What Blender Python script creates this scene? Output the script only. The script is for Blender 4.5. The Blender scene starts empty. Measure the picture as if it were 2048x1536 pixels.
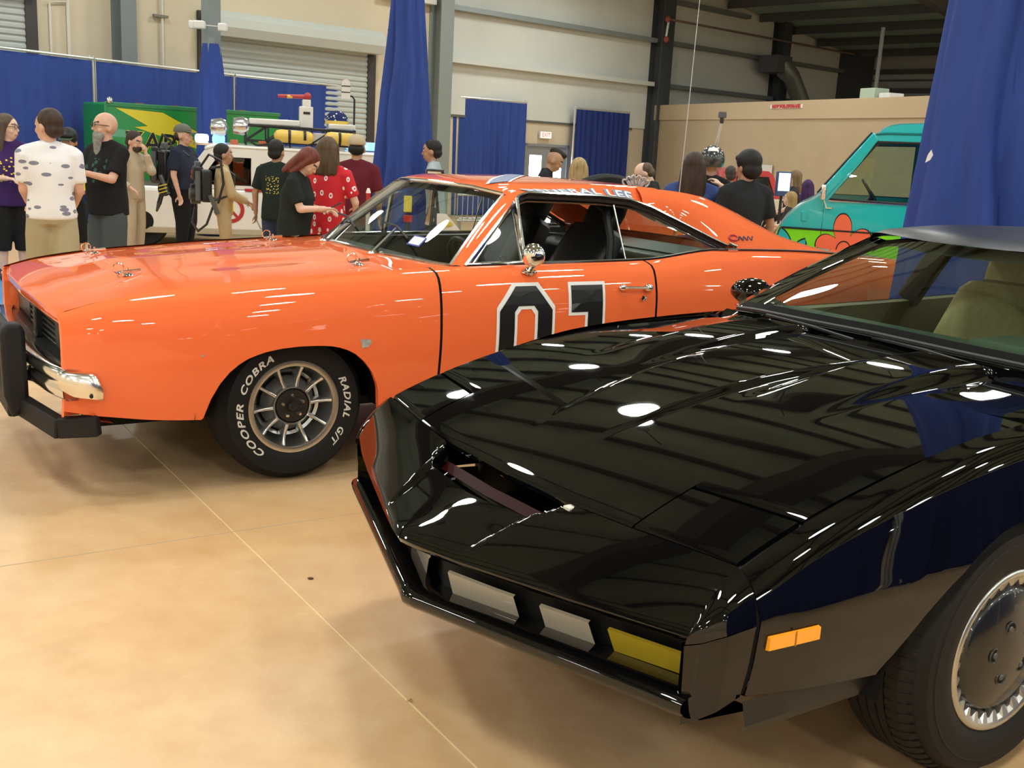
import bpy, bmesh, math, random
import numpy as np
from mathutils import Vector, Matrix, noise
random.seed(7)
PI = math.pi
S = bpy.context.scene
COL = S.collection
# ------------------------------------------------------------------ camera, light, exposure
cam_d = bpy.data.cameras.new('camera'); cam = bpy.data.objects.new('camera', cam_d); COL.objects.link(cam)
FPX = 2150.0
cam_d.sensor_width = 36.0; cam_d.lens = 36.0 * FPX / 2048.0
cam_d.clip_end = 200; cam_d.clip_start = .05
CR = np.array([[0.99867007, 0.05155678, 0.0], [0.01105352, -0.21411, 0.97674701], [0.05035793, -0.975448, -0.21439513]])
rt, dn, fw = CR[:, 0], CR[:, 1], CR[:, 2]
cam.matrix_world = Matrix(((rt[0], -dn[0], -fw[0], 0), (rt[1], -dn[1], -fw[1], 0), (rt[2], -dn[2], -fw[2], 1.5), (0, 0, 0, 1)))
S.camera = cam
S.view_settings.view_transform = 'Standard'; S.view_settings.look = 'None'
S.view_settings.exposure = 0.12; S.view_settings.gamma = 1.0; S.view_settings.use_curve_mapping = False
W = bpy.data.worlds.new('world'); S.world = W; W.use_nodes = True
W.node_tree.nodes['Background'].inputs[0].default_value = (.75, .85, 1.0, 1)
W.node_tree.nodes['Background'].inputs[1].default_value = 3.0
LAMP_W = 66.0           # watts of each high-bay lamp
LAMP_COL = (.98, 1.0, .95)
HQ = np.array([.3, 25.3]); HD = np.array([.719, .695]); HM = np.array([.695, -.719])   # hall frame: back wall origin, along wall, into hall
def hall(s, t, z=0.0):
    p = HQ + HD * s + HM * t
    return Vector((p[0], p[1], z))
HALL_A = math.atan2(HD[1], HD[0])
RIDGE_S, RIDGE_Z, SLOPE = -6.0, 7.05, .116
def roof_z(s): return RIDGE_Z - SLOPE * abs(s - RIDGE_S)
def gp(px, depth):       # ground point seen at image column px, this far ahead
    dx = (px - 1024) / FPX; r = CR @ np.array([dx, (295.4 + .0516 * (px - 1024) - 768) / FPX, 1.0])
    return Vector((depth * r[0] / r[1], depth, 0))

# ------------------------------------------------------------------ materials
def lin(c):
    return tuple((x / 12.92 if x <= .04045 else ((x + .055) / 1.055) ** 2.4) for x in c)
def hexc(h):
    return lin(tuple(int(h[i:i + 2], 16) / 255 for i in (0, 2, 4)))
MATS = {}
def mat(name, col, rough=.5, metal=0.0, coat=0.0, spec=.5, noise_amt=0.0, noise_scale=8.0, col2=None, bump=0.0, bump_scale=60.0, emit=None, estr=0.0, stretch=None, coat_rough=.03):
    if name in MATS: return MATS[name]
    if isinstance(col, str): col = hexc(col)
    m = bpy.data.materials.new(name); m.use_nodes = True
    nt = m.node_tree; b = nt.nodes['Principled BSDF']
    b.inputs['Base Color'].default_value = (*col, 1); b.inputs['Roughness'].default_value = rough
    b.inputs['Metallic'].default_value = metal; b.inputs['Coat Weight'].default_value = coat
    b.inputs['Coat Roughness'].default_value = coat_rough; b.inputs['Specular IOR Level'].default_value = spec
    if noise_amt or col2 is not None or bump:
        tc = nt.nodes.new('ShaderNodeTexCoord'); src = tc.outputs['Object']
        if stretch:
            mp = nt.nodes.new('ShaderNodeMapping'); mp.inputs['Scale'].default_value = stretch
            nt.links.new(src, mp.inputs[0]); src = mp.outputs[0]
    if noise_amt or col2 is not None:
        n = nt.nodes.new('ShaderNodeTexNoise'); n.inputs['Scale'].default_value = noise_scale; n.inputs['Detail'].default_value = 5
        nt.links.new(src, n.inputs['Vector'])
        if col2 is None: col2 = tuple(max(0, c * (1 - noise_amt)) for c in col)
        elif isinstance(col2, str): col2 = hexc(col2)
        r = nt.nodes.new('ShaderNodeValToRGB')
        r.color_ramp.elements[0].position = .35; r.color_ramp.elements[1].position = .65
        r.color_ramp.elements[0].color = (*col, 1); r.color_ramp.elements[1].color = (*col2, 1)
        nt.links.new(n.outputs['Fac'], r.inputs[0]); nt.links.new(r.outputs[0], b.inputs['Base Color'])
    if bump:
        n2 = nt.nodes.new('ShaderNodeTexNoise'); n2.inputs['Scale'].default_value = bump_scale; n2.inputs['Detail'].default_value = 3
        nt.links.new(src, n2.inputs['Vector'])
        bp = nt.nodes.new('ShaderNodeBump'); bp.inputs['Strength'].default_value = bump; bp.inputs['Distance'].default_value = .02
        nt.links.new(n2.outputs['Fac'], bp.inputs['Height']); nt.links.new(bp.outputs[0], b.inputs['Normal'])
    if emit is not None:
        if isinstance(emit, str): emit = hexc(emit)
        b.inputs['Emission Color'].default_value = (*emit, 1); b.inputs['Emission Strength'].default_value = estr
    MATS[name] = m
    return m
def glass(name, tint=(.9, .95, .93), rough=0.0, refl=1.0):
    if name in MATS: return MATS[name]
    m = bpy.data.materials.new(name); m.use_nodes = True; nt = m.node_tree; nt.nodes.clear()
    o = nt.nodes.new('ShaderNodeOutputMaterial'); mx = nt.nodes.new('ShaderNodeMixShader')
    t = nt.nodes.new('ShaderNodeBsdfTransparent'); t.inputs[0].default_value = (*tint, 1)
    g = nt.nodes.new('ShaderNodeBsdfGlossy'); g.inputs['Roughness'].default_value = rough; g.inputs[0].default_value = (refl, refl, refl, 1)
    f = nt.nodes.new('ShaderNodeFresnel'); f.inputs[0].default_value = 1.52
    geo = nt.nodes.new('ShaderNodeNewGeometry')
    # same reflectance whichever way the thin pane faces
    ior = nt.nodes.new('ShaderNodeMix'); ior.inputs[2].default_value = 1.52; ior.inputs[3].default_value = 1 / 1.52
    nt.links.new(geo.outputs['Backfacing'], ior.inputs[0]); nt.links.new(ior.outputs[0], f.inputs[0])
    ml = nt.nodes.new('ShaderNodeMath'); ml.operation = 'MULTIPLY'; ml.inputs[1].default_value = 1.5; ml.use_clamp = True
    nt.links.new(f.outputs[0], ml.inputs[0]); nt.links.new(ml.outputs[0], mx.inputs[0])
    nt.links.new(t.outputs[0], mx.inputs[1]); nt.links.new(g.outputs[0], mx.inputs[2]); nt.links.new(mx.outputs[0], o.inputs[0])
    MATS[name] = m
    return m

# ------------------------------------------------------------------ mesh helpers
def link(name, me, m=None, parent=None, smooth=True):
    o = bpy.data.objects.new(name, me); COL.objects.link(o)
    if m is not None:
        for q in (m if isinstance(m, (list, tuple)) else [m]): me.materials.append(q)
    if parent is not None: o.parent = parent
    if smooth: me.shade_smooth()
    return o
def tag(o, label=None, cat=None, group=None, kind=None):
    if label: o['label'] = label
    if cat: o['category'] = cat
    if group: o['group'] = group
    if kind: o['kind'] = kind
    return o
def thing(name, label, cat, loc=(0, 0, 0), rz=0.0, group=None):
    o = bpy.data.objects.new(name, None); COL.objects.link(o); o.location = loc; o.rotation_euler = (0, 0, rz)
    o.empty_display_size = .1
    return tag(o, label, cat, group)
class MB:
    def __init__(s): s.v = []; s.f = []; s.mi = []; s.cur = 0
    def add(s, vs, fs):
        b = len(s.v); s.v += [tuple(map(float, v)) for v in vs]; s.f += [tuple(b + i for i in f) for f in fs]; s.mi += [s.cur] * len(fs); return s
    def box(s, x0, x1, y0, y1, z0, z1, M=None):
        vs = [(x, y, z) for x in (x0, x1) for y in (y0, y1) for z in (z0, z1)]
        if M is not None: vs = [tuple(M @ Vector(v)) for v in vs]
        return s.add(vs, [(0, 1, 3, 2), (4, 6, 7, 5), (0, 4, 5, 1), (2, 3, 7, 6), (0, 2, 6, 4), (1, 5, 7, 3)])
    def bar(s, a, b, w, h, up=(0, 0, 1)):       # rectangular bar from a to b
        a, b = Vector(a), Vector(b); d = (b - a).normalized(); u = Vector(up)
        if abs(d.dot(u)) > .95: u = Vector((1, 0, 0))
        r = d.cross(u).normalized() * (w / 2); u = r.cross(d).normalized() * (h / 2)
        vs = [p + sx * r + sz * u for p in (a, b) for sx, sz in ((-1, -1), (1, -1), (1, 1), (-1, 1))]
        return s.add(vs, [(0, 3, 2, 1), (4, 5, 6, 7)] + [(i, (i + 1) % 4, 4 + (i + 1) % 4, 4 + i) for i in range(4)])
    def tube(s, pts, r, n=8, caps=True, rnd=False, closed=False):
        pts = [Vector(p) for p in pts]; N = len(pts)
        rs = [r] * N if not isinstance(r, (list, tuple)) else list(r)
        if rnd and not closed:                 # hemispherical ends
            d0 = (pts[0] - pts[1]).normalized(); d1 = (pts[-1] - pts[-2]).normalized(); r0, r1 = rs[0], rs[-1]
            pts = [pts[0] + d0 * r0 * .95, pts[0] + d0 * r0 * .6] + pts + [pts[-1] + d1 * r1 * .6, pts[-1] + d1 * r1 * .95]
            rs = [r0 * .3, r0 * .8] + rs + [r1 * .8, r1 * .3]; N = len(pts)
        vs = []; prev = None
        for i, p in enumerate(pts):
            if closed: d = pts[(i + 1) % N] - pts[i - 1]
            else: d = pts[min(i + 1, N - 1)] - pts[max(i - 1, 0)]
            d.normalize()
            if prev is None:
                u = Vector((0, 0, 1)) if abs(d.z) < .9 else Vector((1, 0, 0)); u = (u - d * d.dot(u)).normalized()
            else:
                u = (prev - d * d.dot(prev)).normalized()
            prev = u; w = d.cross(u)
            for k in range(n):
                a = 2 * PI * k / n; vs.append(p + (u * math.cos(a) + w * math.sin(a)) * rs[i])
        fs = [(i * n + k, i * n + (k + 1) % n, (i + 1) * n + (k + 1) % n, (i + 1) * n + k) for i in range(N - 1) for k in range(n)]
        if closed: fs += [((N - 1) * n + k, (N - 1) * n + (k + 1) % n, (k + 1) % n, k) for k in range(n)]
        elif caps: fs += [tuple(range(n))[::-1], tuple((N - 1) * n + k for k in range(n))]
        return s.add(vs, fs)
    def grid(s, P, flip=False, closed_u=False):
        P = np.asarray(P, float); n, m = P.shape[:2]
        fs = []
        for i in range(n if closed_u else n - 1):
            for j in range(m - 1):
                i2 = (i + 1) % n
                q = (i * m + j, i2 * m + j, i2 * m + j + 1, i * m + j + 1)
                fs.append(q[::-1] if flip else q)
        return s.add(P.reshape(-1, 3), fs)
    def lathe(s, prof, n=32, axis='z', c=(0, 0, 0), a0=0.0, a1=2 * PI):
        full = abs(a1 - a0 - 2 * PI) < 1e-6
        P = []
        for i in range(n if full else n + 1):
            a = a0 + (a1 - a0) * i / n
            row = []
            for r, h in prof:
                x, y = r * math.cos(a), r * math.sin(a)
                v = {'z': (x, y, h), 'y': (x, h, y), 'x': (h, x, y)}[axis]
                row.append((v[0] + c[0], v[1] + c[1], v[2] + c[2]))
            P.append(row)
        return s.grid(np.array(P), closed_u=full)
    def ell(s, c, r, nu=14, nv=9, M=None):
        vs = [];
        for j in range(nv + 1):
            t = PI * j / nv
            for i in range(nu):
                a = 2 * PI * i / nu
                v = Vector((r[0] * math.sin(t) * math.cos(a), r[1] * math.sin(t) * math.sin(a), r[2] * math.cos(t)))
                if M is not None: v = M @ v
                vs.append(v + Vector(c))
        fs = [(j * nu + i, (j + 1) * nu + i, (j + 1) * nu + (i + 1) % nu, j * nu + (i + 1) % nu) for j in range(nv) for i in range(nu)]
        return s.add(vs, fs)
    def prism(s, poly, z0, z1, M=None):         # polygon in xy extruded z0..z1, M maps to place
        n = len(poly); vs = [Vector((x, y, z)) for z in (z0, z1) for x, y in poly]
        if M is not None: vs = [M @ v for v in vs]
        return s.add(vs, [tuple(range(n))[::-1], tuple(range(n, 2 * n))] + [(i, (i + 1) % n, n + (i + 1) % n, n + i) for i in range(n)])
    def mesh(s, name='mesh', merge=0.0, normals=True):
        me = bpy.data.meshes.new(name); me.from_pydata(s.v, [], s.f)
        if any(s.mi): me.polygons.foreach_set('material_index', s.mi)
        bm = bmesh.new(); bm.from_mesh(me)
        bmesh.ops.remove_doubles(bm, verts=bm.verts, dist=merge or 1e-5)
        if normals: bmesh.ops.recalc_face_normals(bm, faces=bm.faces)
        bm.to_mesh(me); bm.free()
        return me
    def build(s, name, m, parent=None, smooth=True, bevel=0.0, sharp=35, solid=0.0, seg=2, subd=0, normals=True, off=-1.0):
        me = s.mesh(name, normals=normals)
        o = link(name, me, m, parent, smooth)
        if smooth and sharp:
            me.set_sharp_from_angle(angle=math.radians(sharp))
        if solid:
            md = o.modifiers.new('thick', 'SOLIDIFY'); md.thickness = solid; md.offset = off
        if bevel:
            md = o.modifiers.new('bevel', 'BEVEL'); md.width = bevel; md.segments = seg; md.limit_method = 'ANGLE'; md.angle_limit = math.radians(30)
        if subd:
            md = o.modifiers.new('sub', 'SUBSURF'); md.levels = md.render_levels = subd
        return o
def struct(o): o['kind'] = 'structure'; return o
def dup_mesh(o, name, parent, loc=(0, 0, 0), rot=(0, 0, 0)):
    c = bpy.data.objects.new(name, o.data); COL.objects.link(c); c.parent = parent; c.location = loc; c.rotation_euler = rot
    for md in o.modifiers:
        n = c.modifiers.new(md.name, md.type)
        for p in ('thickness', 'offset', 'width', 'segments', 'limit_method', 'angle_limit', 'levels', 'render_levels'):
            if hasattr(md, p): setattr(n, p, getattr(md, p))
    return c
def pchip(x, Y, q):
    x = np.asarray(x, float); Y = np.asarray(Y, float); q = np.atleast_1d(np.asarray(q, float))
    sh = Y.shape[1:]; Y = Y.reshape(len(x), -1)
    h = np.diff(x)[:, None]; dl = np.diff(Y, axis=0) / h
    d = np.zeros_like(Y)
    if len(x) > 2:
        w1 = 2 * h[1:] + h[:-1]; w2 = h[1:] + 2 * h[:-1]
        with np.errstate(all='ignore'):
            hm = (w1 + w2) / (w1 / dl[:-1] + w2 / dl[1:])
        d[1:-1] = np.where(dl[:-1] * dl[1:] > 0, np.nan_to_num(hm), 0)
    d[0] = dl[0]; d[-1] = dl[-1]
    i = np.clip(np.searchsorted(x, q) - 1, 0, len(x) - 2); hh = h[i]; t = ((np.clip(q, x[0], x[-1]) - x[i]) / hh[:, 0])[:, None]
    r = Y[i] * (1 + 2 * t) * (1 - t) ** 2 + hh * d[i] * t * (1 - t) ** 2 + Y[i + 1] * t * t * (3 - 2 * t) + hh * d[i + 1] * t * t * (t - 1)
    return r.reshape((len(q),) + sh)
def curve(pts, n):       # smooth resample of a polyline (any dim), chord parameter
    pts = np.asarray(pts, float); s = np.concatenate([[0], np.cumsum(np.linalg.norm(np.diff(pts, axis=0), axis=1))])
    return pchip(s, pts, np.linspace(0, s[-1], n))
def text_mesh(txt, size=1.0, shear=0.0, offset=0.0, spacing=1.0, bold=0.0, extr=0.0, ax='CENTER'):
    cu = bpy.data.curves.new('t', 'FONT'); cu.body = txt; cu.size = size; cu.shear = shear; cu.offset = offset + bold; cu.space_character = spacing
    cu.align_x = ax; cu.align_y = 'CENTER'; cu.extrude = extr; cu.resolution_u = 3
    o = bpy.data.objects.new('t', cu); COL.objects.link(o)
    dg = bpy.context.evaluated_depsgraph_get(); me = bpy.data.meshes.new_from_object(o.evaluated_get(dg))
    bpy.data.objects.remove(o); bpy.data.curves.remove(cu)
    return me
def shape_mesh(polys, cuts=0):    # flat filled 2-D outline with holes
    cu = bpy.data.curves.new('s', 'CURVE'); cu.dimensions = '2D'; cu.fill_mode = 'BOTH'
    for p in polys:
        sp = cu.splines.new('POLY'); sp.points.add(len(p) - 1); sp.use_cyclic_u = True
        for i, (x, y) in enumerate(p): sp.points[i].co = (x, y, 0, 1)
    o = bpy.data.objects.new('s', cu); COL.objects.link(o)
    dg = bpy.context.evaluated_depsgraph_get(); me = bpy.data.meshes.new_from_object(o.evaluated_get(dg))
    bpy.data.objects.remove(o); bpy.data.curves.remove(cu)
    if cuts: dice(me, cuts)
    return me
def dice(me, size):   # cut a flat mesh along a square lattice so that it can be bent
    bm = bmesh.new(); bm.from_mesh(me)
    xs = [v.co.x for v in bm.verts]; ys = [v.co.y for v in bm.verts]
    if not xs: return
    for ax, lo, hi in ((0, min(xs), max(xs)), (1, min(ys), max(ys))):
        k = lo + size
        while k < hi - 1e-4:
            co = [0, 0, 0]; no = [0, 0, 0]; co[ax] = k; no[ax] = 1
            bmesh.ops.bisect_plane(bm, geom=bm.verts[:] + bm.edges[:] + bm.faces[:], plane_co=co, plane_no=no, dist=1e-6); k += size
    bm.to_mesh(me); bm.free()
def warp(me, f):
    for v in me.vertices: v.co = f(v.co.x, v.co.y, v.co.z)
    me.update(); return me
def eval_mesh(o):
    dg = bpy.context.evaluated_depsgraph_get(); return bpy.data.meshes.new_from_object(o.evaluated_get(dg))
# ------------------------------------------------------------------ hall: floor, walls, roof, lamps
def floor_mat():
    m = bpy.data.materials.new('polished tan concrete'); m.use_nodes = True; nt = m.node_tree; b = nt.nodes['Principled BSDF']
    tc = nt.nodes.new('ShaderNodeTexCoord')
    def noise_n(sc, det, rough=.55):
        n = nt.nodes.new('ShaderNodeTexNoise'); n.inputs['Scale'].default_value = sc; n.inputs['Detail'].default_value = det; n.inputs['Roughness'].default_value = rough
        nt.links.new(tc.outputs['Object'], n.inputs['Vector']); return n
    def ramp(n, a, b_, p0, p1):
        r = nt.nodes.new('ShaderNodeValToRGB'); r.color_ramp.elements[0].color = (*lin(a), 1); r.color_ramp.elements[1].color = (*lin(b_), 1)
        r.color_ramp.elements[0].position = p0; r.color_ramp.elements[1].position = p1; nt.links.new(n.outputs['Fac'], r.inputs[0]); return r
    r1 = ramp(noise_n(.55, 4), (.835, .685, .485), (.865, .745, .59), .35, .65)
    r2 = ramp(noise_n(6, 6, .7), (.94, .90, .86), (1, 1, 1), .3, .7)
    mx = nt.nodes.new('ShaderNodeMixRGB'); mx.blend_type = 'MULTIPLY'; mx.inputs[0].default_value = 1
    nt.links.new(r1.outputs[0], mx.inputs[1]); nt.links.new(r2.outputs[0], mx.inputs[2]); nt.links.new(mx.outputs[0], b.inputs['Base Color'])
    rr = ramp(noise_n(1.4, 4), (.36, .36, .36), (.52, .52, .52), .3, .7)
    sep = nt.nodes.new('ShaderNodeSeparateColor'); nt.links.new(rr.outputs[0], sep.inputs[0]); 
    b.inputs['Roughness'].default_value = .40
    b.inputs['Specular IOR Level'].default_value = .55
    n3 = noise_n(3.0, 3); bp = nt.nodes.new('ShaderNodeBump'); bp.inputs['Strength'].default_value = .05; bp.inputs['Distance'].default_value = .05
    nt.links.new(n3.outputs['Fac'], bp.inputs['Height']); nt.links.new(bp.outputs[0], b.inputs['Normal'])
    return m
S0, S1, T0, T1 = -27.0, 13.6, 0.0, 46.0
floor_o = MB().add([hall(S0 - .5, -.5), hall(S1 + .5, -.5), hall(S1 + .5, T1 + .5), hall(S0 - .5, T1 + .5)], [(0, 1, 2, 3)]).build('floor', floor_mat(), smooth=False)
struct(floor_o)
# saw-cut control joints in the slab: thin filler strips, pieces of the floor
joint_m = mat('joint filler', (.80, .62, .34), .6); joint_d = mat('old joint', (.50, .38, .25), .6)
CA = math.radians(33)
for (a, b, w, m_) in (((-1.62, 4.79), (.55, 1.5), .0042, joint_m), ((-1.62, 4.79), (-4.2, 8.7), .006, joint_m), ((-3.0, 2.65), (-.30, 4.40), .005, joint_d), ((-3.0, 2.65), (-8, -.55), .005, joint_d)):
    MB().bar((*a, .0006), (*b, .0006), w, .0012).build('joint_strip', m_, floor_o, smooth=False)
tan_m = mat('tan painted wall', (.66, .57, .415), .75, noise_amt=.06, noise_scale=1.5)
white_m = mat('white liner panel', (.66, .68, .63), .7, noise_amt=.10, noise_scale=.6)
steel_m = mat('grey primed steel', (.175, .20, .205), .5)
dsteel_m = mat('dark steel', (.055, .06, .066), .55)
girt_m = mat('galvanised girt', (.30, .34, .34), .45, metal=.3)
tanpart_m = mat('tan partition paint', (.46, .355, .225), .7, noise_amt=.05, noise_scale=2)
def wall_poly(name, pts, m, t=0.0, th=.12):
    mb = MB(); n = len(pts)
    vs = [hall(s, t - d, z) for d in (0, th) for s, z in pts]
    mb.add(vs, [tuple(range(n)), tuple(range(n, 2 * n))[::-1]] + [(i, (i + 1) % n, n + (i + 1) % n, n + i) for i in range(n)])
    return struct(mb.build(name, m, smooth=False))
# back (gable) wall: tan lower sheeting, white liner above
DOOR0, DOOR1, DOORZ = -.42, 1.02, 1.62
wb = wall_poly('wall_back', [(S0, 0), (DOOR0, 0), (DOOR0, DOORZ), (DOOR1, DOORZ), (DOOR1, 0), (S1, 0), (S1, roof_z(S1)), (RIDGE_S, RIDGE_Z), (S0, roof_z(S0))], tan_m)
def liner(s0, s1, z0, z1f):
    n = 6; pts = [(s0, z0), (s1, z0)] + [(s1 + (s0 - s1) * k / n, z1f(s1 + (s0 - s1) * k / n)) for k in range(n + 1)]
    vs = [hall(s, d, z) for d in (.005, .03) for s, z in pts]; k = len(pts)
    return MB().add(vs, [tuple(range(k)), tuple(range(k, 2 * k))[::-1]] + [(i, (i + 1) % k, k + (i + 1) % k, k + i) for i in range(k)]).build('liner_panel', white_m, wb, smooth=False)
edges = [-2.98, 3.9, 9.2, S1 - .02]
for a, b in zip(edges[:-1], edges[1:]): liner(a + .02, b - .02, 2.13, lambda s: roof_z(s) - .05)
liner(-4.5, -3.05, 4.32, lambda s: roof_z(s) - .05)
liner(S0 + .1, -4.52, 4.45, lambda s: roof_z(s) - .05)
MB().box(0, 6.2, 0, .05, 0, .05, Matrix.Translation(hall(-2.95, .035, 2.08)) @ Matrix.Rotation(HALL_A, 4, 'Z')).build('liner_edge_trim', mat('dark trim', (.12, .12, .11), .6), wb, smooth=False)
def hbar(name, s0, s1, t, z, w, h, m, parent=wb):
    return MB().bar(hall(s0, t, z), hall(s1, t, z), w, h).build(name, m, parent, smooth=False)
for z in (3.22, 4.26):
    hbar('girt', -2.95, 3.75, -.0 + .14, z, .18, .10, girt_m if z > 4 else mat('white girt', (.62, .64, .6), .5))
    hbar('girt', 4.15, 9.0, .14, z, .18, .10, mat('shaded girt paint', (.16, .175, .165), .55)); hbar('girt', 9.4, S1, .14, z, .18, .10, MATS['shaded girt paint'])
hbar('girt', -4.6, -3.3, .14, 4.30, .18, .12, mat('white girt', (.62, .64, .6), .5))
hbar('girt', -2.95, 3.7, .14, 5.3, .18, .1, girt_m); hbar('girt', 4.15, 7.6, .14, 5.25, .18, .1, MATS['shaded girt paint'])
# steel columns against the wall (I-sections, two flanges and a web)
def column(s, z0, z1, w=.34, d=.36, m=steel_m, t=.20, label='', n_=0):
    mb = MB()
    for a, b, c, e in ((-w / 2, w / 2, -.012 - d / 2, .012 - d / 2), (-w / 2, w / 2, d / 2 - .012, d / 2 + .012), (-.012, .012, -d / 2, d / 2)):
        M = Matrix.Translation(hall(s, t, 0)) @ Matrix.Rotation(HALL_A, 4, 'Z')
        mb.box(a, b, c, e, z0, z1, M)
    return mb.build('column_flange', m, wb, smooth=False)
column(-9.83, 0, roof_z(-9.83), .26); column(-3.13, 0, roof_z(-3.1), .34, m=mat('greenish grey steel', (.24, .275, .26), .5))
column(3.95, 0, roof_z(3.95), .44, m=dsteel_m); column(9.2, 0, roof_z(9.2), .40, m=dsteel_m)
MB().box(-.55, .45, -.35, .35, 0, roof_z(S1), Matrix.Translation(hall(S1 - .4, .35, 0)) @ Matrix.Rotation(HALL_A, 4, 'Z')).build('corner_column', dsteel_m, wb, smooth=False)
# roll-up doors with slats
slat_m = mat('roll door slat', (.47, .50, .475), .5); hood_m = mat('roll door hood', (.52, .55, .51), .45)
rail_m = mat('door guide', (.045, .038, .035), .5)
def rolldoor(name, s0, s1, ztop):
    r = bpy.data.objects.new(name, None); COL.objects.link(r); struct(r)
    z = .1
    base = None
    while z < ztop - .05:
        P = []
        for (dt, dz) in ((.02, 0), (.045, .03), (.045, .07), (.02, .1)):
            P.append([hall(s0, dt, z + dz), hall(s1, dt, z + dz)])
        MB().grid([[tuple(v) for v in row] for row in P]).build('slat', slat_m, r, smooth=False); z += .1
    for s in (s0, s1): MB().box(-.09, .09, -.02, .10, 0, ztop + .32, Matrix.Translation(hall(s, .05, 0)) @ Matrix.Rotation(HALL_A, 4, 'Z')).build('guide_rail', rail_m, r, smooth=False)
    prof = [(.02, -.20), (.36, -.20), (.44, -.05), (.44, .10), (.30, .22), (.02, .22)]
    P = [[tuple(hall(s, a, ztop + .12 + b)) for a, b in prof] for s in (s0 - .02, s1 + .05)]
    mb = MB().grid(P); n = len(prof); mb.add(P[0], [tuple(range(n))]); mb.add(P[1], [tuple(range(n))]); mb.build('hood_box', hood_m, r, smooth=False)
    return r
rolldoor('door_1', -8.35, -4.75, 3.22); rolldoor('door_2', -15.5, -11.25, 3.6)
# hand chain hoist at end of hood
ch = thing('hoist_chain', 'dark chain hoist hanging at the right end of the roll-up door hood', 'hoist', hall(-4.52, .30, 0), HALL_A)
MB().tube([(0, 0, 3.62), (.02, 0, 3.5), (0, -.02, 3.3), (-.03, 0, 3.16), (0, 0, 3.05), (.01, 0, 2.95)], .02, 6).build('chain', rail_m, ch)
MB().ell((-.0, 0, 3.06), (.07, .06, .10)).ell((.01, 0, 3.62), (.05, .04, .04)).build('gear_case', rail_m, ch)
# conduits on the wall
pipe_m = mat('white conduit', (.70, .68, .60), .5)
def conduit(pts, r=.022, m=pipe_m, name='conduit'):
    return MB().tube([hall(s, t, z) for s, t, z in pts], r, 6).build(name, m, wb)
conduit([(-10.68, .06, 0), (-10.68, .06, 5)], .026); conduit([(-10.96, .05, 0), (-10.96, .05, 3.36), (-10.68, .05, 3.40)], .018)
conduit([(-9.10, .06, 0), (-9.10, .06, 5.6)], .022)
MB().box(-.16, .1, -.03, .03, -.02, .02, Matrix.Translation(hall(-9.1, .07, 3.36)) @ Matrix.Rotation(HALL_A, 4, 'Z')).build('conduit_clamp', mat('dark clamp', (.2, .18, .14), .6), wb, smooth=False)
conduit([(3.72, .55, 4.72), (3.66, .55, 4.30)], .03, mat('chrome pipe', (.7, .7, .68), .3, metal=.6), 'sprinkler_pipe')
conduit([(3.72, .50, 4.75), (13.2, .5, 4.75)], .028, mat('rusty sprinkler pipe', (.20, .13, .11), .6), 'sprinkler_pipe')
for z in (4.74, 4.27): MB().ell(hall(3.68, .55, z), (.07, .07, .08)).build('pipe_fitting', mat('red pipe fitting', (.28, .06, .04), .6), wb)
# roof
ceil_m = mat('roof insulation facing', (.36, .49, .45), .6, noise_amt=.25, noise_scale=.8)
vs = [hall(S0, 0, roof_z(S0)), hall(RIDGE_S, 0, RIDGE_Z), hall(S1, 0, roof_z(S1)), hall(S1, T1, roof_z(S1)), hall(RIDGE_S, T1, RIDGE_Z), hall(S0, T1, roof_z(S0))]
up = [v + Vector((0, 0, .12)) for v in vs]
ceil_o = struct(MB().add(vs + up, [(0, 1, 4, 5), (1, 2, 3, 4), (6, 11, 10, 7), (7, 10, 9, 8), (0, 5, 11, 6), (2, 8, 9, 3), (0, 6, 7, 1), (1, 7, 8, 2), (3, 9, 10, 4), (4, 10, 11, 5)]).build('ceiling', ceil_m, smooth=False))
purl_m = mat('dark purlin', (.085, .085, .088), .6)
s = S0 + .7
while s < S1:
    MB().bar(hall(s, .1, roof_z(s) - .11), hall(s, T1, roof_z(s) - .11), .07, .2).build('purlin', purl_m, ceil_o, smooth=False); s += 1.5
for t in (6.2, 13.0, 19.8, 26.6, 33.4, 40.2):
    mb = MB()
    for a, b in ((S0, RIDGE_S), (RIDGE_S, S1)):
        mb.bar(hall(a, t, roof_z(a) - .45), hall(b, t, roof_z(b) - .45), .26, .5)
    mb.build('rafter', purl_m, ceil_o, smooth=False)
# remaining walls, seen only in reflections
def side_wall(name, a, b, za, zb, m):
    v = Vector((HM[0], HM[1], 0))
    mb = MB(); mb.add([a, b, b + Vector((0, 0, zb)), a + Vector((0, 0, za))], [(0, 1, 2, 3)])
    o = mb.build(name, m, smooth=False, solid=.1, off=0); return struct(o)
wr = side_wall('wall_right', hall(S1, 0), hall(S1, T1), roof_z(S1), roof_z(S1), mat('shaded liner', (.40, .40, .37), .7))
wl = side_wall('wall_left', hall(S0, 0), hall(S0, T1), roof_z(S0), roof_z(S0), tan_m)
wf = wall_poly('wall_front', [(S0, 0), (S1, 0), (S1, roof_z(S1)), (RIDGE_S, RIDGE_Z), (S0, roof_z(S0))], tan_m, T1 + .12)
for z in (2.9, 3.75, 4.3): MB().bar(hall(S1 - .1, .6, z), hall(S1 - .1, T1, z), .12, .14).build('girt', purl_m, wr, smooth=False)
MB().bar(hall(S1 - .06, .6, 4.05), hall(S1 - .06, T1, 4.05), .06, .05).build('girt', purl_m, wr, smooth=False)
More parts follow.
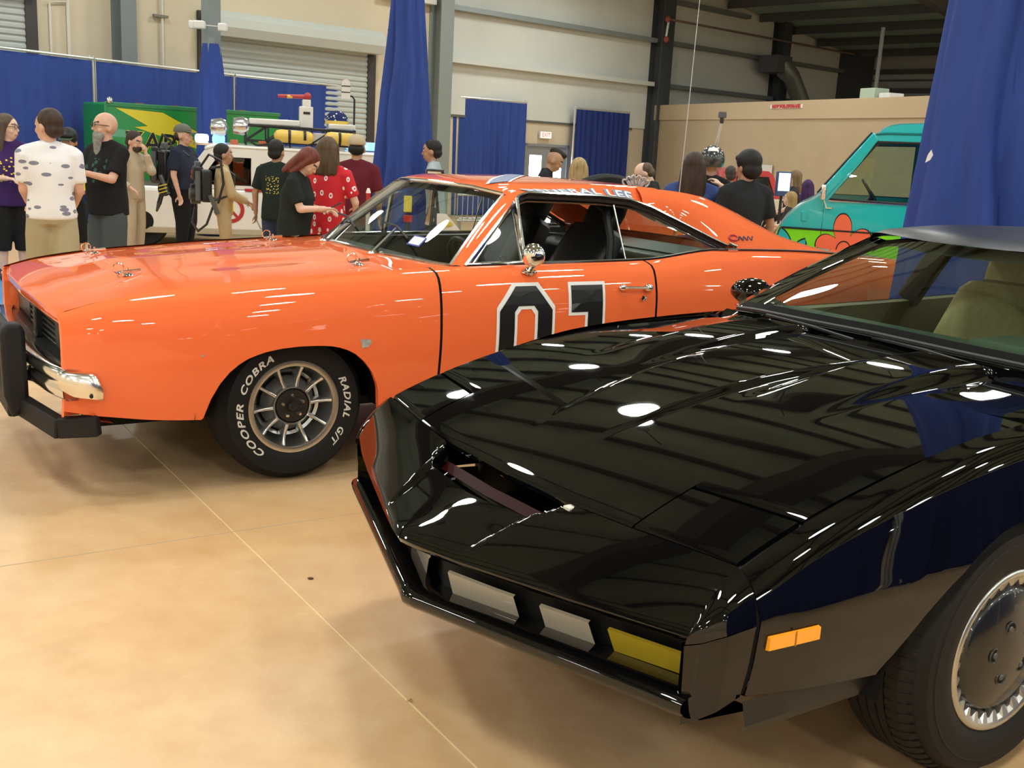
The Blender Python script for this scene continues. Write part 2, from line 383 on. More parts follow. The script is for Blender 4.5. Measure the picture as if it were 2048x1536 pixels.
# double exit doors, daylight through their panes
alum_m = mat('grey door frame', (.30, .32, .33), .4, metal=.3)
dr = bpy.data.objects.new('door_3', None); COL.objects.link(dr); struct(dr)
MH = Matrix.Rotation(HALL_A, 4, 'Z')
def hb(s0, s1, t0, t1, z0, z1, name, m, parent):
    M = Matrix.Translation(hall(0, 0, 0)) @ MH
    return MB().box(s0, s1, -t1, -t0, z0, z1, M).build(name, m, parent, smooth=False)
mid = (DOOR0 + DOOR1) / 2
for nm, a, b, c, e in (('frame_post', DOOR0, DOOR0 + .06, 0, DOORZ), ('frame_post', DOOR1 - .06, DOOR1, 0, DOORZ), ('frame_head', DOOR0, DOOR1, DOORZ - .06, DOORZ)): hb(a, b, -.1, .04, c, e, nm, alum_m, dr)
daylight = mat('daylit window pane', (.9, .95, 1), .1, emit=(.9, .96, 1.0), estr=14.0)
for a, b in ((DOOR0 + .06, mid - .01), (mid + .01, DOOR1 - .06)):
    L = hb(a, a + .13, -.05, 0, .02, DOORZ - .06, 'door_stile', alum_m, dr); hb(b - .13, b, -.05, 0, .02, DOORZ - .06, 'door_stile', alum_m, dr)
    hb(a + .13, b - .13, -.05, 0, 1.36, DOORZ - .06, 'top_rail', alum_m, dr); hb(a + .13, b - .13, -.05, 0, .02, .25, 'bottom_rail', alum_m, dr)
    hb(a + .13, b - .13, -.035, -.02, .25, 1.36, 'pane', daylight, dr)
hb(mid + .12, mid + .5, .0, .05, 1.46, 1.50, 'door_closer', mat('chrome', (.8, .8, .8), .12, metal=1.0), dr)
# tan partition (a room built inside the hall)
PA, PB = Vector((3.15, 28.2, 0)), Vector((8.6, 14.7, 0))
pd = (PB - PA).normalized(); pn = Vector((-pd.y, pd.x, 0)); PA_ang = math.atan2(pd.y, pd.x)
PM = Matrix.Translation(PA) @ Matrix.Rotation(PA_ang, 4, 'Z')
plen = (PB - PA).length
part = struct(MB().box(0, plen, 0, 3.4, 0, 2.36, PM).build('wall_partition', tanpart_m, smooth=False))
MB().box(0, plen, -.03, 3.4, 2.36, 2.72, PM).build('header_panel', mat('tan header paint', (.50, .385, .245), .7), part, smooth=False)
def on_part(px, py):    # distance along partition & height for a pixel (used for its notices)
    r = CR @ np.array([(px - 1024) / FPX, (py - 768) / FPX, 1.0]); n = np.array([pn.x, pn.y, 0])
    t = ((np.array(PA) - np.array([0, 0, 1.5])) @ n) / (r @ n); p = np.array([0, 0, 1.5]) + r * t
    return float((p - np.array(PA)) @ np.array(pd)), float(p[2])
def part_sign(name, label, x0, x1, z0, z1, bg, txt, tcol, border=None, dy=-.035):
    r = thing(name, label, 'sign')
    MB().box(x0, x1, dy - .012, dy, z0, z1, PM).build('plate', bg, r, smooth=False)
    if txt:
        me = text_mesh(txt, size=(z1 - z0) * .95, bold=.012); xs = [v.co.x for v in me.vertices]; wd = max(xs) - min(xs); k = (x1 - x0) * .9 / wd
        warp(me, lambda x, y, z: PM @ Vector(((x0 + x1) / 2 + x * k, dy - .016, (z0 + z1) / 2 + y)))
        link('lettering', me, tcol, r, False)
    return r
x0, z1 = on_part(1545, 210); x1, _ = on_part(1609, 208); x0, x1 = min(x0, x1), max(x0, x1); _, z0 = on_part(1577, 217)
part_sign('wall_sign', 'white sign with red lettering near the top of the tan wall', x0, x1, z0, z1 - .0, mat('sign white', (.82, .8, .78), .6), 'NOT FOR STORAGE', mat('sign red', (.55, .06, .05), .6))
x0, z1 = on_part(1505, 330); x1, z0 = on_part(1546, 352)
part_sign('wall_notice', 'blank pale notice board on the tan wall behind the red truck', min(x0, x1), max(x0, x1), 1.2, z1 + .02, mat('notice paper', (.62, .6, .56), .7), '', None)
# things stored on top of the partition room
def top_box(name, label, px, wdt, h, m, back=.4):
    x, _ = on_part(px, 195)
    r = MB().box(x - wdt / 2, x + wdt / 2, back, back + .35, 2.722, 2.722 + h, PM).build(name, m, smooth=False, bevel=.015); return tag(r, label, 'box')
top_box('storage_box', 'pale green box on top of the tan room', 1698, .42, .22, mat('pale green card', (.42, .52, .40), .6))
top_box('storage_tote', 'small white tub beside the green box on top of the tan room', 1732, .28, .12, mat('white tub', (.7, .7, .68), .4))
# flexible duct coming down the back wall
du = thing('air_duct', 'grey round duct elbowing down beside the dark column', 'duct', (0, 0, 0))
duct_m = mat('duct metal', (.24, .25, .235), .45, metal=.5)
MB().tube([hall(8.45, .75, 4.15), hall(8.6, .8, 3.95), hall(8.85, .85, 3.8), hall(9.25, .9, 3.3), hall(9.55, .95, 2.9)], [.2, .26, .24, .24, .24], 14).build('duct_pipe', duct_m, du)
MB().box(-.35, .35, -.3, .3, -.2, .25, Matrix.Translation(hall(8.35, .62, 4.05)) @ MH).build('duct_head', mat('duct head', (.1, .1, .1), .6), du, smooth=False)
# hanging pipe at right
vp = thing('drop_pipe', 'thin grey pipe dropping from the dark roof to the tan room', 'pipe', (0, 0, 0))
MB().tube([(8.4, 27.0, 2.72), (8.42, 27.0, 4.75)], .05, 8).build('pipe', mat('grey pipe', (.36, .36, .35), .5), vp)
# exit sign
ex = thing('exit_sign', 'small lit exit sign above the grey doors', 'sign')
hb(-.02, .34, .05, .10, 1.745, 1.90, 'housing', mat('sign housing', (.75, .72, .68), .5), ex)
hb(-.01, .33, .10, .105, 1.755, 1.89, 'face', mat('exit face', (.95, .8, .76), .5, emit=(1, .78, .70), estr=.9), ex)
me = text_mesh('EXIT', .13, bold=.004); warp(me, lambda x, y, z: Matrix.Translation(hall(.16, .108, 1.822)) @ MH @ Vector((x, 0, y))); link('lettering', me, mat('exit red', (.85, .15, .10), .5, emit=(1, .12, .08), estr=1.2), ex, False)
# high-bay lamps
lamp_shell = mat('lamp reflector', (.55, .55, .55), .35, metal=.7); lens_m = mat('lamp lens', (.9, .9, .88), .3)
proto = None
shell_me = MB().lathe([(.0, .34), (.10, .34), (.12, .20), (.22, .10), (.33, 0), (.32, 0), (.20, .10)], 20).mesh('shell'); shell_me.materials.append(lamp_shell); shell_me.shade_smooth()
rod_me = MB().tube([(0, 0, .34), (0, 0, .9)], .012, 6).mesh('rod'); rod_me.materials.append(purl_m)
lens_me = MB().lathe([(.0, .012), (.2, .012), (.31, .012)], 20).mesh('lens'); lens_me.materials.append(lens_m)
k = 0
for i, s in enumerate(np.arange(-25.4, 12.5, 3.6)):
    for j, t in enumerate(np.arange(2.6, 45, 4.0)):
        if s > 1.5 and t < 17: continue
        z = roof_z(s) - 1.0
        r = thing('high_bay_lamp', 'round high-bay lamp hanging under the dark roof', 'lamp', hall(s, t, z), 0, 'high-bay lamps under the roof')
        for nm, me in (('reflector', shell_me), ('hanger_rod', rod_me), ('lens', lens_me)): 
            o = bpy.data.objects.new(nm, me); COL.objects.link(o); o.parent = r
        ld = bpy.data.lights.new('bulb', 'AREA'); ld.shape = 'DISK'; ld.size = .6; ld.energy = LAMP_W; ld.color = LAMP_COL
        lo = bpy.data.objects.new('bulb', ld); COL.objects.link(lo); lo.parent = r; lo.location = (0, 0, -.003)
        k += 1
# ------------------------------------------------------------------ car helpers. car frame: u rearward from the front axle, w to the driver's side, z up
def V(u, w, z): return (u, -w, z)
class Side:
    def __init__(s, stations, M=40):
        s.M = M; s.u = np.array([a for a, _ in stations]); s.P = np.array([curve(p, M) for _, p in stations])
    def at(s, u):  return pchip(s.u, s.P, u)          # (len(u), M, 2)
    def w_at(s, u, z):
        p = s.at([u])[0]; zz = p[::-1, 1]; return float(np.interp(z, zz, p[::-1, 0]))
    def panel(s, us, n, bottom=None, side=1, top=0.0, lip=.03):
        us = np.asarray(us); prof = s.at(us); G = []
        for u, p in zip(us, prof):
            zb = bottom(u) if bottom else p[-1, 1]
            tt = np.linspace(0, 1, s.M); zz = p[:, 1]
            k = np.where(zz <= zb)[0]; t1 = 1.0
            if len(k) and k[0] > 0:
                i = k[0]; t1 = tt[i - 1] + (tt[i] - tt[i - 1]) * (zz[i - 1] - zb) / max(1e-6, zz[i - 1] - zz[i])
            q = np.linspace(top, t1, n); row = [V(u, side * np.interp(a, tt, p[:, 0]), np.interp(a, tt, p[:, 1])) for a in q]
            if lip:
                e = row[-1]; row.append((e[0], e[1] + side * lip * .35, e[2] - .002)); row.append((e[0], e[1] + side * lip, e[2] + .004))
            G.append(row)
        return np.array(G)
def arch_fn(pts, base):     # bottom outline: base(u) outside the wheel opening, arch curve inside
    pu = np.array([p[0] for p in pts]); pz = np.array([p[1] for p in pts])
    def f(u):
        b = base(u)
        if pu[0] < u < pu[-1]: return max(b, float(np.interp(u, pu, pz)))
        return b
    return f
def dense(u0, u1, n, hot=(), hw=.06, hn=10):
    us = set(np.round(np.linspace(u0, u1, n), 5))
    for h in hot:
        for q in np.linspace(h - hw, h + hw, hn):
            if u0 <= q <= u1: us.add(round(float(q), 5))
    return sorted(us)
def tyre(mb, c, R, r, wd, side, n=48, tread=True):
    # lathe about the axle (local y); outer sidewall toward side; c=(u,w,z) centre of the outer face
    o = -side
    prof = [(r, 0), (r + .012, .012), (r + (R - r) * .35, .020), (r + (R - r) * .72, .013), (R - .028, -.010), (R - .010, -.026), (R - .002, -.042)]
    k = 5
    for i in range(k):
        a = -.05 - (wd - .10) * (i + .12) / k; b = -.05 - (wd - .10) * (i + .88) / k
        prof += [(R, a), (R, b), (R - .007, b - .004), (R - .007, b - (wd - .1) * .18 / k)]
    prof += [(R - .01, -wd + .03), (R - .05, -wd), (r, -wd + .02)]
    mb.lathe([(a, o * b) for a, b in prof], n, 'y', (c[0], -c[1], c[2]))
rubber_m = mat('tyre rubber', (.014, .0135, .014), .7, spec=.15)
black_m = mat('flat black', (.010, .010, .011), .6, spec=.3)
under_m = mat('underbody black', (.006, .006, .006), .8, spec=.2)
vinyl_m = mat('black vinyl', (.012, .012, .013), .38)
chrome_m = mat('chrome', (.8, .8, .8), .12, metal=1.0)
chrome2_m = mat('polished chrome', (.86, .86, .86), .06, metal=1.0)
alu_m = mat('brushed aluminium', (.62, .62, .62), .28, metal=1.0)
cast_m = mat('cast wheel grey', (.11, .115, .115), .42, metal=.6)
def decal(me, car, side_obj, m, name, parent, off=.003, sgn=1):
    warp(me, lambda x, y, z: V(x, sgn * (side_obj.w_at(x, y) + off), y)); return link(name, me, m, parent, False)
def bucket_seat(parent, u, w, m, floor=.25, h=.55, name='seat', head=True, rec=.28, wd=.50):
    s = bpy.data.objects.new(name, None); COL.objects.link(s); s.parent = parent; s.location = V(u, w, floor)
    def slab(nm, pts, half, th):
        G = []
        for x, z, k in pts:
            row = []
            for a in np.linspace(0, 2 * PI, 20, endpoint=False):
                ca, sa = math.cos(a), math.sin(a)
                yy = half * k * np.sign(ca) * abs(ca) ** .5; tt = th * np.sign(sa) * abs(sa) ** .6
                row.append((yy, tt))
            G.append(row)
        mb = MB(); n = 20; vs = []
        for i, (x, z, k) in enumerate(pts):
            j0, j1 = max(i - 1, 0), min(i + 1, len(pts) - 1); d = Vector((pts[j1][0] - pts[j0][0], 0, pts[j1][1] - pts[j0][1])).normalized(); nn = Vector((-d.z, 0, d.x))
            for yy, tt in G[i]: vs.append((x + nn.x * tt, yy, z + nn.z * tt))
        fs = [(i * n + q, i * n + (q + 1) % n, (i + 1) * n + (q + 1) % n, (i + 1) * n + q) for i in range(len(pts) - 1) for q in range(n)]
        fs += [tuple(range(n)), tuple((len(pts) - 1) * n + q for q in range(n))]
        mb.add(vs, fs); return mb.build(nm, m, s)
    slab('cushion', [(-.26, .14, .75), (-.24, .15, .95), (-.05, .13, 1), (.2, .10, .95)], wd / 2, .085)
    slab('backrest', [(.18, .08, .9), (.24, .25, 1), (.24 + rec * .5, .25 + h * .5, 1), (.24 + rec * .95, .25 + h * .95, .86), (.24 + rec, .25 + h, .72)], wd / 2, .075)
    if head: slab('headrest', [(.25 + rec, .27 + h, .5), (.25 + rec * 1.15, .27 + h * 1.16, .55), (.25 + rec * 1.28, .27 + h * 1.3, .48)], wd / 2, .055)
    return s
def steering(parent, u, w, z, R, m, tilt=.4):
    s = bpy.data.objects.new('steering_wheel', None); COL.objects.link(s); s.parent = parent; s.location = V(u, w, z); s.rotation_euler = (0, PI / 2 - tilt, 0)
    mb = MB(); mb.tube([(R * math.cos(a), R * math.sin(a), 0) for a in np.linspace(0, 2 * PI, 28, endpoint=False)], .014, 8, closed=True); mb.build('rim', m, s)
    mb = MB()
    for a in (0, PI, -PI / 2): mb.bar((0, 0, -.02), (R * math.sin(a) * .98, R * math.cos(a) * .98, 0), .03, .012)
    mb.tube([(0, 0, -.03), (0, 0, .02)], .05, 12); mb.tube([(0, 0, -.35), (0, 0, -.03)], .025, 8); mb.build('spokes', m, s)
    return s
# ------------------------------------------------------------------ orange muscle car
OR = thing('orange_car', 'orange two-door muscle car with black 01 on its door and a black push bar', 'car', (-1.400, 5.299, 0), .562)
orange_m = mat('orange paint', (.88, .165, .052), .55, coat=1.0, spec=.0, coat_rough=.02)
seam_m = mat('panel gap black', (.008, .006, .006), .8)
oside = Side([
    (-.945, [(.800, .782), (.838, .768), (.856, .735), (.866, .66), (.866, .56), (.852, .45), (.83, .375)]),
    (-.80, [(.80, .822), (.858, .800), (.880, .76), (.893, .68), (.893, .58), (.88, .46), (.85, .362)]),
    (-.50, [(.79, .866), (.872, .842), (.903, .79), (.922, .70), (.925, .60), (.912, .46), (.885, .335)]),
    (0.0, [(.785, .906), (.878, .882), (.913, .83), (.937, .72), (.942, .62), (.928, .46), (.90, .31)]),
    (.55, [(.80, .934), (.880, .916), (.915, .87), (.942, .75), (.949, .63), (.935, .46), (.90, .28)]),
    (.82, [(.812, .944), (.885, .926), (.918, .88), (.945, .75), (.951, .63), (.936, .45), (.90, .275)]),
    (1.3, [(.812, .951), (.888, .932), (.920, .885), (.947, .75), (.952, .62), (.936, .45), (.90, .27)]),
    (1.92, [(.812, .962), (.890, .940), (.922, .89), (.949, .76), (.952, .62), (.936, .45), (.90, .27)]),
    (2.4, [(.815, 1.010), (.888, .975), (.925, .90), (.956, .78), (.958, .62), (.938, .45), (.90, .28)]),
    (2.9, [(.812, 1.004), (.885, .972), (.925, .90), (.960, .78), (.960, .62), (.94, .46), (.90, .30)]),
    (3.6, [(.79, .965), (.862, .942), (.90, .88), (.935, .76), (.935, .62), (.91, .48), (.88, .36)]),
    (4.2, [(.74, .915), (.80, .896), (.84, .84), (.865, .74), (.86, .62), (.84, .50), (.82, .42)]),
    (4.29, [(.70, .895), (.75, .88), (.79, .83), (.81, .74), (.81, .63), (.79, .52), (.78, .45)])])
front_arch = [(-.425, .30), (-.418, .323), (-.402, .375), (-.386, .422), (-.352, .485), (-.313, .533), (-.273, .566), (-.228, .592), (-.165, .611), (-.098, .623), (-.01, .629), (.081, .628), (.145, .621), (.197, .607), (.25, .578), (.294, .538), (.33, .49), (.357, .431), (.367, .39), (.374, .33), (.378, .27)]
rear_arch = [(2.97 + a * .98, min(z, .62)) for a, z in front_arch]
def o_base(u): return float(np.interp(u, [-.945, -.84, -.63, -.42, .37, .6, 2.5, 3.4, 4.0, 4.29], [.40, .375, .345, .325, .275, .27, .27, .30, .40, .46]))
fa = arch_fn(front_arch, o_base); ra = arch_fn(rear_arch, o_base)
for sd in (1, -1):
    g = oside.panel(dense(-.945, .655, 44, (-.40, .36), .05, 12), 22, fa, sd, top=.0)
    MB().grid(g).build('front_fender', orange_m, OR, sharp=50)
    g = oside.panel(dense(.668, 1.905, 24), 22, o_base, sd, top=0)
    dpan = MB().grid(g).build('door', orange_m, OR, sharp=50)
    g = oside.panel(dense(1.918, 4.29, 56, (2.57, 3.33), .05, 12), 22, ra, sd, top=0)
    MB().grid(g).build('quarter_panel', orange_m, OR, sharp=50)
    for us in ((.650, .676), (1.900, 1.924)):     # dark strip behind each panel gap
        P = oside.panel(us, 20, lambda u: o_base(u), sd, lip=0); P[:, :, 1] += sd * .012
        MB().grid(P).build('gap_seal', seam_m, OR)
# hood, slightly crowned, its front edge a little forward in the middle
def hz(u, w):
    e = np.interp(u, [-.945, -.80, -.50, 0, .55], [.785, .824, .868, .908, .936])
    return e + .030 * (1 - (w / .78) ** 2) * np.interp(u, [-.95, -.5, .55], [.35, 1, .75]) - .006
def hfront(w): return np.interp(abs(w), [0, .45, .70, .775], [-.975, -.962, -.945, -.935])
def hrear(w): return np.interp(abs(w), [0, .5, .70, .775], [.478, .484, .512, .545])
G = []
for w in np.linspace(-.772, .772, 41):
    row = [V(hfront(w) + .012, w, hz(hfront(w), w) - .055), V(hfront(w) - .004, w, hz(hfront(w), w) - .035), V(hfront(w), w, hz(hfront(w), w) - .008)]
    for t in np.linspace(0.012, 1, 30):
        u = hfront(w) + (hrear(w) - hfront(w)) * t; z = hz(u, w)
        # long shallow dished scallops either side of the centre line
        z -= .010 * math.exp(-((abs(w) - .36) / .12) ** 2) * math.exp(-((u + .05) / .35) ** 2)
        row.append(V(u, w, z))
    G.append(row)
MB().grid(np.array(G)).build('hood', orange_m, OR, sharp=50)
# cowl between hood and windscreen
WSB = [(.60, 0), (.612, .25), (.652, .45), (.72, .64), (.803, .762)]
def ws_base(w): return float(pchip([a[1] for a in WSB], np.array([[a[0]] for a in WSB]), abs(w))[0, 0])
def ws_z(w): return float(np.interp(abs(w), [0, .45, .762], [.962, .955, .940]))
G = []
for w in np.linspace(-.80, .80, 33):
    a = hrear(w) + .010; b = ws_base(min(abs(w), .762)) + .02
    G.append([V(a + (b - a) * t, w, hz(min(a, .54), w) - .004 + (ws_z(w) - hz(min(a, .54), w) + .004) * t ** 1.3) for t in np.linspace(0, 1, 8)])
MB().grid(np.array(G)).build('cowl_panel', orange_m, OR)
MB().grid(np.array([[V(hrear(w) - .01, w, hz(.48, w) - .016), V(hrear(w) + .03, w, hz(.5, w) - .016)] for w in np.linspace(-.78, .78, 25)])).build('gap_seal', seam_m, OR)
for sd in (1, -1): MB().grid(np.array([[V(u, sd * .768, hz(u, .77) - .014), V(u, sd * .803, np.interp(u, oside.u[:5], [.782, .822, .866, .906, .934]) - .014)] for u in np.linspace(-.92, .54, 24)])).build('gap_seal', seam_m, OR)
# front end: grille recess, surround, chrome, bumper
face = MB()
gl = [(-.965, .86)]
def ring(u, w0, z0, z1, r=.03): return [V(u, w, z) for w, z in ((-w0, z0), (w0, z0), (w0, z1), (-w0, z1))]
gm = mat('grille black', (.012, .013, .012), .35, spec=.5)
dk = mat('grille dark chrome', (.10, .105, .10), .25, metal=.8)
mb = MB()          # grille back panel and walls of recess
G = []
for w in np.linspace(-.80, .80, 17): 
    f = hfront(min(abs(w), .77))
    G.append([V(f + .012, w, hz(f, w) - .050), V(f + .075, w, hz(f, w) - .055), V(f + .095, w, .56), V(f + .02, w, .545)])
mb.grid(np.array(G)).build('grille_recess', gm, OR, sharp=30)
mb = MB()          # thin horizontal grille bars
for z in np.linspace(.575, .70, 6):
    mb.tube([V(hfront(w) + .078, w, z) for w in np.linspace(-.77, .77, 13)], .004, 5)
mb.build('grille_bar', dk, OR); 
mb = MB(); mb.box(-.925, -.875, -.035, .035, .555, .715); mb.build('grille_divider', gm, OR, bevel=.006)
for sd in (1, -1):      # fender nose faces closing the ends of the grille
    P = []
    prof = oside.at([-.945])[0]
    for (w, z) in prof: P.append([V(-.945, sd * w, z), V(-.952, sd * (w - .014), z - .004), V(-.946, sd * (w - .032), z - .004), V(-.88, sd * (w - .045), z - .006)])
    MB().grid(np.array(P)).build('fender_nose', orange_m, OR, sharp=60)
    q = [V(-.948, sd * .81, .775), V(-.94, sd * .77, .745), V(-.86, sd * .77, .745), V(-.86, sd * .82, .775)]
    MB().add(q, [(0, 1, 2, 3)]).build('fender_cap', orange_m, OR, smooth=False)
    # headlamp door panels either side of the divider
    MB().box(-.892, -.884, -sd * .74, -sd * .36, .575, .70).build('headlamp_cover', gm, OR, bevel=.004)
# lower valance
G = []
for w in np.linspace(-.84, .84, 21):
    f = np.interp(abs(w), [0, .6, .84], [-.93, -.91, -.86])
    G.append([V(f - .02, w, .50), V(f - .015, w, .42), V(f + .03, w, .35), V(f + .10, w, .335)])
MB().grid(np.array(G)).build('front_valance', orange_m, OR)
# chrome ledge between grille and bumper and the bumper itself
def bu(w): return float(np.interp(abs(w), [0, .45, .75, .90], [-1.035, -1.02, -.985, -.945]))
G = [[V(bu(w) + .11, w, .548), V(bu(w) + .07, w, .553), V(bu(w) + .015, w, .566)] for w in np.linspace(-.84, .84, 25)]
MB().grid(np.array(G)).build('bumper_filler', alu_m, OR)
bp = [(.06, .572), (.012, .578), (-.008, .566), (-.012, .535), (.004, .520), (.004, .505), (-.006, .492), (-.004, .462), (.012, .450), (.06, .452)]
path = [(bu(w), w, 0) for w in np.linspace(-.86, .86, 27)]
G = [[V(bu(w) + a, w, z) for a, z in bp] for w in np.linspace(-.885, .885, 29)]
bumper = MB().grid(np.array(G)).build('bumper', chrome_m, OR, sharp=60)
for sd in (1, -1):      # wrap-round end piece
    G = []
    for t in np.linspace(0, 1, 10):
        u = -.968 + .152 * t; w = .872 + .062 * math.sin(t * PI / 2 * 1.0) ** .6
        top = .570 - .012 * t - .045 * max(0, t - .85) / .15; bot = .455 + .0 * t
        bot = np.interp(t, [0, .3, 1], [.492, .462, .446])
        G.append([V(u + .01, sd * (w - .05), top), V(u, sd * (w - .012), top + .002), V(u, sd * w, top - .012), V(u, sd * (w + .006), (top + bot) / 2), V(u, sd * (w - .002), bot + .01), V(u + .01, sd * (w - .03), bot)])
    endp = MB().grid(np.array(G)); e = G[-1]; endp.add(e, [tuple(range(len(e)))])
    endp.build('bumper_end', mat('brushed chrome', (.84, .80, .74), .2, metal=1.0), bumper, sharp=60)
    MB().tube([V(-.86, sd * .93, .475), V(-.86, sd * .943, .475)], .007, 8).build('bumper_bolt', black_m, bumper)
# black push bar
pb = bpy.data.objects.new('push_bar', None); COL.objects.link(pb); pb.parent = OR
for sd in (1, -1):
    poly = [(-1.10, .700), (-1.045, .700), (-1.03, .665), (-1.025, .36), (-1.09, .30), (-1.12, .40), (-1.125, .665)]
    M = Matrix(((1, 0, 0, 0), (0, 0, -1, 0), (0, 1, 0, 0), (0, 0, 0, 1)))
    MB().prism([(a, b) for a, b in poly], sd * .47 - .045, sd * .47 + .045, M).build('upright', black_m, pb, bevel=.018, seg=3)
    MB().bar(V(-1.06, sd * .44, .355), V(-.95, sd * .78, .315), .05, .085).bar(V(-.955, sd * .765, .317), V(-.82, sd * .855, .335), .05, .085).bar(V(-1.02, sd * .45, .50), V(-.90, sd * .45, .46), .06, .09).build('side_brace', black_m, pb, bevel=.008)
MB().bar(V(-1.08, -.47, .345), V(-1.08, .47, .345), .05, .09).bar(V(-1.085, -.44, .645), V(-1.085, .44, .645), .045, .06).build('cross_bar', black_m, pb, bevel=.012)
# underbody, wheel wells, axles
mb = MB()
mb.box(-.82, 4.1, -.70, .70, .29, .33)
mb.box(-.82, -.42, -.70, .70, .33, .70); mb.box(.42, .62, -.80, .80, .30, .88)
mb.build('underbody', under_m, OR, smooth=False)
for u0, ar in ((0, .40), (2.97, .40)):
    for sd in (1, -1):
        P = [[V(u0 + ar * 1.13 * math.cos(a), sd * w, .31 + .36 * math.sin(a)) for w in (.895, .50)] for a in np.linspace(0, PI, 20)]
        m_ = MB().grid(np.array(P)); m_.add([V(u0 - .44, sd * .5, .24), V(u0 + .44, sd * .5, .24), V(u0 + .44, sd * .5, .7), V(u0 - .44, sd * .5, .7)], [(0, 1, 2, 3)]); m_.build('wheel_well', under_m, OR)
# wheels: ten-fin silver wheel with black centre
def fin_wheel(parent, u, sd, R=.338, detail=True):
    c = (u, .858, R + .003) if sd > 0 else (u, .858, R + .003)
    wh = bpy.data.objects.new('wheel', None); COL.objects.link(wh); wh.parent = parent; wh.location = V(u, sd * .835, R + .002); wh.rotation_euler = (0, 0, 0 if sd > 0 else PI)
    # local: outer face looks toward -y
    mb = MB(); tyre(mb, (0, 0, 0), R, .203, .26, 1, 56); mb.build('tyre', rubber_m, wh, sharp=50)
    mb = MB(); mb.lathe([(.206, .004), (.211, -.004), (.207, -.010), (.198, -.011), (.184, -.008), (.181, -.002)], 56, 'y'); mb.build('rim_lip', alu_m, wh, sharp=40)
    mb = MB(); mb.lathe([(.181, -.003), (.176, .012), (.168, .05), (.150, .085), (.136, .092)], 56, 'y'); mb.lathe([(.09, .035), (.086, .05), (.084, .09)], 40, 'y'); mb.build('rim_barrel', mat('satin rim', (.50, .51, .51), .3, metal=1.0), wh)
    mb = MB(); mb.lathe([(.15, .094), (.0, .094)], 40, 'y'); mb.build('rim_back', under_m, wh)
    mb = MB(); mb.lathe([(.0, .012), (.070, .012), (.076, .018), (.078, .04)], 40, 'y'); mb.lathe([(.0, -.006), (.018, -.006), (.024, .0), (.026, .013)], 20, 'y'); cap = mb.build('centre_cap', mat('wheel cap black', (.012, .012, .012), .35), wh, sharp=40)
    mb = MB(); mb.lathe([(.078, .016), (.083, .010), (.088, .018), (.088, .04)], 40, 'y'); mb.build('cap_ring', alu_m, wh, sharp=60)
    hub = MB(); hub.lathe([(.088, .035), (.112, .055), (.125, .085)], 40, 'y'); hub.build('hub_cone', cast_m, wh)
    for k in range(10):
        a = 2 * PI * (k + .12) / 10; ca, sa = math.cos(a), math.sin(a)
        mb = MB(); Mz = Matrix(((ca, 0, -sa, 0), (0, 1, 0, 0), (sa, 0, ca, 0), (0, 0, 0, 1)))
        P = []
        for r, y0, hw in ((.086, .018, .0085), (.12, .022, .007), (.155, .016, .0065), (.180, .002, .008)):
            P.append([Mz @ Vector(v) for v in ((r, .085, -hw - .003), (r, y0 + .004, -hw), (r, y0, -hw * .5), (r, y0, hw * .5), (r, y0 + .004, hw), (r, .085, hw + .003))])
        mb.grid(np.array([[tuple(v) for v in row] for row in P])); mb.build('wheel_fin', alu_m, wh, sharp=50)
        if k % 2 == 0:
            x, z = .048 * math.cos(a + .3), .048 * math.sin(a + .3); MB().lathe([(0, -.002), (.006, -.002), (.009, .004), (.009, .014)], 10, 'y', (x, 0, z)).build('wheel_nut', chrome_m, wh)
    MB().tube([(.07, .03, -.152), (.075, .0, -.158)], .006, 8).build('valve_stem', black_m, wh)
    if sd > 0 and detail:
        wl = mat('raised white lettering', (.62, .62, .58), .6)
        def arc_text(txt, a_mid, span, r, size, nm):
            me = text_mesh(txt, size, shear=.28, bold=.0012, spacing=1.18); xs = [v.co.x for v in me.vertices]; w = max(xs) - min(xs)
            dice(me, .01)
            def f(x, y, z):
                a = a_mid - x / w * span; rr = r + y
                t = (rr - .203) / (R - .203); yy = -float(np.interp(t, [0, .1, .35, .72, .8], [.0, .012, .020, .013, .004])) - .0022
                return (rr * math.cos(a), yy, rr * math.sin(a))
            warp(me, f); return link(nm, me, wl, wh, False)
        for w_, am, sp_d in (('COOPER', 204, 62), ('COBRA', 139, 48), ('RADIAL', 8, 46), ('G/T', -35, 20)): arc_text(w_, math.radians(am), math.radians(sp_d), .246, .042, 'tyre_lettering')
    return wh
fin_wheel(OR, 0, 1); fin_wheel(OR, 0, -1, detail=False); fin_wheel(OR, 2.97, 1); fin_wheel(OR, 2.97, -1, detail=False)
# ---- greenhouse
def roof_row(u):      # half profile, centre to drip rail
    e = np.interp(u, [1.10, 1.25, 1.72, 1.92, 2.06, 2.24, 2.52], [1.279, 1.283, 1.277, 1.262, 1.226, 1.152, 1.026])
    ew = np.interp(u, [1.10, 1.25, 2.0, 2.52], [.655, .662, .668, .790])
    c = np.interp(u, [1.02, 1.1, 1.25, 1.7, 2.0, 2.16, 2.45], [1.302, 1.318, 1.338, 1.347, 1.342, 1.333, 1.30])
    k = np.interp(u, [1.02, 1.25], [.55, 1])
    return [(0, c), (.25, c - .003), (.42, c - .009), (.53, c - np.interp(u, [1.5, 2.0], [.020, .008])), (.59, c - np.interp(u, [1.5, 2.0], [.034 * k + .008, .017])), (.635, e + .012), (ew, e)]
WT = [(1.06, 0), (1.072, .25), (1.105, .45), (1.16, .625)]
def ws_top(w): return float(np.interp(abs(w), [p[1] for p in WT], [p[0] for p in WT]))
us = [0, .01, .025, .05, .09, .14, .2, .3, .4, .5, .6, .7, .8, .9, 1.0]
G = []
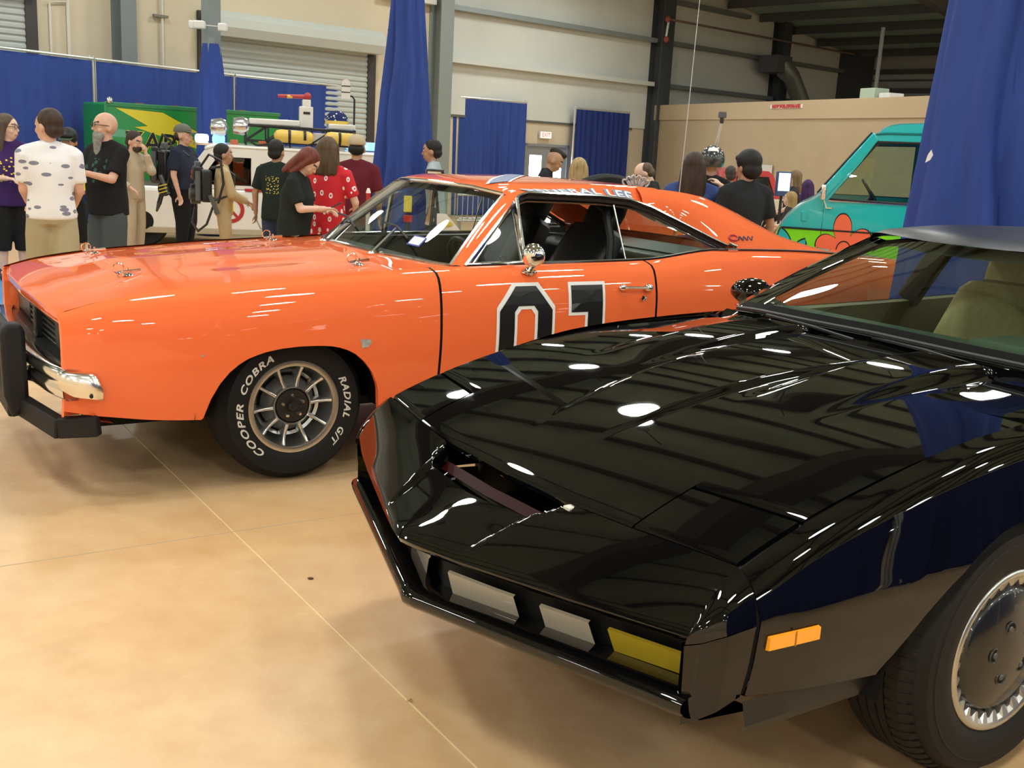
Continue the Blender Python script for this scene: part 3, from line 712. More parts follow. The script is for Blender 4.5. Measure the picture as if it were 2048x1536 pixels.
for t in us:
    row = []
    full = None
    for s_ in np.linspace(-1, 1, 49):
        a = abs(s_)
        u = None
        w_ = a * .66; u0 = ws_top(min(w_, .625)); u = u0 + (2.16 - u0) * t
        p = curve(roof_row(u), 25); x = np.interp(a, np.linspace(0, 1, 25), p[:, 0]); z = np.interp(a, np.linspace(0, 1, 25), p[:, 1])
        z -= .018 * math.exp(-t / .03)
        row.append(V(u, math.copysign(x, s_), z))
    G.append(row)
roof = MB().grid(np.array(G)).build('roof_panel', orange_m, OR, sharp=60)
hl = MB().grid(np.array(G) * np.array([1, .97, 1]) - np.array([0, 0, .035])).build('headliner', vinyl_m, OR)
# sail panels running down to the tail, recessed rear window between them
silh = [(2.0, .60, 1.322), (2.16, .60, 1.318), (2.45, .60, 1.288), (2.60, .597, 1.246), (2.85, .592, 1.160), (3.10, .588, 1.060), (3.46, .585, .972), (3.75, .58, .948)]
lowe = [(2.0, .666, 1.238), (2.16, .672, 1.185), (2.45, .762, 1.058), (2.56, .812, 1.012), (2.85, .815, 1.008), (3.10, .812, .998), (3.46, .80, .972), (3.75, .78, .952)]
su = [p[0] for p in silh]
for sd in (1, -1):
    G = []; I = []
    for u in np.linspace(2.0, 3.75, 46):
        a = pchip(su, np.array([p[1:] for p in silh]), u)[0]; b = pchip(su, np.array([p[1:] for p in lowe]), u)[0]
        row = []
        for t in np.linspace(0, 1, 12):
            w = a[0] + (b[0] - a[0]) * t; z = a[1] + (b[1] - a[1]) * t
            blg = .028 * math.sin(PI * t) * np.interp(u, [2.0, 2.3, 3.2, 3.75], [.35, 1, .8, .1])
            row.append(V(u, sd * (w + blg * .8), z + blg * .8))
        G.append([V(u, sd * (a[0] - .022), a[1] - .012), V(u, sd * (a[0] - .008), a[1] - .002)] + row)
        I.append([V(u, sd * (a[0] - .022), a[1] - .012), V(u, sd * (a[0] - .045), min(a[1] - .02, np.interp(u, [2.16, 2.8, 3.75], [1.30, 1.0, .94])))])
    MB().grid(np.array(G)).build('sail_panel', orange_m, OR, sharp=60)
    MB().grid(np.array(I)).build('sail_inner', orange_m, OR)
gl_m = glass('clear car glass', (.80, .90, .86))
G = [[V(2.16 + (2.80 - 2.16) * t, w, 1.315 + (1.0 - 1.315) * t - .01 * (w / .55) ** 2) for t in np.linspace(0, 1, 8)] for w in np.linspace(-.56, .56, 13)]
MB().grid(np.array(G)).build('rear_window', gl_m, OR)
G = [[V(u, w, np.interp(u, [2.80, 3.4, 4.2, 4.29], [1.0, .965, .915, .88]) + .012 * (1 - (w / .8) ** 2)) for u in np.linspace(2.8, 4.29, 22)] for w in np.linspace(-.79, .79, 25)]
for i, w in enumerate(np.linspace(-.79, .79, 25)):
    for j, p in enumerate(G[i]): G[i][j] = (p[0], p[1] * np.interp(p[0], [2.8, 3.6, 4.29], [1.03, 1.0, .89]), p[2])
MB().grid(np.array(G)).build('trunk_lid', orange_m, OR)
G = [[V(4.29 + .02 * (1 - (w / .8) ** 2), w, z) for z in (.885, .80, .62, .46)] for w in np.linspace(-.79, .79, 15)]
MB().grid(np.array(G)).build('tail_panel', orange_m, OR)
MB().box(4.305, 4.33, -.72, .72, .66, .80).build('tail_lamps', mat('tail red', (.3, .01, .01), .3), OR, bevel=.008)
MB().box(4.30, 4.38, -.84, .84, .50, .60).build('rear_bumper', chrome_m, OR, bevel=.025)
# windscreen glass, A pillars and bright trim
G = []
for w in np.linspace(-.74, .74, 25):
    k = w / .74; b = (ws_base(.755 * abs(k)), .757 * k, ws_z(.757 * k)); tw = .612 * k
    t_ = (ws_top(tw) + .004, tw, np.interp(abs(tw), [0, .4, .625], [1.300, 1.293, 1.268]))
    G.append([V(b[0] + (t_[0] - b[0]) * s_, b[1] + (t_[1] - b[1]) * s_, b[2] + (t_[2] - b[2]) * s_ + .012 * math.sin(PI * s_)) for s_ in np.linspace(0, 1, 12)])
MB().grid(np.array(G)).build('windscreen', gl_m, OR)
G = np.array(G)
tr = [tuple(p) for p in G[:, 0]]; MB().tube(tr, .011, 6).build('windscreen_trim', chrome_m, OR)
MB().tube([(x, y, z + .004) for x, y, z in G[:, -1]], .010, 6).build('windscreen_trim', chrome_m, OR)
for e, sd in ((0, -1), (-1, 1)):
    MB().tube([tuple(p) for p in G[e]], .011, 6).build('windscreen_trim', chrome_m, OR)
    # pillar: orange strip between windscreen and vent window
    a = np.array(G[e]); b0 = np.array(V(.845, sd * .806, .940)); b1 = np.array(V(1.235, sd * .664, 1.288)); P = []
    for i, s_ in enumerate(np.linspace(0, 1, 12)):
        q = b0 + (b1 - b0) * s_; mid_ = (a[i] + q) / 2 + np.array([-.008, -sd * .014, .008]); P.append([tuple(a[i]), tuple(a[i] * .7 + q * .3 + np.array([-.006, -sd * .01, .006])), tuple(mid_), tuple(q)])
    MB().grid(np.array(P)).build('windscreen_pillar', orange_m, OR, sharp=60)
    # drip rail down the pillar, along the roof and down the sail
    rail = [V(.850, sd * .812, .945), V(1.05, sd * .736, 1.122), V(1.215, sd * .672, 1.268), V(1.27, sd * .668, 1.284), V(1.50, sd * .670, 1.281), V(1.72, sd * .672, 1.276), V(1.90, sd * .674, 1.262), V(2.04, sd * .682, 1.226), V(2.23, sd * .718, 1.148), V(2.40, sd * .765, 1.074), V(2.50, sd * .80, 1.032)]
    MB().tube(rail, .011, 6).build('drip_rail', chrome_m, OR)
    seal = [(x, y + sd * .012, z - .018) for x, y, z in rail]
    MB().tube(seal, .013, 6).build('window_seal', mat('window rubber', (.03, .022, .018), .45), OR)
    inner = [(x, y + sd * .014, z - .040) for x, y, z in rail[2:]]
    MB().tube(inner, .006, 5).build('window_trim', mat('dull trim', (.35, .30, .27), .3, metal=1.0), OR)
    # belt moulding
    us_ = np.linspace(.85, 2.46, 20)
    MB().tube([V(u, sd * (oside.at([u])[0][0, 0] + .002), oside.at([u])[0][0, 1] + .004) for u in us_], .008, 6).build('belt_moulding', chrome_m, OR)
    us_ = np.linspace(2.42, 3.5, 16)
    MB().tube([V(2.505, sd * .808, 1.045), V(2.545, sd * .825, 1.03), V(2.55, sd * .828, 1.012), V(2.48, sd * .826, 1.012)], .011, 6).build('window_corner', chrome_m, OR)
    MB().tube([V(u, sd * (oside.at([u])[0][0, 0] + .006), oside.at([u])[0][0, 1] + .004) for u in us_], .006, 6).build('quarter_moulding', mat('dark moulding', (.10, .06, .05), .35, metal=.6), OR)
    # inner shoulder closing belt to cabin
    us_ = np.linspace(.80, 2.5, 16)
    MB().grid(np.array([[V(u, sd * (oside.at([u])[0][0, 0] + .004), oside.at([u])[0][0, 1] - .002), V(u, sd * .76, oside.at([u])[0][0, 1] - .01), V(u, sd * .745, .80), V(u, sd * .74, .30)] for u in us_])).build('door_trim', vinyl_m, OR)
    # vent window with chrome frame
    fr = [V(.905, sd * .800, .958), V(1.145, sd * .716, 1.222), V(1.168, sd * .800, .960)]
    MB().tube(fr, .010, 6, closed=True).build('vent_frame', chrome_m, OR)
    MB().add(fr, [(0, 1, 2)]).build('vent_glass', gl_m, OR, smooth=False)
    MB().bar(V(1.185, sd * .802, .955), V(1.185, sd * .690, 1.258), .018, .03, up=(0, 1, 0)).build('vent_bar', chrome_m, OR, bevel=.004)
    # rear quarter glass
    q = [V(1.80, sd * .806, .965), V(1.80, sd * .672, 1.235), V(1.92, sd * .676, 1.222), V(2.08, sd * .70, 1.165), V(2.28, sd * .745, 1.085), V(2.44, sd * .80, 1.02)]
    MB().add(q, [tuple(range(6))]).build('quarter_glass', gl_m, OR, smooth=False)
    MB().bar(q[0], q[1], .006, .006).build('glass_edge', alu_m, OR)
# cabin
mb = MB(); mb.box(.62, 2.7, -.74, .74, .29, .33); mb.box(2.35, 2.42, -.74, .74, .3, .95); mb.box(2.3, 2.75, -.70, .70, .93, .97)
mb.build('cabin_floor', vinyl_m, OR, smooth=False)
dash_m = mat('dashboard black', (.03, .036, .033), .55)
G = [[V(ws_base(min(.72, abs(w))) + .05, w, .93), V(.84, w, .935), V(.93, w, .915), V(.95, w, .86), V(.93, w, .70)] for w in np.linspace(-.72, .72, 15)]
MB().grid(np.array(G)).build('dashboard', dash_m, OR)
bucket_seat(OR, 1.42, .36, vinyl_m, .33, .50, head=True); bucket_seat(OR, 1.42, -.36, vinyl_m, .33, .50, head=True)
MB().box(2.0, 2.35, -.62, .62, .33, .62).build('rear_bench', vinyl_m, OR, bevel=.05)
MB().box(2.2, 2.36, -.62, .62, .55, .96).build('rear_backrest', vinyl_m, OR, bevel=.05)
steering(OR, 1.14, .36, .86, .19, vinyl_m, .45)
rb = MB()
for sd in (1, -1): rb.tube([V(1.85, sd * .60, .35), V(1.85, sd * .60, 1.05), V(1.85, sd * .54, 1.20), V(1.85, sd * .42, 1.24), V(1.85, 0, 1.245)], .022, 8)
rb.build('roll_bar', vinyl_m, OR)
# wipers
for w0, lean in ((.30, .34), (-.33, .34)):
    p = bpy.data.objects.new('wiper', None); COL.objects.link(p); p.parent = OR
    a = V(.585, w0 + .03, .955); b = V(.74, w0 - .02, 1.075)
    MB().tube([a, b], [.012, .006], 6).build('wiper_arm', chrome_m, p); MB().ell(a, (.02, .02, .012)).build('wiper_pivot', chrome_m, p)
    MB().tube([V(.80, w0 - .28, 1.082), V(.745, w0 - .02, 1.085), V(.69, w0 + .22, 1.045)], .006, 5).build('wiper_blade', black_m, p)
# registration sticker inside the glass
stm = mat('sticker white', (.85, .85, .88), .5); stb = mat('sticker blue', (.03, .05, .35), .5)
def on_glass(s_, t_, off=.0):   # s across (0..24), t up 0..1
    i = int(round(s_)); p = G_ws[i]; j = t_ * (len(p) - 1); k = int(j); q = p[k] * (1 - j + k) + p[min(k + 1, len(p) - 1)] * (j - k); return q + np.array([.006, 0, -.004])
G_ws = np.array([[V(0, 0, 0)] * 12] * 25, float)
for i, w in enumerate(np.linspace(-.74, .74, 25)):
    k = w / .74; b = (ws_base(.755 * abs(k)), .757 * k, ws_z(.757 * k)); tw = .612 * k; t_ = (ws_top(tw) + .004, tw, np.interp(abs(tw), [0, .4, .625], [1.300, 1.293, 1.268]))
    for j, s_ in enumerate(np.linspace(0, 1, 12)): G_ws[i, j] = V(b[0] + (t_[0] - b[0]) * s_, b[1] + (t_[1] - b[1]) * s_, b[2] + (t_[2] - b[2]) * s_ + .012 * math.sin(PI * s_))
cc = on_glass(20, .20); du_ = (on_glass(22, .20) - on_glass(19, .20)); du_ /= np.linalg.norm(du_); dv_ = on_glass(20, .4) - on_glass(20, .1); dv_ /= np.linalg.norm(dv_)
for nm, a, b, m_, o_ in (('sticker_border', .045, .034, stb, 0), ('windscreen_sticker', .037, .026, stm, -.0015)):
    nn = np.cross(du_, dv_); nn /= np.linalg.norm(nn); nn *= np.sign(-nn[0]) * 1
    q = [tuple(cc + du_ * x * a + dv_ * y * b + nn * (.010 - o_)) for x, y in ((-1, -1), (1, -1), (1, 1), (-1, 1))]
    MB().add(q, [(0, 1, 2, 3)]).build(nm, m_, OR, smooth=False)
# round chrome door mirror
mr = bpy.data.objects.new('door_mirror', None); COL.objects.link(mr); mr.parent = OR
cx = V(1.155, .925, 1.005)
MB().lathe([(0, -.040), (.025, -.037), (.046, -.026), (.056, -.008), (.058, .006), (.052, .012), (0, .010)], 28, 'x').build('mirror_shell', chrome2_m, mr, sharp=50)
mr.children[0].location = cx; mr.children[0].rotation_euler = (0, 0, 1.0)
MB().tube([V(1.155, .925, .955), V(1.15, .915, .935), V(1.15, .905, .925)], [.014, .018, .026], 10).ell(V(1.150, .905, .922), (.045, .024, .012)).build('mirror_foot', chrome2_m, mr)
# door handle, lock, antenna knob
hn = bpy.data.objects.new('door_handle', None); COL.objects.link(hn); hn.parent = OR
wv = oside.w_at(1.78, .838)
MB().tube([V(1.69, wv + .012, .842), V(1.70, wv + .03, .843), V(1.84, wv + .032, .838)], .007, 8).build('handle_bar', chrome_m, hn); MB().ell(V(1.685, wv + .014, .842), (.022, .014, .016)).ell(V(1.845, wv + .018, .838), (.030, .022, .020)).build('handle_boss', chrome_m, hn)
MB().lathe([(0, 0), (.012, .0), (.014, -.008)], 14, 'y', V(1.818, oside.w_at(1.818, .785) + .006, .785)).build('door_lock', chrome_m, OR)
# racing numbers
blk = mat('number black', (.008, .008, .009), .35, coat=.5); wht = mat('number white', (.85, .84, .82), .4)
def octo(x0, x1, z0, z1, c): return [(x0 + c, z0), (x1 - c, z0), (x1, z0 + c * 1.25), (x1, z1 - c * 1.25), (x1 - c, z1), (x0 + c, z1), (x0, z1 - c * 1.25), (x0, z0 + c * 1.25)]
def grow(p, d, cx, cz): return p
zb, zt = .400, .876
sp = .016
for nm, m_, o_, e in (('number_outline', wht, .0025, 0), ('number', blk, .0045, sp)):
    me = shape_mesh([octo(.953 + e, 1.282 - e, zb + e, zt - e, .092), octo(1.068 - e, 1.167 + e, zb + .118 - e, zt - .125 + e, .022)], .06)
    decal(me, OR, oside, m_, nm, OR, o_)
    one = [(1.362 + e, zt - .002 - e), (1.362 + e, zt - .165 + e), (1.462 + e, zt - .165 + e), (1.462 + e, zb + e), (1.583 - e, zb + e), (1.583 - e, zt - .002 - e)]
    decal(shape_mesh([one], .06), OR, oside, m_, nm, OR, o_)
# bare patches where the paint chipped
chip = mat('bare metal chip', (.45, .45, .40), .6, noise_amt=.4, noise_scale=60)
for cu_, cz_, r in ((.285, .628, .026), (-.425, .610, .006)):
    pts = [(cu_ + r * (1 + .35 * math.sin(3 * a + 1)) * math.cos(a) * .9, cz_ + r * (1 + .3 * math.cos(2 * a)) * math.sin(a)) for a in np.linspace(0, 2 * PI, 18, endpoint=False)]
    decal(shape_mesh([pts]), OR, oside, chip, 'paint_chip', OR, .002)
# roof lettering on both gutters, and a dark painted band across the roof
def roof_map(sd):
    def f(x, y, z):
        u = 1.60 - x * sd * -1 if sd < 0 else 1.60 + x
        p = curve(roof_row(u), 60)[::-1]; s_ = np.concatenate([[0], np.cumsum(np.linalg.norm(np.diff(p, axis=0), axis=1))])
        q = .042 + y; w = np.interp(q, s_, p[:, 0]); zz = np.interp(q, s_, p[:, 1]); return V(u, sd * (w + .002), zz + .0032 + z)
    return f
rb_m = mat('roof letter blue', (.16, .20, .30), .5)
for sd in (1,):
    for nm, bold, m_, o_ in (('roof_lettering_edge', .0075, rb_m, 0), ('roof_lettering', .0008, wht, .002)):
        me = text_mesh('GENERAL LEE', .072, bold=bold, spacing=1.12); xs = [v.co.x for v in me.vertices]; k = .70 / .66
        wd = .70 / (max(xs) - min(xs)); dice(me, .02); f = roof_map(sd); warp(me, lambda x, y, z, f=f, o_=o_, wd=wd: f(x * wd, y, o_)); link(nm, me, m_, OR, False)
def roof_band(u0, u1, w0, w1, wd, m_, o_):
    P = []
    for t in np.linspace(0, 1, 24):
        u = u0 + (u1 - u0) * t; w = w0 + (w1 - w0) * t; row = []
        for s_ in (-1, 1):
            uu = u + s_ * wd; p = curve(roof_row(uu), 60); zz = np.interp(abs(w), p[:, 0], p[:, 1]); row.append(V(uu, w, zz + o_))
        P.append(row)
    return MB().grid(np.array(P)).build('roof_band', m_, OR)
roof_band(1.22, 1.95, .46, -.46, .075, wht, .003); roof_band(1.22, 1.95, .46, -.46, .055, mat('roof band blue', (.06, .09, .22), .45), .005)
# script badge on the sail panel
me = text_mesh('R/T', .05, shear=.3, bold=.003, spacing=1.3); 
bdg = bpy.data.objects.new('sail_badge', None); COL.objects.link(bdg); bdg.parent = OR
def sail_pt(u, z, off=.012):
    a = pchip(su, np.array([p[1:] for p in silh]), u)[0]; b = pchip(su, np.array([p[1:] for p in lowe]), u)[0]; t = np.clip((a[1] - z) / (a[1] - b[1]), 0, 1); blg = .028 * math.sin(PI * t) * np.interp(u, [2.0, 2.3, 3.2, 3.75], [.35, 1, .8, .1])
    return V(u, a[0] + (b[0] - a[0]) * t + blg * .8 + off, z)
bpk = mat('badge red', (.45, .03, .06), .4); bpb = mat('badge dark', (.05, .04, .08), .3)
mb = MB(); mb.tube([sail_pt(2.56 + .03 * math.cos(a), 1.075 + .014 * math.sin(a)) for a in np.linspace(0, 2 * PI, 16, endpoint=False)], .005, 5, closed=True); mb.build('badge_loop', bpk, bdg)
mb = MB(); xs = np.linspace(2.595, 2.72, 26); mb.tube([sail_pt(u, 1.072 + .010 * math.sin((u - 2.6) * 180)) for u in xs], .004, 5); mb.build('badge_script', bpb, bdg)
# hood pins
for u, w in ((-.55, -.55), (-.586, .36), (.40, .60), (.40, -.58)):
    h = bpy.data.objects.new('hood_pin', None); COL.objects.link(h); h.parent = OR; z = hz(u, w)
    MB().lathe([(0, .008), (.016, .008), (.022, .003), (.024, 0)], 14, 'z', V(u, w, z)).build('pin_plate', chrome_m, h)
    MB().tube([V(u, w, z), V(u, w, z + .032)], .005, 6).tube([V(u - .05, w + .01, z + .016), V(u + .055, w - .012, z + .020)], [.004, .008], 6).build('pin_post', chrome_m, h)
    MB().tube([V(u - .045 + .022 * math.cos(a), w + .02 + .004 * math.sin(a), z + .034 + .022 * math.sin(a)) for a in np.linspace(0, 2 * PI, 16, endpoint=False)], .003, 5, closed=True).build('pin_ring', chrome_m, h)
    MB().tube([V(u - .04, w + .03, z + .012), V(u - .06, w + .06, z + .008), V(u - .055, w + .09, z + .003)], .002, 5).build('pin_lanyard', chrome_m, h)
# whip antenna on the tail
an = bpy.data.objects.new('whip_antenna', None); COL.objects.link(an); an.parent = OR
MB().tube([V(3.1, -.35, .985), V(3.1, -.35, 1.05)], .014, 8).build('antenna_base', chrome_m, an)
MB().tube([V(3.1, -.35, 1.05), V(3.14, -.37, 1.7), V(3.19, -.40, 2.55)], [.004, .003, .002], 5).build('antenna_whip', mat('whip steel', (.6, .6, .58), .3, metal=.7), an)
# ------------------------------------------------------------------ black coupe, nose low and wedge shaped
BK = thing('black_car', 'glossy black low-nosed coupe with an amber side marker in the foreground', 'car', (.82, 3.221, 0), .577)
bpaint = mat('black paint', (.002, .002, .0023), .02, spec=.55)
bblack = mat('matt trim black', (.008, .008, .008), .5)
kside = Side([
    (-.935, [(.792, .682), (.815, .672), (.836, .648), (.857, .607), (.861, .596), (.859, .582), (.850, .50), (.836, .428)]),
    (-.75, [(.792, .757), (.822, .746), (.845, .715), (.878, .628), (.884, .606), (.883, .590), (.876, .50), (.862, .418)]),
    (-.45, [(.792, .838), (.828, .824), (.854, .785), (.897, .650), (.905, .618), (.904, .600), (.898, .50), (.882, .405)]),
    (-.2, [(.792, .886), (.832, .870), (.860, .825), (.908, .660), (.917, .622), (.916, .604), (.910, .49), (.893, .40)]),
    (.10, [(.792, .910), (.836, .893), (.864, .845), (.913, .668), (.922, .626), (.921, .606), (.914, .48), (.896, .38)]),
    (.55, [(.790, .925), (.836, .906), (.866, .855), (.915, .672), (.925, .630), (.924, .608), (.914, .45), (.885, .28)]),
    (1.2, [(.780, .935), (.834, .916), (.866, .862), (.917, .676), (.927, .632), (.926, .610), (.914, .45), (.885, .26)]),
    (1.9, [(.775, .950), (.832, .930), (.866, .872), (.918, .680), (.928, .634), (.927, .612), (.914, .45), (.885, .27)]),
    (2.5, [(.770, .968), (.828, .946), (.864, .882), (.916, .684), (.926, .636), (.925, .614), (.911, .46), (.89, .32)]),
    (3.1, [(.745, .960), (.80, .938), (.838, .875), (.89, .684), (.898, .636), (.897, .614), (.88, .48), (.86, .38)]),
    (3.5, [(.70, .935), (.75, .912), (.788, .85), (.835, .684), (.844, .636), (.843, .614), (.82, .50), (.80, .44)])], 60)
k_arch = [(-.56, .38), (-.54, .427), (-.50, .475), (-.443, .537), (-.37, .60), (-.29, .652), (-.20, .690), (-.116, .710), (-.04, .715), (.05, .709), (.14, .686), (.22, .65), (.30, .60), (.37, .54), (.42, .47), (.45, .40), (.47, .30)]
k_rear = [(a + 2.60, z - .01) for a, z in k_arch]
def k_base(u): return float(np.interp(u, [-.935, -.545, .4, .6, 2.0, 2.9, 3.5], [.430, .405, .30, .27, .26, .33, .45]))
kf, kr = arch_fn(k_arch, k_base), arch_fn(k_rear, k_base)
def k_seam_u(w): return float(np.interp(abs(w), [0, .28, .507, .782, .80], [-1.003, -.995, -.969, -.925, -.922]))
def k_z0(u): return float(pchip([-1.03, -.97, -.79, -.6, -.35, 0, .33, .5], np.array([[.668], [.700], [.772], .828 * np.ones(1), [.881], [.920], [.932], [.935]]), u)[0, 0])
def sst(x, a, b): t = np.clip((x - a) / (b - a), 0, 1); return t * t * (3 - 2 * t)
def k_hood(u, w):
    a = abs(w); z = k_z0(u) - .024 * (a / .79) ** 2
    bw = np.interp(u, [-.8, -.65, .33], [.10, .125, .215])
    z += .014 * sst(u, -.85, -.25) * (1 - sst(a, bw - .006, bw + .022))
    z += .036 * sst(u, -.42, .26) * sst(a, .205, .245) * (1 - sst(a, .43, .475))
    return z
for sd in (1, -1):
    MB().grid(kside.panel(dense(-.918, .50, 40, (-.55, .45), .05, 14), 26, kf, sd)).build('front_fender', bpaint, BK, sharp=60)
    MB().grid(kside.panel(dense(.508, 1.62, 20), 24, k_base, sd)).build('door', bpaint, BK, sharp=60)
    MB().grid(kside.panel(dense(1.628, 3.5, 50, (2.05, 3.05), .05, 12), 24, kr, sd)).build('quarter_panel', bpaint, BK, sharp=60)
    for us in ((-.926, -.91), (.496, .512), (1.618, 1.632)):
        P = kside.panel(us, 20, k_base, sd, lip=0); P[:, :, 1] += sd * .010; MB().grid(P).build('gap_seal', seam_m, BK)
    # dark strip under the hood-to-fender gap
    MB().grid(np.array([[V(u, sd * .778, k_hood(u, .778) - .012), V(u, sd * .80, kside.at([u])[0][0, 1] - .012)] for u in np.linspace(-.93, .5, 24)])).build('gap_seal', seam_m, BK)
# hood: centre part runs to the nose seam, outer parts stop behind the lamp lids
def lid_rear(w): return float(np.interp(abs(w), [.50, .507, .782, .80], [-.794, -.794, -.746, -.743]))
def k_hood_rear(w): return float(np.interp(abs(w), [0, .25, .5, .785], [.318, .315, .34, .42]))
def hood_part(ws, front):
    G = []
    for w in ws:
        f = front(w); row = [V(f + .012, w, k_hood(f, w) - .022), V(f, w, k_hood(f, w) - .014), V(f, w, k_hood(f, w) - .003)]
        for t in np.linspace(.006, 1, 46): u = f + (k_hood_rear(w) - f) * t; row.append(V(u, w, k_hood(u, w)))
        r = row[-1]; row.append((r[0] + .001, r[1], r[2] - .004)); row.append((r[0] - .004, r[1], r[2] - .022))
        G.append(row)
    return np.array(G)
mb = MB()
wl_ = sorted(set(list(np.linspace(-.501, .501, 61)) + [s_ * q for s_ in (-1, 1) for q in np.linspace(.10, .25, 16)]))
mb.grid(hood_part(wl_, lambda w: k_seam_u(w) + .002))
for sd in (1, -1): mb.grid(hood_part([sd * w for w in np.linspace(.501, .786, 20)], lambda w: lid_rear(w) + .006))
mb.build('hood', bpaint, BK, sharp=40)
for sd in (1, -1):
    G = []
    for a in np.linspace(0, 1, 14):
        w = .507 + (.784 - .507) * a; f = k_seam_u(w) + .004; r = lid_rear(w) - .004
        row = [V(f + .004, sd * w, k_hood(f, w) - .018), V(f, sd * w, k_hood(f, w) - .004)] + [V(f + (r - f) * t, sd * w, k_hood(f + (r - f) * t, w) + .001) for t in np.linspace(.03, .97, 12)] + [V(r, sd * w, k_hood(r, w) - .004), V(r - .003, sd * w, k_hood(r, w) - .018)]
        G.append(row)
    first = [(x, y + sd * .0, z - .016) for x, y, z in G[0]]; last = [(x, y, z - .016) for x, y, z in G[-1]]
    MB().grid(np.array([first] + G + [last])).build('headlamp_lid', bpaint, BK, sharp=40)
    MB().grid(np.array([[V(k_seam_u(w) - .004, sd * w, k_hood(k_seam_u(w), w) - .016), V(lid_rear(w) + .012, sd * w, k_hood(lid_rear(w), w) - .016)] for w in np.linspace(.49, .80, 8)])).build('gap_seal', seam_m, BK)
# nose cover
def lip_u(w): return float(np.interp(abs(w), [0, .06, .19, .50, .803, .84], [-1.288, -1.276, -1.236, -1.140, -1.037, -1.015]))
def lip_z(w): return float(np.interp(abs(w), [0, .2, .803], [.550, .550, .572]))
def nose_top(w, t):
    us_, zs_ = k_seam_u(min(abs(w), .80)) - .004, k_hood(k_seam_u(min(abs(w), .79)), min(abs(w), .79)) - .001
    if abs(w) > .79: zs_ -= (abs(w) - .79) * .5
    u = us_ + (lip_u(w) - us_) * t; z = zs_ + (lip_z(w) - zs_) * t
    z += .012 * math.sin(PI * t)
    b = np.interp(t, [0, .35, 1], [.29, .235, .185])
    z -= .016 * (1 - sst(abs(w), b - .004, b + .010)) * (1 - sst(t, .55, 1.0))
    slot = sst(b - abs(w), 0.0, .02) * (1 - sst(t, .27, .31))
    z -= .055 * slot
    return u, z
ws = sorted(set(list(np.linspace(-.79, .79, 57)) + [s_ * q for s_ in (-1, 1) for q in np.linspace(.17, .31, 22)]))
G = []
for w in ws:
    row = []
    for t in list(np.linspace(0, .26, 5)) + list(np.linspace(.27, .33, 5)) + list(np.linspace(.38, .97, 14)):
        u, z = nose_top(w, t); row.append(V(u, w, z))
    u, z = lip_u(w), lip_z(w)
    row += [V(u - .002, w, z - .006), V(u + .004, w, z - .018), V(u + .018, w, z - .026)]
    G.append(row)
nose = MB().grid(np.array(G)).build('nose_cover', bpaint, BK, sharp=45)
# front opening: soffit, back wall, floor and lower lip
def low_u(w): return float(np.interp(abs(w), [0, .06, .776, .84], [-1.276, -1.258, -1.066, -1.04]))
def low_z(w): return float(np.interp(abs(w), [0, .776], [.400, .436]))
def rec_u(w): return -1.155 + .32 * abs(w)
G = []
for w in np.linspace(-.785, .785, 41):
    G.append([V(lip_u(w) + .016, w, lip_z(w) - .026), V(lip_u(w) + .05, w, lip_z(w) - .040), V(rec_u(w) - .01, w, lip_z(w) - .062), V(rec_u(w), w, lip_z(w) - .085), V(rec_u(w), w, low_z(w) - .028), V(low_u(w) + .11, w, low_z(w) - .014)])
MB().grid(np.array(G)).build('nose_opening', bblack, BK, sharp=50)
G = []
for w in np.linspace(-.80, .80, 49):
    u, z = low_u(w), low_z(w)
    G.append([V(u + .125, w, z - .010), V(u + .08, w, z - .002), V(u + .03, w, z + .002), V(u + .006, w, z - .006), V(u, w, z - .018), V(u + .002, w, z - .030), V(u + .016, w, z - .044), V(u + .06, w, z - .060), V(u + .22, w, z - .075)])
MB().grid(np.array(G)).build('lower_lip', bpaint, BK, sharp=50)
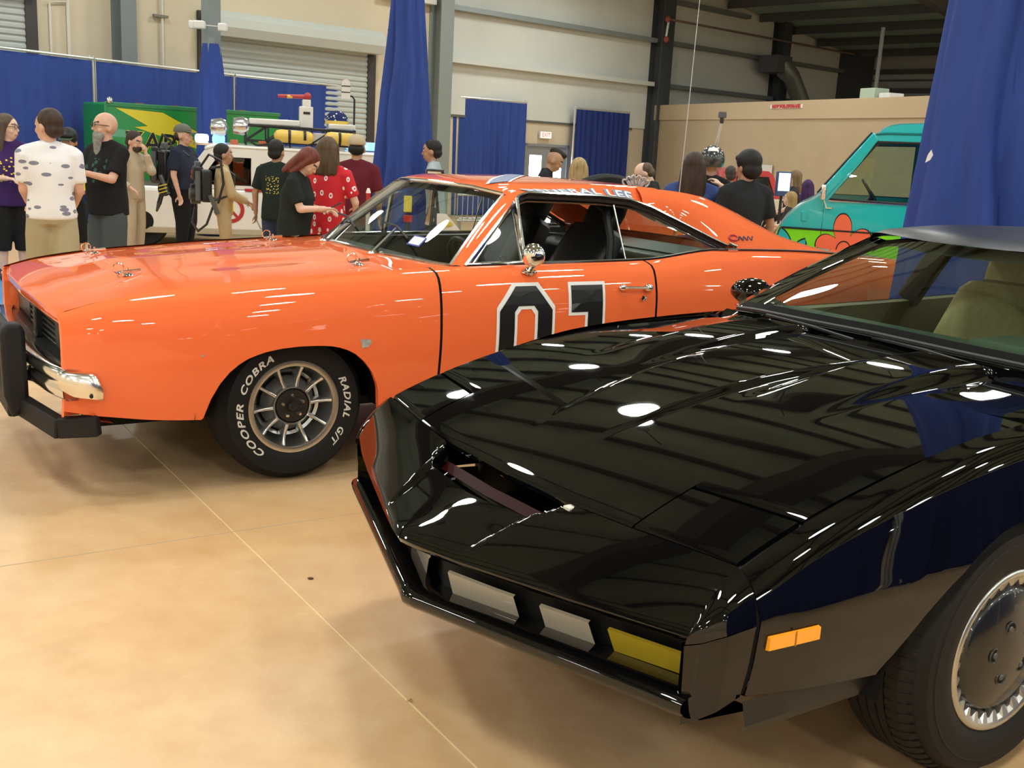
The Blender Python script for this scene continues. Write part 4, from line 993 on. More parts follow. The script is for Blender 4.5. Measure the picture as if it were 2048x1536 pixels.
for sd in (1, -1):     # corner of the nose: shoulder rolling down to the body crease, lower panel below it
    ks = kside.at([-.935])[0]
    def crease(t): return np.array([np.interp(t, [0, .25, .6, 1], [-1.046, -1.030, -.988, -.928]), np.interp(t, [0, .25, .6, 1], [.786, .815, .845, .861]), np.interp(t, [0, .25, .6, 1], [.548, .560, .580, .597])])
    G = []; Lw = []
    for t in np.linspace(0, 1, 16):
        uu, zz = nose_top(.79, 1 - t); A = np.array([uu, .79, zz]); C_ = crease(t); row = []
        for q in np.linspace(0, 1, 12):
            p = A + (C_ - A) * q; bl = math.sin(PI * min(1, q * 1.0)) * (.006 + .016 * t); row.append(V(p[0] - bl * (1 - t) * .6, sd * (p[1] + bl * .62), p[2] + bl * .78))
        G.append(row)
        bot = np.interp(t, [0, .3, 1], [.365, .385, .428]); r2 = []
        for q in np.linspace(0, 1, 10):
            z = C_[2] - .004 + (bot - C_[2] + .004) * q; f = (np.interp(z, ks[::-1, 1], ks[::-1, 0]) - .861) * (t * .8 + .2); r2.append(V(C_[0] + .012 * q * (1 - t), sd * (C_[1] + f - .001), z))
        Lw.append(r2)
    MB().grid(np.array(G)).build('nose_shoulder', bpaint, BK, sharp=60); MB().grid(np.array(Lw)).build('nose_corner', bpaint, BK, sharp=60)
    # cheek closing the end of the opening
    MB().add([V(-1.045, sd * .776, .548), V(-.86, sd * .776, .548), V(-.86, sd * .776, .39), V(-1.045, sd * .776, .39)], [(0, 1, 2, 3)]).build('opening_cheek', bpaint, BK, smooth=False)
    # lamps in the opening
    wlamp = mat('white fog lamp', (.40, .36, .29), .25, coat=.5); ylamp = mat('yellow turn lamp', (.42, .31, .02), .15, coat=.8)
    for w0, w1, m_, nm in ((.05, .255, wlamp, 'fog_lamp'), (.33, .465, wlamp, 'fog_lamp'), (.515, .70, ylamp, 'turn_lamp')):
        P = []
        for w in np.linspace(w0, w1, 8):
            sk_ = .018
            P.append([V(rec_u(w) - .012 - sk_, sd * w, lip_z(w) - .095), V(rec_u(w) - .018 - sk_, sd * w, lip_z(w) - .10), V(rec_u(w + .02) - .018 - sk_, sd * (w + .022), low_z(w) - .006), V(rec_u(w + .02) - .008 - sk_, sd * (w + .022), low_z(w) - .012)])
        lo_ = MB().grid(np.array(P)).build(nm, m_, BK, sharp=40)
    # side marker lamp
    P = []
    for u in np.linspace(-.895, -.768, 8):
        w = kside.w_at(u, .565); zc = .553 + (u + .83) * .05
        P.append([V(u, sd * (w - .004), zc + .018), V(u, sd * (w + .008), zc + .015), V(u, sd * (w + .008), zc - .012), V(u, sd * (w - .004), zc - .015)])
    mm = MB().grid(np.array(P)); e0, e1 = P[0], P[-1]; mm.add(e0, [(0, 1, 2, 3)]); mm.add(e1, [(0, 1, 2, 3)])
    mm.build('marker_lamp', mat('amber lens', (.95, .36, .02), .22, coat=.8, emit=(1, .35, .02), estr=.12), BK, sharp=30)
    MB().add([V(-.833, sd * (kside.w_at(-.83, .56) + .009), .572), V(-.829, sd * (kside.w_at(-.83, .56) + .009), .572), V(-.829, sd * (kside.w_at(-.83, .56) + .009), .538), V(-.833, sd * (kside.w_at(-.83, .56) + .009), .538)], [(0, 1, 2, 3)]).build('lens_divider', mat('amber dark', (.4, .13, .01), .4), BK, smooth=False)
    # lower air dam ahead of the wheel
    G = [[V(u, sd * (.845 + .02 * (u + .95)), np.interp(u, [-.95, -.54], [.425, .400])), V(u + .01, sd * .85, .365), V(u + .02, sd * .83, .335)] for u in np.linspace(-.93, -.55, 8)]
    MB().grid(np.array(G)).build('air_dam', bblack, BK)
# scanner lamps in the nose slot and the little pale clip at its end
G = [[V(k_seam_u(w) - .018, w, k_hood(k_seam_u(w), w) - .045), V(k_seam_u(w) - .040, w, k_hood(k_seam_u(w), w) - .064)] for w in np.linspace(-.25, .25, 9)]
MB().grid(np.array(G)).build('scanner_lens', mat('dark red lens', (.022, .001, .0015), .35, spec=.15), BK)
MB().box(-1.013, -.99, -.325, -.300, .672, .684).build('hood_clip', mat('pale clip', (.6, .58, .5), .5), BK, bevel=.003)
# scoop vents at the rear of the two hood humps
for sd in (1, -1):
    f = k_hood_rear(.34)
    P = [[V(f + .004, sd * w, k_hood(f - .01, w) - .002), V(f + .105, sd * (w + .02), k_hood(f - .01, w) - .020)] for w in np.linspace(.225, .455, 10)]
    MB().grid(np.array(P)).build('scoop_cap', bpaint, BK, solid=.012)
# cowl strip and wiper tray
def kw_u(w): return float(np.interp(abs(w), [0, .3, .55, .72], [.405, .415, .44, .50]))
def kw_z(w): return float(np.interp(abs(w), [0, .55, .72], [.972, .962, .945]))
G = [[V(k_hood_rear(min(abs(w), .78)) + .006, w, k_hood(k_hood_rear(min(abs(w), .78)), w * .97) - .006 - .034 * sst(abs(w), .205, .245) * (1 - sst(abs(w), .43, .475))), V((k_hood_rear(min(abs(w), .78)) + kw_u(min(abs(w), .72))) / 2, w, .925 - .03 * (abs(w) > .7)), V(kw_u(min(abs(w), .72)) + .01, w * .98, kw_z(w) - .012)] for w in np.linspace(-.80, .80, 41)]
MB().grid(np.array(G)).build('cowl_panel', bpaint, BK)
for w0 in (.42, -.05):
    MB().tube([V(.372, w0, .945), V(.395, w0 - .22, .956), V(.402, w0 - .42, .960)], .006, 6).build('wiper', bblack, BK)
# greenhouse
def kt_u(w): return .815 + .68 * w * w
def kt_z(w): return float(np.interp(abs(w), [0, .2, .56], [1.256, 1.252, 1.222]))
kg = glass('green tinted glass', (.52, .66, .55))
G = []
for w in np.linspace(-.71, .71, 25):
    k = w / .71; tw = .565 * k; a = np.array(V(kw_u(w), w, kw_z(w))); b = np.array(V(kt_u(tw), tw, kt_z(tw)))
    G.append([tuple(a + (b - a) * t + np.array([-.012, 0, .012]) * math.sin(PI * t)) for t in np.linspace(0, 1, 12)])
G = np.array(G); MB().grid(G).build('windscreen', kg, BK)
frit = mat('windscreen border black', (.004, .004, .004), .7, spec=.1)
MB().grid(np.array([[G[i, 0] + (-.006, 0, -.006), G[i, 0] * .2 + G[i, 1] * .8 + (-.003, 0, .003)] for i in range(25)])).build('windscreen_border', frit, BK)
MB().tube([tuple(p) for p in G[:, 0]], .009, 6).build('windscreen_seal', bblack, BK)
vis = []
def k_roof_row(u):
    e = np.interp(u, [.95, 1.1, 1.6, 1.9, 2.2], [1.205, 1.232, 1.238, 1.215, 1.16]); ew = np.interp(u, [.95, 1.2, 1.9, 2.2], [.575, .585, .585, .60]); c = np.interp(u, [.8, .95, 1.3, 1.7, 2.0], [1.262, 1.288, 1.305, 1.300, 1.285])
    return [(0, c), (.25, c - .004), (.42, c - .014), (.52, c - .03), (.56, e + .012), (ew, e)]
R_ = []
for t in np.linspace(0, 1, 22):
    row = []
    for s_ in np.linspace(-1, 1, 33):
        a = abs(s_); u0 = kt_u(a * .565); u = u0 + (1.95 - u0) * t; p = curve(k_roof_row(u), 20); x = np.interp(a, np.linspace(0, 1, 20), p[:, 0]); z = np.interp(a, np.linspace(0, 1, 20), p[:, 1]) - .012 * math.exp(-t / .03)
        row.append(V(u, math.copysign(x, s_), z))
    R_.append(row)
R_ = np.array(R_)
MB().grid(R_).build('roof_panel', mat('roof black', (.006, .006, .007), .34, spec=.3), BK, sharp=60)
MB().grid(R_ * np.array([1, .96, 1]) - np.array([0, 0, .04])).build('headliner', mat('grey headliner', (.05, .05, .048), .8), BK)
for sd, e in ((-1, 0), (1, -1)):
    a = G[e]; P = []
    b0 = np.array(V(.560, sd * .775, .935)); b1 = np.array(V(1.12, sd * .588, 1.222))
    for i, t in enumerate(np.linspace(0, 1, 12)):
        q = b0 + (b1 - b0) * t; P.append([tuple(a[i]), tuple((a[i] + q) / 2 + np.array([-.010, -sd * .012, .010])), tuple(q), tuple(q + np.array([.02, sd * .03, -.01]))])
    MB().grid(np.array(P)).build('windscreen_pillar', bpaint, BK, sharp=60)
    # door pillar, hatch pillar, belt inner, quarter glass
    MB().bar(V(1.58, sd * .775, .93), V(1.56, sd * .585, 1.225), .10, .04, up=(1, 0, 0)).build('door_pillar', bblack, BK, bevel=.01)
    P = [[V(u, sd * (.590 + (.76 - .59) * t), np.interp(t, [0, 1], [1.20, .965])) for u in (1.62 + .33 * (1 - t) * 0 + t * .8 + .25, 1.62 + t * .95 + .42)] for t in np.linspace(0, 1, 10)]
    MB().grid(np.array(P)).build('hatch_pillar', bpaint, BK, solid=.03)
    us_ = np.linspace(.5, 2.9, 20); MB().grid(np.array([[V(u, sd * (kside.at([u])[0][0, 0] + .004), kside.at([u])[0][0, 1] - .002), V(u, sd * .745, kside.at([u])[0][0, 1] - .008), V(u, sd * .73, .75), V(u, sd * .72, .30)] for u in us_])).build('door_trim', mat('tan door trim', (.20, .17, .11), .7), BK)
    # door mirror
    k = bpy.data.objects.new('door_mirror', None); COL.objects.link(k); k.parent = BK
    M = Matrix.Translation(V(.82, sd * .965, .965)) @ Matrix.Rotation(sd * .15, 4, 'Z')
    MB().lathe([(0, -.085), (.045, -.075), (.078, -.045), (.092, 0), (.086, .03), (.080, .034), (0, .030)], 26, 'x').build('mirror_shell', bpaint, k)
    ob = k.children[0]; ob.matrix_local = M @ Matrix.Diagonal((1, 1.05, .62, 1))
    MB().bar(V(.83, sd * .80, .92), V(.82, sd * .92, .945), .07, .03, up=(0, 0, 1)).build('mirror_stalk', bpaint, k, bevel=.008)
tg = glass('dark hatch glass', (.12, .14, .13))
MB().grid(np.array([[V(1.95 + 1.15 * t, w * (.56 + .16 * t), 1.27 - .02 * (w) ** 2 - .30 * t ** 1.2) for t in np.linspace(0, 1, 10)] for w in np.linspace(-1, 1, 15)])).build('hatch_glass', tg, BK)
MB().grid(np.array([[V(np.interp(t, [0, .8, 1], [3.05, 3.46, 3.52]), w * (.74 - .05 * t), np.interp(t, [0, .8, 1], [.975, .985, .93])) for t in np.linspace(0, 1, 8)] for w in np.linspace(-1, 1, 13)])).build('tail_deck', bpaint, BK)
MB().grid(np.array([[V(3.52, w, z) for z in (.93, .8, .6, .44)] for w in np.linspace(-.80, .80, 9)])).build('tail_panel', bblack, BK)
# cabin
kd = mat('dash top green grey', (.085, .12, .10), .6)
Gd = [[V(kw_u(w) + .02, w, .945), V(.62, w, .955), V(.80, w, .945), V(.84, w, .90), V(.82, w, .70)] for w in np.linspace(-.70, .70, 15)]
MB().grid(np.array(Gd)).build('dashboard', kd, BK)
MB().box(.60, .82, -.58, -.20, .945, .985).build('instrument_hood', kd, BK, bevel=.02)
tan_s = mat('tan seat cloth', (.42, .33, .16), .85, noise_amt=.15, noise_scale=40)
bucket_seat(BK, 1.20, .38, tan_s, .22, .55); bucket_seat(BK, 1.20, -.38, tan_s, .22, .55)
steering(BK, .98, .38, .84, .18, vinyl_m, .4)
MB().box(.45, 3.0, -.72, .72, .22, .26).build('cabin_floor', mat('tan carpet', (.14, .11, .06), .9), BK, smooth=False)
MB().box(1.75, 1.95, -.60, .60, .26, .80).build('rear_backrest', tan_s, BK, bevel=.04)
MB().box(.7, 1.6, -.11, .11, .26, .52).build('centre_console', mat('console tan', (.16, .13, .08), .7), BK, bevel=.02)
# underside, wheel wells
MB().box(-.88, 3.4, -.66, .66, .33, .36).build('underbody', under_m, BK, smooth=False)
for u0 in (-.05, 2.55):
    for sd in (1, -1):
        P = [[V(u0 + .50 * math.cos(a), sd * w, .32 + .42 * math.sin(a)) for w in (.885, .45)] for a in np.linspace(.05, PI - .05, 20)]
        m_ = MB().grid(np.array(P)); m_.add([V(u0 - .50, sd * .45, .26), V(u0 + .5, sd * .45, .26), V(u0 + .5, sd * .45, .75), V(u0 - .5, sd * .45, .75)], [(0, 1, 2, 3)]); m_.build('wheel_well', under_m, BK)
ktyre = mat('worn tyre rubber', (.016, .0145, .0135), .62, spec=.2)
def disc_wheel(u, sd, R=.348):
    wh = bpy.data.objects.new('wheel', None); COL.objects.link(wh); wh.parent = BK; wh.location = V(u, sd * .862, R + .003); wh.rotation_euler = (0, 0, 0 if sd > 0 else PI)
    mb = MB(); tyre(mb, (0, 0, 0), R, .207, .24, 1, 72); mb.build('tyre', ktyre, wh, sharp=50)
    mb = MB()       # fine tread blocks on the shoulder
    for k in range(72):
        a = 2 * PI * k / 72; ca, sa = math.cos(a), math.sin(a); Mz = Matrix(((ca, 0, -sa, 0), (0, 1, 0, 0), (sa, 0, ca, 0), (0, 0, 0, 1)))
        mb.add([Mz @ Vector(v) for v in ((R - .018, -.006 + .016, -.009), (R - .001, .040, -.009), (R - .001, .040, .009), (R - .018, -.006 + .016, .009), (R + .002, .075, -.007), (R + .002, .075, .011))], [(0, 1, 2, 3), (1, 4, 5, 2)])
    t = mb.build('tread_blocks', ktyre, wh, smooth=False); t['kind'] = 'stuff'
    mb = MB(); mb.tube([(.285 * math.cos(a), -.0145, .285 * math.sin(a)) for a in np.linspace(0, 2 * PI, 72, endpoint=False)], .004, 5, closed=True); mb.build('sidewall_ridge', ktyre, wh)
    mb = MB(); mb.lathe([(.212, .006), (.214, -.004), (.208, -.012), (.200, -.013), (.192, -.008)], 72, 'y'); mb.build('trim_ring', mat('satin trim ring', (.55, .55, .50), .32, metal=1.0), wh, sharp=50)
    P = []; n = 28         # toothed ring
    for k in range(n * 4):
        a = 2 * PI * k / (n * 4); r_in = (.170, .186, .170, .186)[k % 4] if False else (.168 if k % 4 in (0, 1) else .184)
        P.append([((.194) * math.cos(a), -.009, .194 * math.sin(a)), (r_in * math.cos(a), .002, r_in * math.sin(a)), ((r_in - .002) * math.cos(a), .02, (r_in - .002) * math.sin(a))])
    MB().grid(np.array(P), closed_u=True).build('toothed_ring', mat('cast ring', (.50, .49, .46), .35, metal=.9), wh, smooth=False)
    mb = MB(); mb.lathe([(.19, .024), (.166, .020), (.160, .004), (.150, -.004), (.09, -.016), (.045, -.024), (.0, -.026)], 56, 'y'); mb.build('wheel_disc', mat('disc black', (.008, .008, .008), .3, coat=.5), wh, sharp=60)
    for k in range(5):
        a = 2 * PI * k / 5 + .55; x, z = .066 * math.cos(a), .066 * math.sin(a)
        h = MB().lathe([(.0, -.0205), (.0155, -.0205)], 16, 'y', (x, 0, z)).build('lug_hole', under_m, wh)
        MB().lathe([(.0155, -.019), (.018, -.0222), (.021, -.0185)], 16, 'y', (x, 0, z)).build('hole_rim', MATS['disc black'], wh)
        MB().lathe([(0, -.0235), (.006, -.0232), (.009, -.020)], 8, 'y', (x, 0, z)).build('wheel_nut', cast_m, wh)
for u in (-.05, 2.55):
    for sd in (1, -1): disc_wheel(u, sd)
# ------------------------------------------------------------------ people
def remesh(mb, voxel, smooth=3, ratio=1.0, name='m'):
    me = mb.mesh(name, normals=True); o = bpy.data.objects.new('tmp', me); COL.objects.link(o)
    r = o.modifiers.new('r', 'REMESH'); r.mode = 'VOXEL'; r.voxel_size = voxel
    if smooth: s_ = o.modifiers.new('s', 'SMOOTH'); s_.iterations = smooth; s_.factor = .5
    if ratio < 1: d = o.modifiers.new('d', 'DECIMATE'); d.ratio = ratio
    out = eval_mesh(o); bpy.data.objects.remove(o); bpy.data.meshes.remove(me); out.name = name
    return out
def cap(mb, a, b, ra, rb, n=10): mb.tube([a, b], [ra, rb], n, rnd=True)
def cone(mb, pts, rs, n=12): mb.tube(pts, rs, n)
def ik(Sh, T, a, b, pole):
    Sh, T = Vector(Sh), Vector(T); d = T - Sh; L = min(d.length, (a + b) * .985); d.normalize(); T = Sh + d * L
    x = (a * a - b * b + L * L) / (2 * L); h = math.sqrt(max(1e-6, a * a - x * x)); p = Vector(pole); p = (p - d * d.dot(p)).normalized()
    return Sh + d * x + p * h, T
def loft(mb, rings, n=20):      # rings: (cx, cy, z, rx, ry)
    P = [[(cx + rx * math.cos(t), cy + ry * math.sin(t), z) for t in np.linspace(0, 2 * PI, n, endpoint=False)] for cx, cy, z, rx, ry in rings]
    vs = [v for r in P for v in r]; k = len(rings)
    fs = [(i * n + q, i * n + (q + 1) % n, (i + 1) * n + (q + 1) % n, (i + 1) * n + q) for i in range(k - 1) for q in range(n)]
    fs += [tuple(range(n)), tuple((k - 1) * n + q for q in range(n))[::-1]]
    mb.add(vs, fs)
SKIN = {'fair': (.62, .36, .25), 'tan': (.42, .23, .14), 'brown': (.25, .125, .07), 'pale': (.70, .45, .34)}
def skin_mat(k): return mat('skin ' + k, SKIN[k], .5, noise_amt=.08, noise_scale=20)
eye_m = mat('eye white', (.55, .53, .50), .3); iris_m = mat('iris dark', (.02, .015, .01), .2)
def cloth(c, **k): return mat('cloth ' + str(c) + str(sorted(k.items())), c, .85, spec=.2, **k)
def hand(mb, wr, elbow, sd, curl=.5, up=None):
    wr = Vector(wr); d = (wr - Vector(elbow)).normalized(); u = Vector(up) if up else Vector((0, 0, 1))
    if abs(d.dot(u)) > .9: u = Vector((1, 0, 0))
    s_ = d.cross(u).normalized(); u = s_.cross(d).normalized()
    M = Matrix((tuple(d), tuple(s_), tuple(u))).transposed()
    c = wr + d * .05
    mb.ell(c, (.055, .040, .017), 10, 7, M)
    for i, (o_, L) in enumerate(((-.029, .066), (-.010, .076), (.010, .072), (.028, .056))):
        b = wr + d * .088 + s_ * o_; m1 = b + (d * math.cos(curl) - u * math.sin(curl)) * L * .5; e = m1 + (d * math.cos(curl * 2.1) - u * math.sin(curl * 2.1)) * L * .5
        mb.tube([wr + d * .06 + s_ * o_, b, m1, e], [.010, .0098, .0092, .008], 7, rnd=True)
    t0 = wr + d * .03 + s_ * (.030 * sd); t1 = t0 + (d * .6 + s_ * .75 * sd - u * .25) * .042; t2 = t1 + (d * .9 + s_ * .2 * sd - u * .3) * .032
    mb.tube([t0, t1, t2], [.013, .0115, .009], 7, rnd=True)
    return wr + d * .09 - u * .03
def person(label, px, depth, face, h=1.6, build=1.0, belly=0.0, skin='fair', lh=None, rh=None, head_yaw=0, head_pitch=0, lean=0.0,
           shirt=None, sleeve='short', hem=.86, pants=None, leg='long', shoes=None, hair='short', hair_col=(.03, .02, .015), hair_len=.35,
           beard=None, glasses=False, stride=0.0, cap_col=None, lcurl=.5, rcurl=.5, loc=None, lpole=(-.4, .5, -.8), rpole=(-.4, -.5, -.8), badge=None, straps=None, fem=False):
    k = h / 1.75
    loc = gp(px, depth) if loc is None else Vector(loc)
    R_ = thing('person', label, 'person', loc, math.radians(face)); R_.scale = (k, k, k)
    b = build; sk = skin_mat(skin)
    L = Matrix.Rotation(math.radians(lean), 4, 'Y')
    piv = Matrix.Translation((0, 0, .95)); UP = piv @ L @ piv.inverted()      # lean of the upper body about the hips
    up = lambda x, y, z: UP @ Vector((x, y, z))
    HM_ = UP @ Matrix.Translation((.01, 0, 1.50)) @ Matrix.Rotation(math.radians(head_yaw), 4, 'Z') @ Matrix.Rotation(math.radians(head_pitch), 4, 'Y') @ Matrix.Translation((0, 0, -.030)) @ Matrix.Scale(1.13, 4) @ Matrix.Translation((-.01, 0, -1.50))
    H3 = HM_.to_3x3(); hp = lambda x, y, z: HM_ @ Vector((x, y, z))
    mb = MB()
    loft_pts = [(0, 0, .86, .10 * b, .15 * b), (0, 0, .95, .115 * b, .16 * b), (.0 + belly * .4, 0, 1.08, .105 * b + belly, .14 * b), (0, 0, 1.25, .11 * b, .16 * b), (-.005, 0, 1.36, .095 * b, .165 * b), (-.005, 0, 1.43, .06, .09)]
    def L2(mb_, rings, n=20):
        i0 = len(mb_.v); loft(mb_, rings, n); mb_.v[i0:] = [tuple(UP @ Vector(v)) if v[2] > .95 else v for v in mb_.v[i0:]]
    L2(mb, loft_pts)
    legs = {}
    for sd in (1, -1):
        sx = stride * sd; hipj = Vector((0, sd * .088, .90)); kn = Vector((.03 + sx * .5, sd * .098, .49)); an = Vector((-.01 + sx * (1.0 if sx > 0 else 1.3), sd * .10, .085 + (.05 if sx < 0 else 0)))
        legs[sd] = (hipj, kn, an)
        cap(mb, hipj, kn, .078 * b, .055 * b); cap(mb, kn, kn * .5 + an * .5 + Vector((-.012, 0, .03)), .053, .052); cap(mb, kn * .5 + an * .5 + Vector((-.012, 0, .03)), an, .052, .036); cap(mb, an, an + Vector((.13, sd * .02, -.05)), .04, .028)
    cap(mb, up(-.008, 0, 1.40), hp(.008, 0, 1.56), .064, .058, 12)
    for sd in (1, -1): cap(mb, up(-.012, sd * .03, 1.46), up(-.01, sd * .12 * b, 1.395), .038, .036)
    mb.ell(hp(.005, 0, 1.652), (.098, .077, .097), 20, 14, H3); mb.ell(hp(.034, 0, 1.585), (.066, .056, .070), 16, 10, H3); mb.ell(hp(.052, 0, 1.548), (.038, .032, .026), 12, 8, H3)
    mb.ell(hp(.084, 0, 1.664), (.022, .055, .012), 10, 6, H3)
    cap(mb, hp(.092, 0, 1.645), hp(.113, 0, 1.610), .008, .014, 8); mb.ell(hp(.098, 0, 1.573), (.012, .024, .010), 8, 6, H3)
    for sd in (1, -1): mb.ell(hp(-.002, sd * .078, 1.618), (.020, .010, .032), 8, 6, H3); mb.ell(hp(.070, sd * .045, 1.600), (.02, .018, .02), 8, 6, H3)
    arms = {}
    for sd, T, pole, cu in ((1, lh, lpole, lcurl), (-1, rh, rpole, rcurl)):
        sh = up(-.005, sd * .178 * (b * .6 + .4), 1.385)
        if T is None: T = (.04, sd * (.215 * b + .02), .86)
        el, wr = ik(sh, T, .285, .255, pole); arms[sd] = (sh, el, wr)
        cap(mb, sh, el, .050 * (b * .5 + .5), .040); cap(mb, el, wr, .041, .027); hand(mb, wr, el, sd * (1 if T[2] < 1.0 else 1), cu, up=(0, -sd, .3) if T[2] < 1.0 else (0, 0, 1))
    body = remesh(mb, .0105, 2, .45, 'body'); body.materials.append(sk); lip = mat('lips ' + skin, tuple(c * f for c, f in zip(SKIN[skin], (.75, .5, .5))), .45); body.materials.append(lip)
    brow = mat('brow', tuple(c * .6 + .01 for c in (hair_col if hair_col else (.1, .1, .1))), .8); body.materials.append(brow)
    inv = HM_.inverted()
    for f in body.polygons:
        c = inv @ f.center
        if c.x > .07:
            if abs(c.y) < .028 and abs(c.z - 1.573) < .010: f.material_index = 1
            elif .016 < abs(c.y) < .055 and abs(c.z - 1.668) < .007: f.material_index = 2
    bo = link('body', body, None, R_)
    for sd in (1, -1):
        MB().ell(hp(.087, sd * .032, 1.645), (.011, .014, .010), 10, 7, H3).build('eye', eye_m, bo); MB().ell(hp(.0955, sd * .032, 1.645), (.004, .006, .006), 8, 6, H3).build('iris', iris_m, bo)
    # clothes
    if shirt is not None:
        mb = MB(); e = .018
        L2(mb, [(0, 0, hem, .13 * b + belly * .5, .178 * b), (0 + belly * .2, 0, .95, .128 * b + belly * .8, .172 * b), (belly * .45, 0, 1.08, .122 * b + belly, .158 * b), (.004, 0, 1.25, .128 * b + belly * .3 + (.018 if fem else 0), .178 * b), (-.004, 0, 1.345, .112 * b, .188 * b), (-.006, 0, 1.412, .092, .165 * b), (-.010, 0, 1.455, .082, .11), (-.012, 0, 1.490, .074, .078)])
        for sd in (1, -1): cap(mb, up(-.012, sd * .04, 1.462), up(-.008, sd * .165 * b, 1.405), .052, .062)
        for sd in (1, -1):
            sh, el, wr = arms[sd]
            if sleeve == 'short':
                q = sh + (el - sh) * .80; cone(mb, [up(-.005, sd * .10, 1.37), sh, q], [.085, .080, .070])
            elif sleeve == 'long':
                cone(mb, [up(-.005, sd * .10, 1.37), sh, el, el + (wr - el) * .92], [.085, .079, .068, .048]); cap(mb, el, el + (wr - el) * .1, .068, .064)
        me = remesh(mb, .0165, 3, .6, 'shirt'); me.materials.append(shirt); so = link('shirt', me, None, R_)
        if badge:
            x, y, z = badge; MB().box(x - .003, x + .006, y - .032, y + .032, z - .055, z + .055).build('badge', mat('yellow card', (.80, .62, .02), .5), so, smooth=False)
    if pants is not None:
        mb = MB(); loft(mb, [(0, 0, .82, .118 * b, .165 * b), (0, 0, .93, .124 * b + belly * .5, .170 * b), (belly * .2, 0, 1.02, .115 * b + belly * .7, .155 * b)])
        loose = 1.0 if leg == 'long' else 1.22
        for sd in (1, -1):
            hj, kn, an = legs[sd]
            if leg == 'long': cone(mb, [hj + Vector((0, 0, .02)), hj + (kn - hj) * .35, kn, an + Vector((0, 0, .0))], [.092 * b, .092 * b, .072 * b, .062])
            elif leg == 'shorts': cone(mb, [hj + Vector((0, 0, .02)), hj + (kn - hj) * .4, kn + (an - kn) * .10], [.095 * b, .105 * b, .098 * b])
            elif leg == 'capri': cone(mb, [hj + Vector((0, 0, .02)), hj + (kn - hj) * .4, kn + (an - kn) * .42], [.095 * b, .096 * b, .074 * b])
        me = remesh(mb, .0165, 3, .6, 'trousers'); me.materials.append(pants); link('trousers', me, None, R_)
    sm = shoes or mat('shoe dark', (.02, .02, .022), .6)
    for sd in (1, -1):
        an = legs[sd][2]; z0 = an.z - .085
        mb = MB(); mb.ell((an.x + .045, an.y + sd * .008, z0 + .042), (.135, .050, .045), 14, 8); mb.v = [(x, y, max(z, z0 + .002)) for x, y, z in mb.v]; cap(mb, (an.x, an.y, z0 + .05), (an.x - .005, an.y, z0 + .11), .048, .044); mb.build('shoe', sm, R_)
    # hair and headgear
    hm = mat('hair ' + str(hair_col), hair_col, .55, spec=.3, noise_amt=.35, noise_scale=35, stretch=(1, 1, .15)) if hair_col else None
    mb = MB()
    if hair == 'short': mb.ell(hp(-.014, 0, 1.672), (.100, .084, .096), 20, 14, H3); mb.ell(hp(-.05, 0, 1.61), (.062, .076, .06), 14, 10, H3)
    elif hair == 'mop': mb.ell(hp(-.008, 0, 1.68), (.112, .095, .100), 20, 14, H3); mb.ell(hp(-.045, 0, 1.61), (.075, .088, .075), 14, 10, H3); mb.ell(hp(.075, 0, 1.70), (.045, .07, .035), 12, 8, H3)
    elif hair == 'thin': mb.ell(hp(-.034, 0, 1.655), (.078, .084, .070), 20, 14, H3); mb.ell(hp(-.045, 0, 1.60), (.06, .074, .05), 14, 10, H3)
    elif hair == 'mohawk': mb.ell(hp(-.005, 0, 1.715), (.10, .048, .060), 20, 12, H3); mb.ell(hp(.06, 0, 1.735), (.045, .045, .035), 12, 8, H3)
    elif hair in ('long', 'bob'):
        ln = hair_len if hair == 'long' else .16
        mb.ell(hp(-.014, 0, 1.670), (.104, .090, .098), 20, 14, H3)
        for y in (-.062, -.03, 0, .03, .062):
            w = .04; x0 = -.055 - .02 * (1 - abs(y) / .062)
            cap(mb, hp(x0, y, 1.66), hp(x0 - .012, y * 1.25, 1.52), .045, .045); cap(mb, hp(x0 - .012, y * 1.25, 1.52), hp(x0 - .022, y * 1.35, 1.60 - ln), .045, .030)
        for sd in (1, -1): cap(mb, hp(.02, sd * .075, 1.68), hp(-.005, sd * .088, 1.52), .024, .028); cap(mb, hp(-.005, sd * .088, 1.52), hp(-.015, sd * .10, 1.60 - ln * .75), .028, .018)
    if mb.v and hair_col:
        me = remesh(mb, .012, 2, .6, 'hair'); me.materials.append(hm); link('hair', me, None, R_)
    if hair == 'cap' or cap_col is not None:
        cm = cap_col; mb = MB(); mb.ell(hp(-.006, 0, 1.685), (.108, .090, .088), 22, 12, H3); mb.v = [v if (inv @ Vector(v)).z > 1.672 else tuple(HM_ @ Vector(((inv @ Vector(v)).x, (inv @ Vector(v)).y, 1.672))) for v in mb.v]
        c = MB(); 
        cpo = mb.build('cap', cm, R_)
        P = [[tuple(hp(.06 + t * .115, y * (1 - .25 * t), 1.690 - .018 * t - .9 * y * y)) for t in np.linspace(0, 1, 5)] for y in np.linspace(-.075, .075, 9)]
        MB().grid(np.array(P)).build('cap_peak', cm, cpo, solid=.006)
        if hair_col and hair == 'cap':
            mb = MB(); mb.ell(hp(-.045, 0, 1.625), (.062, .082, .06), 14, 10, H3); me = remesh(mb, .013, 2, .6, 'hair'); me.materials.append(hm); link('hair', me, None, R_)
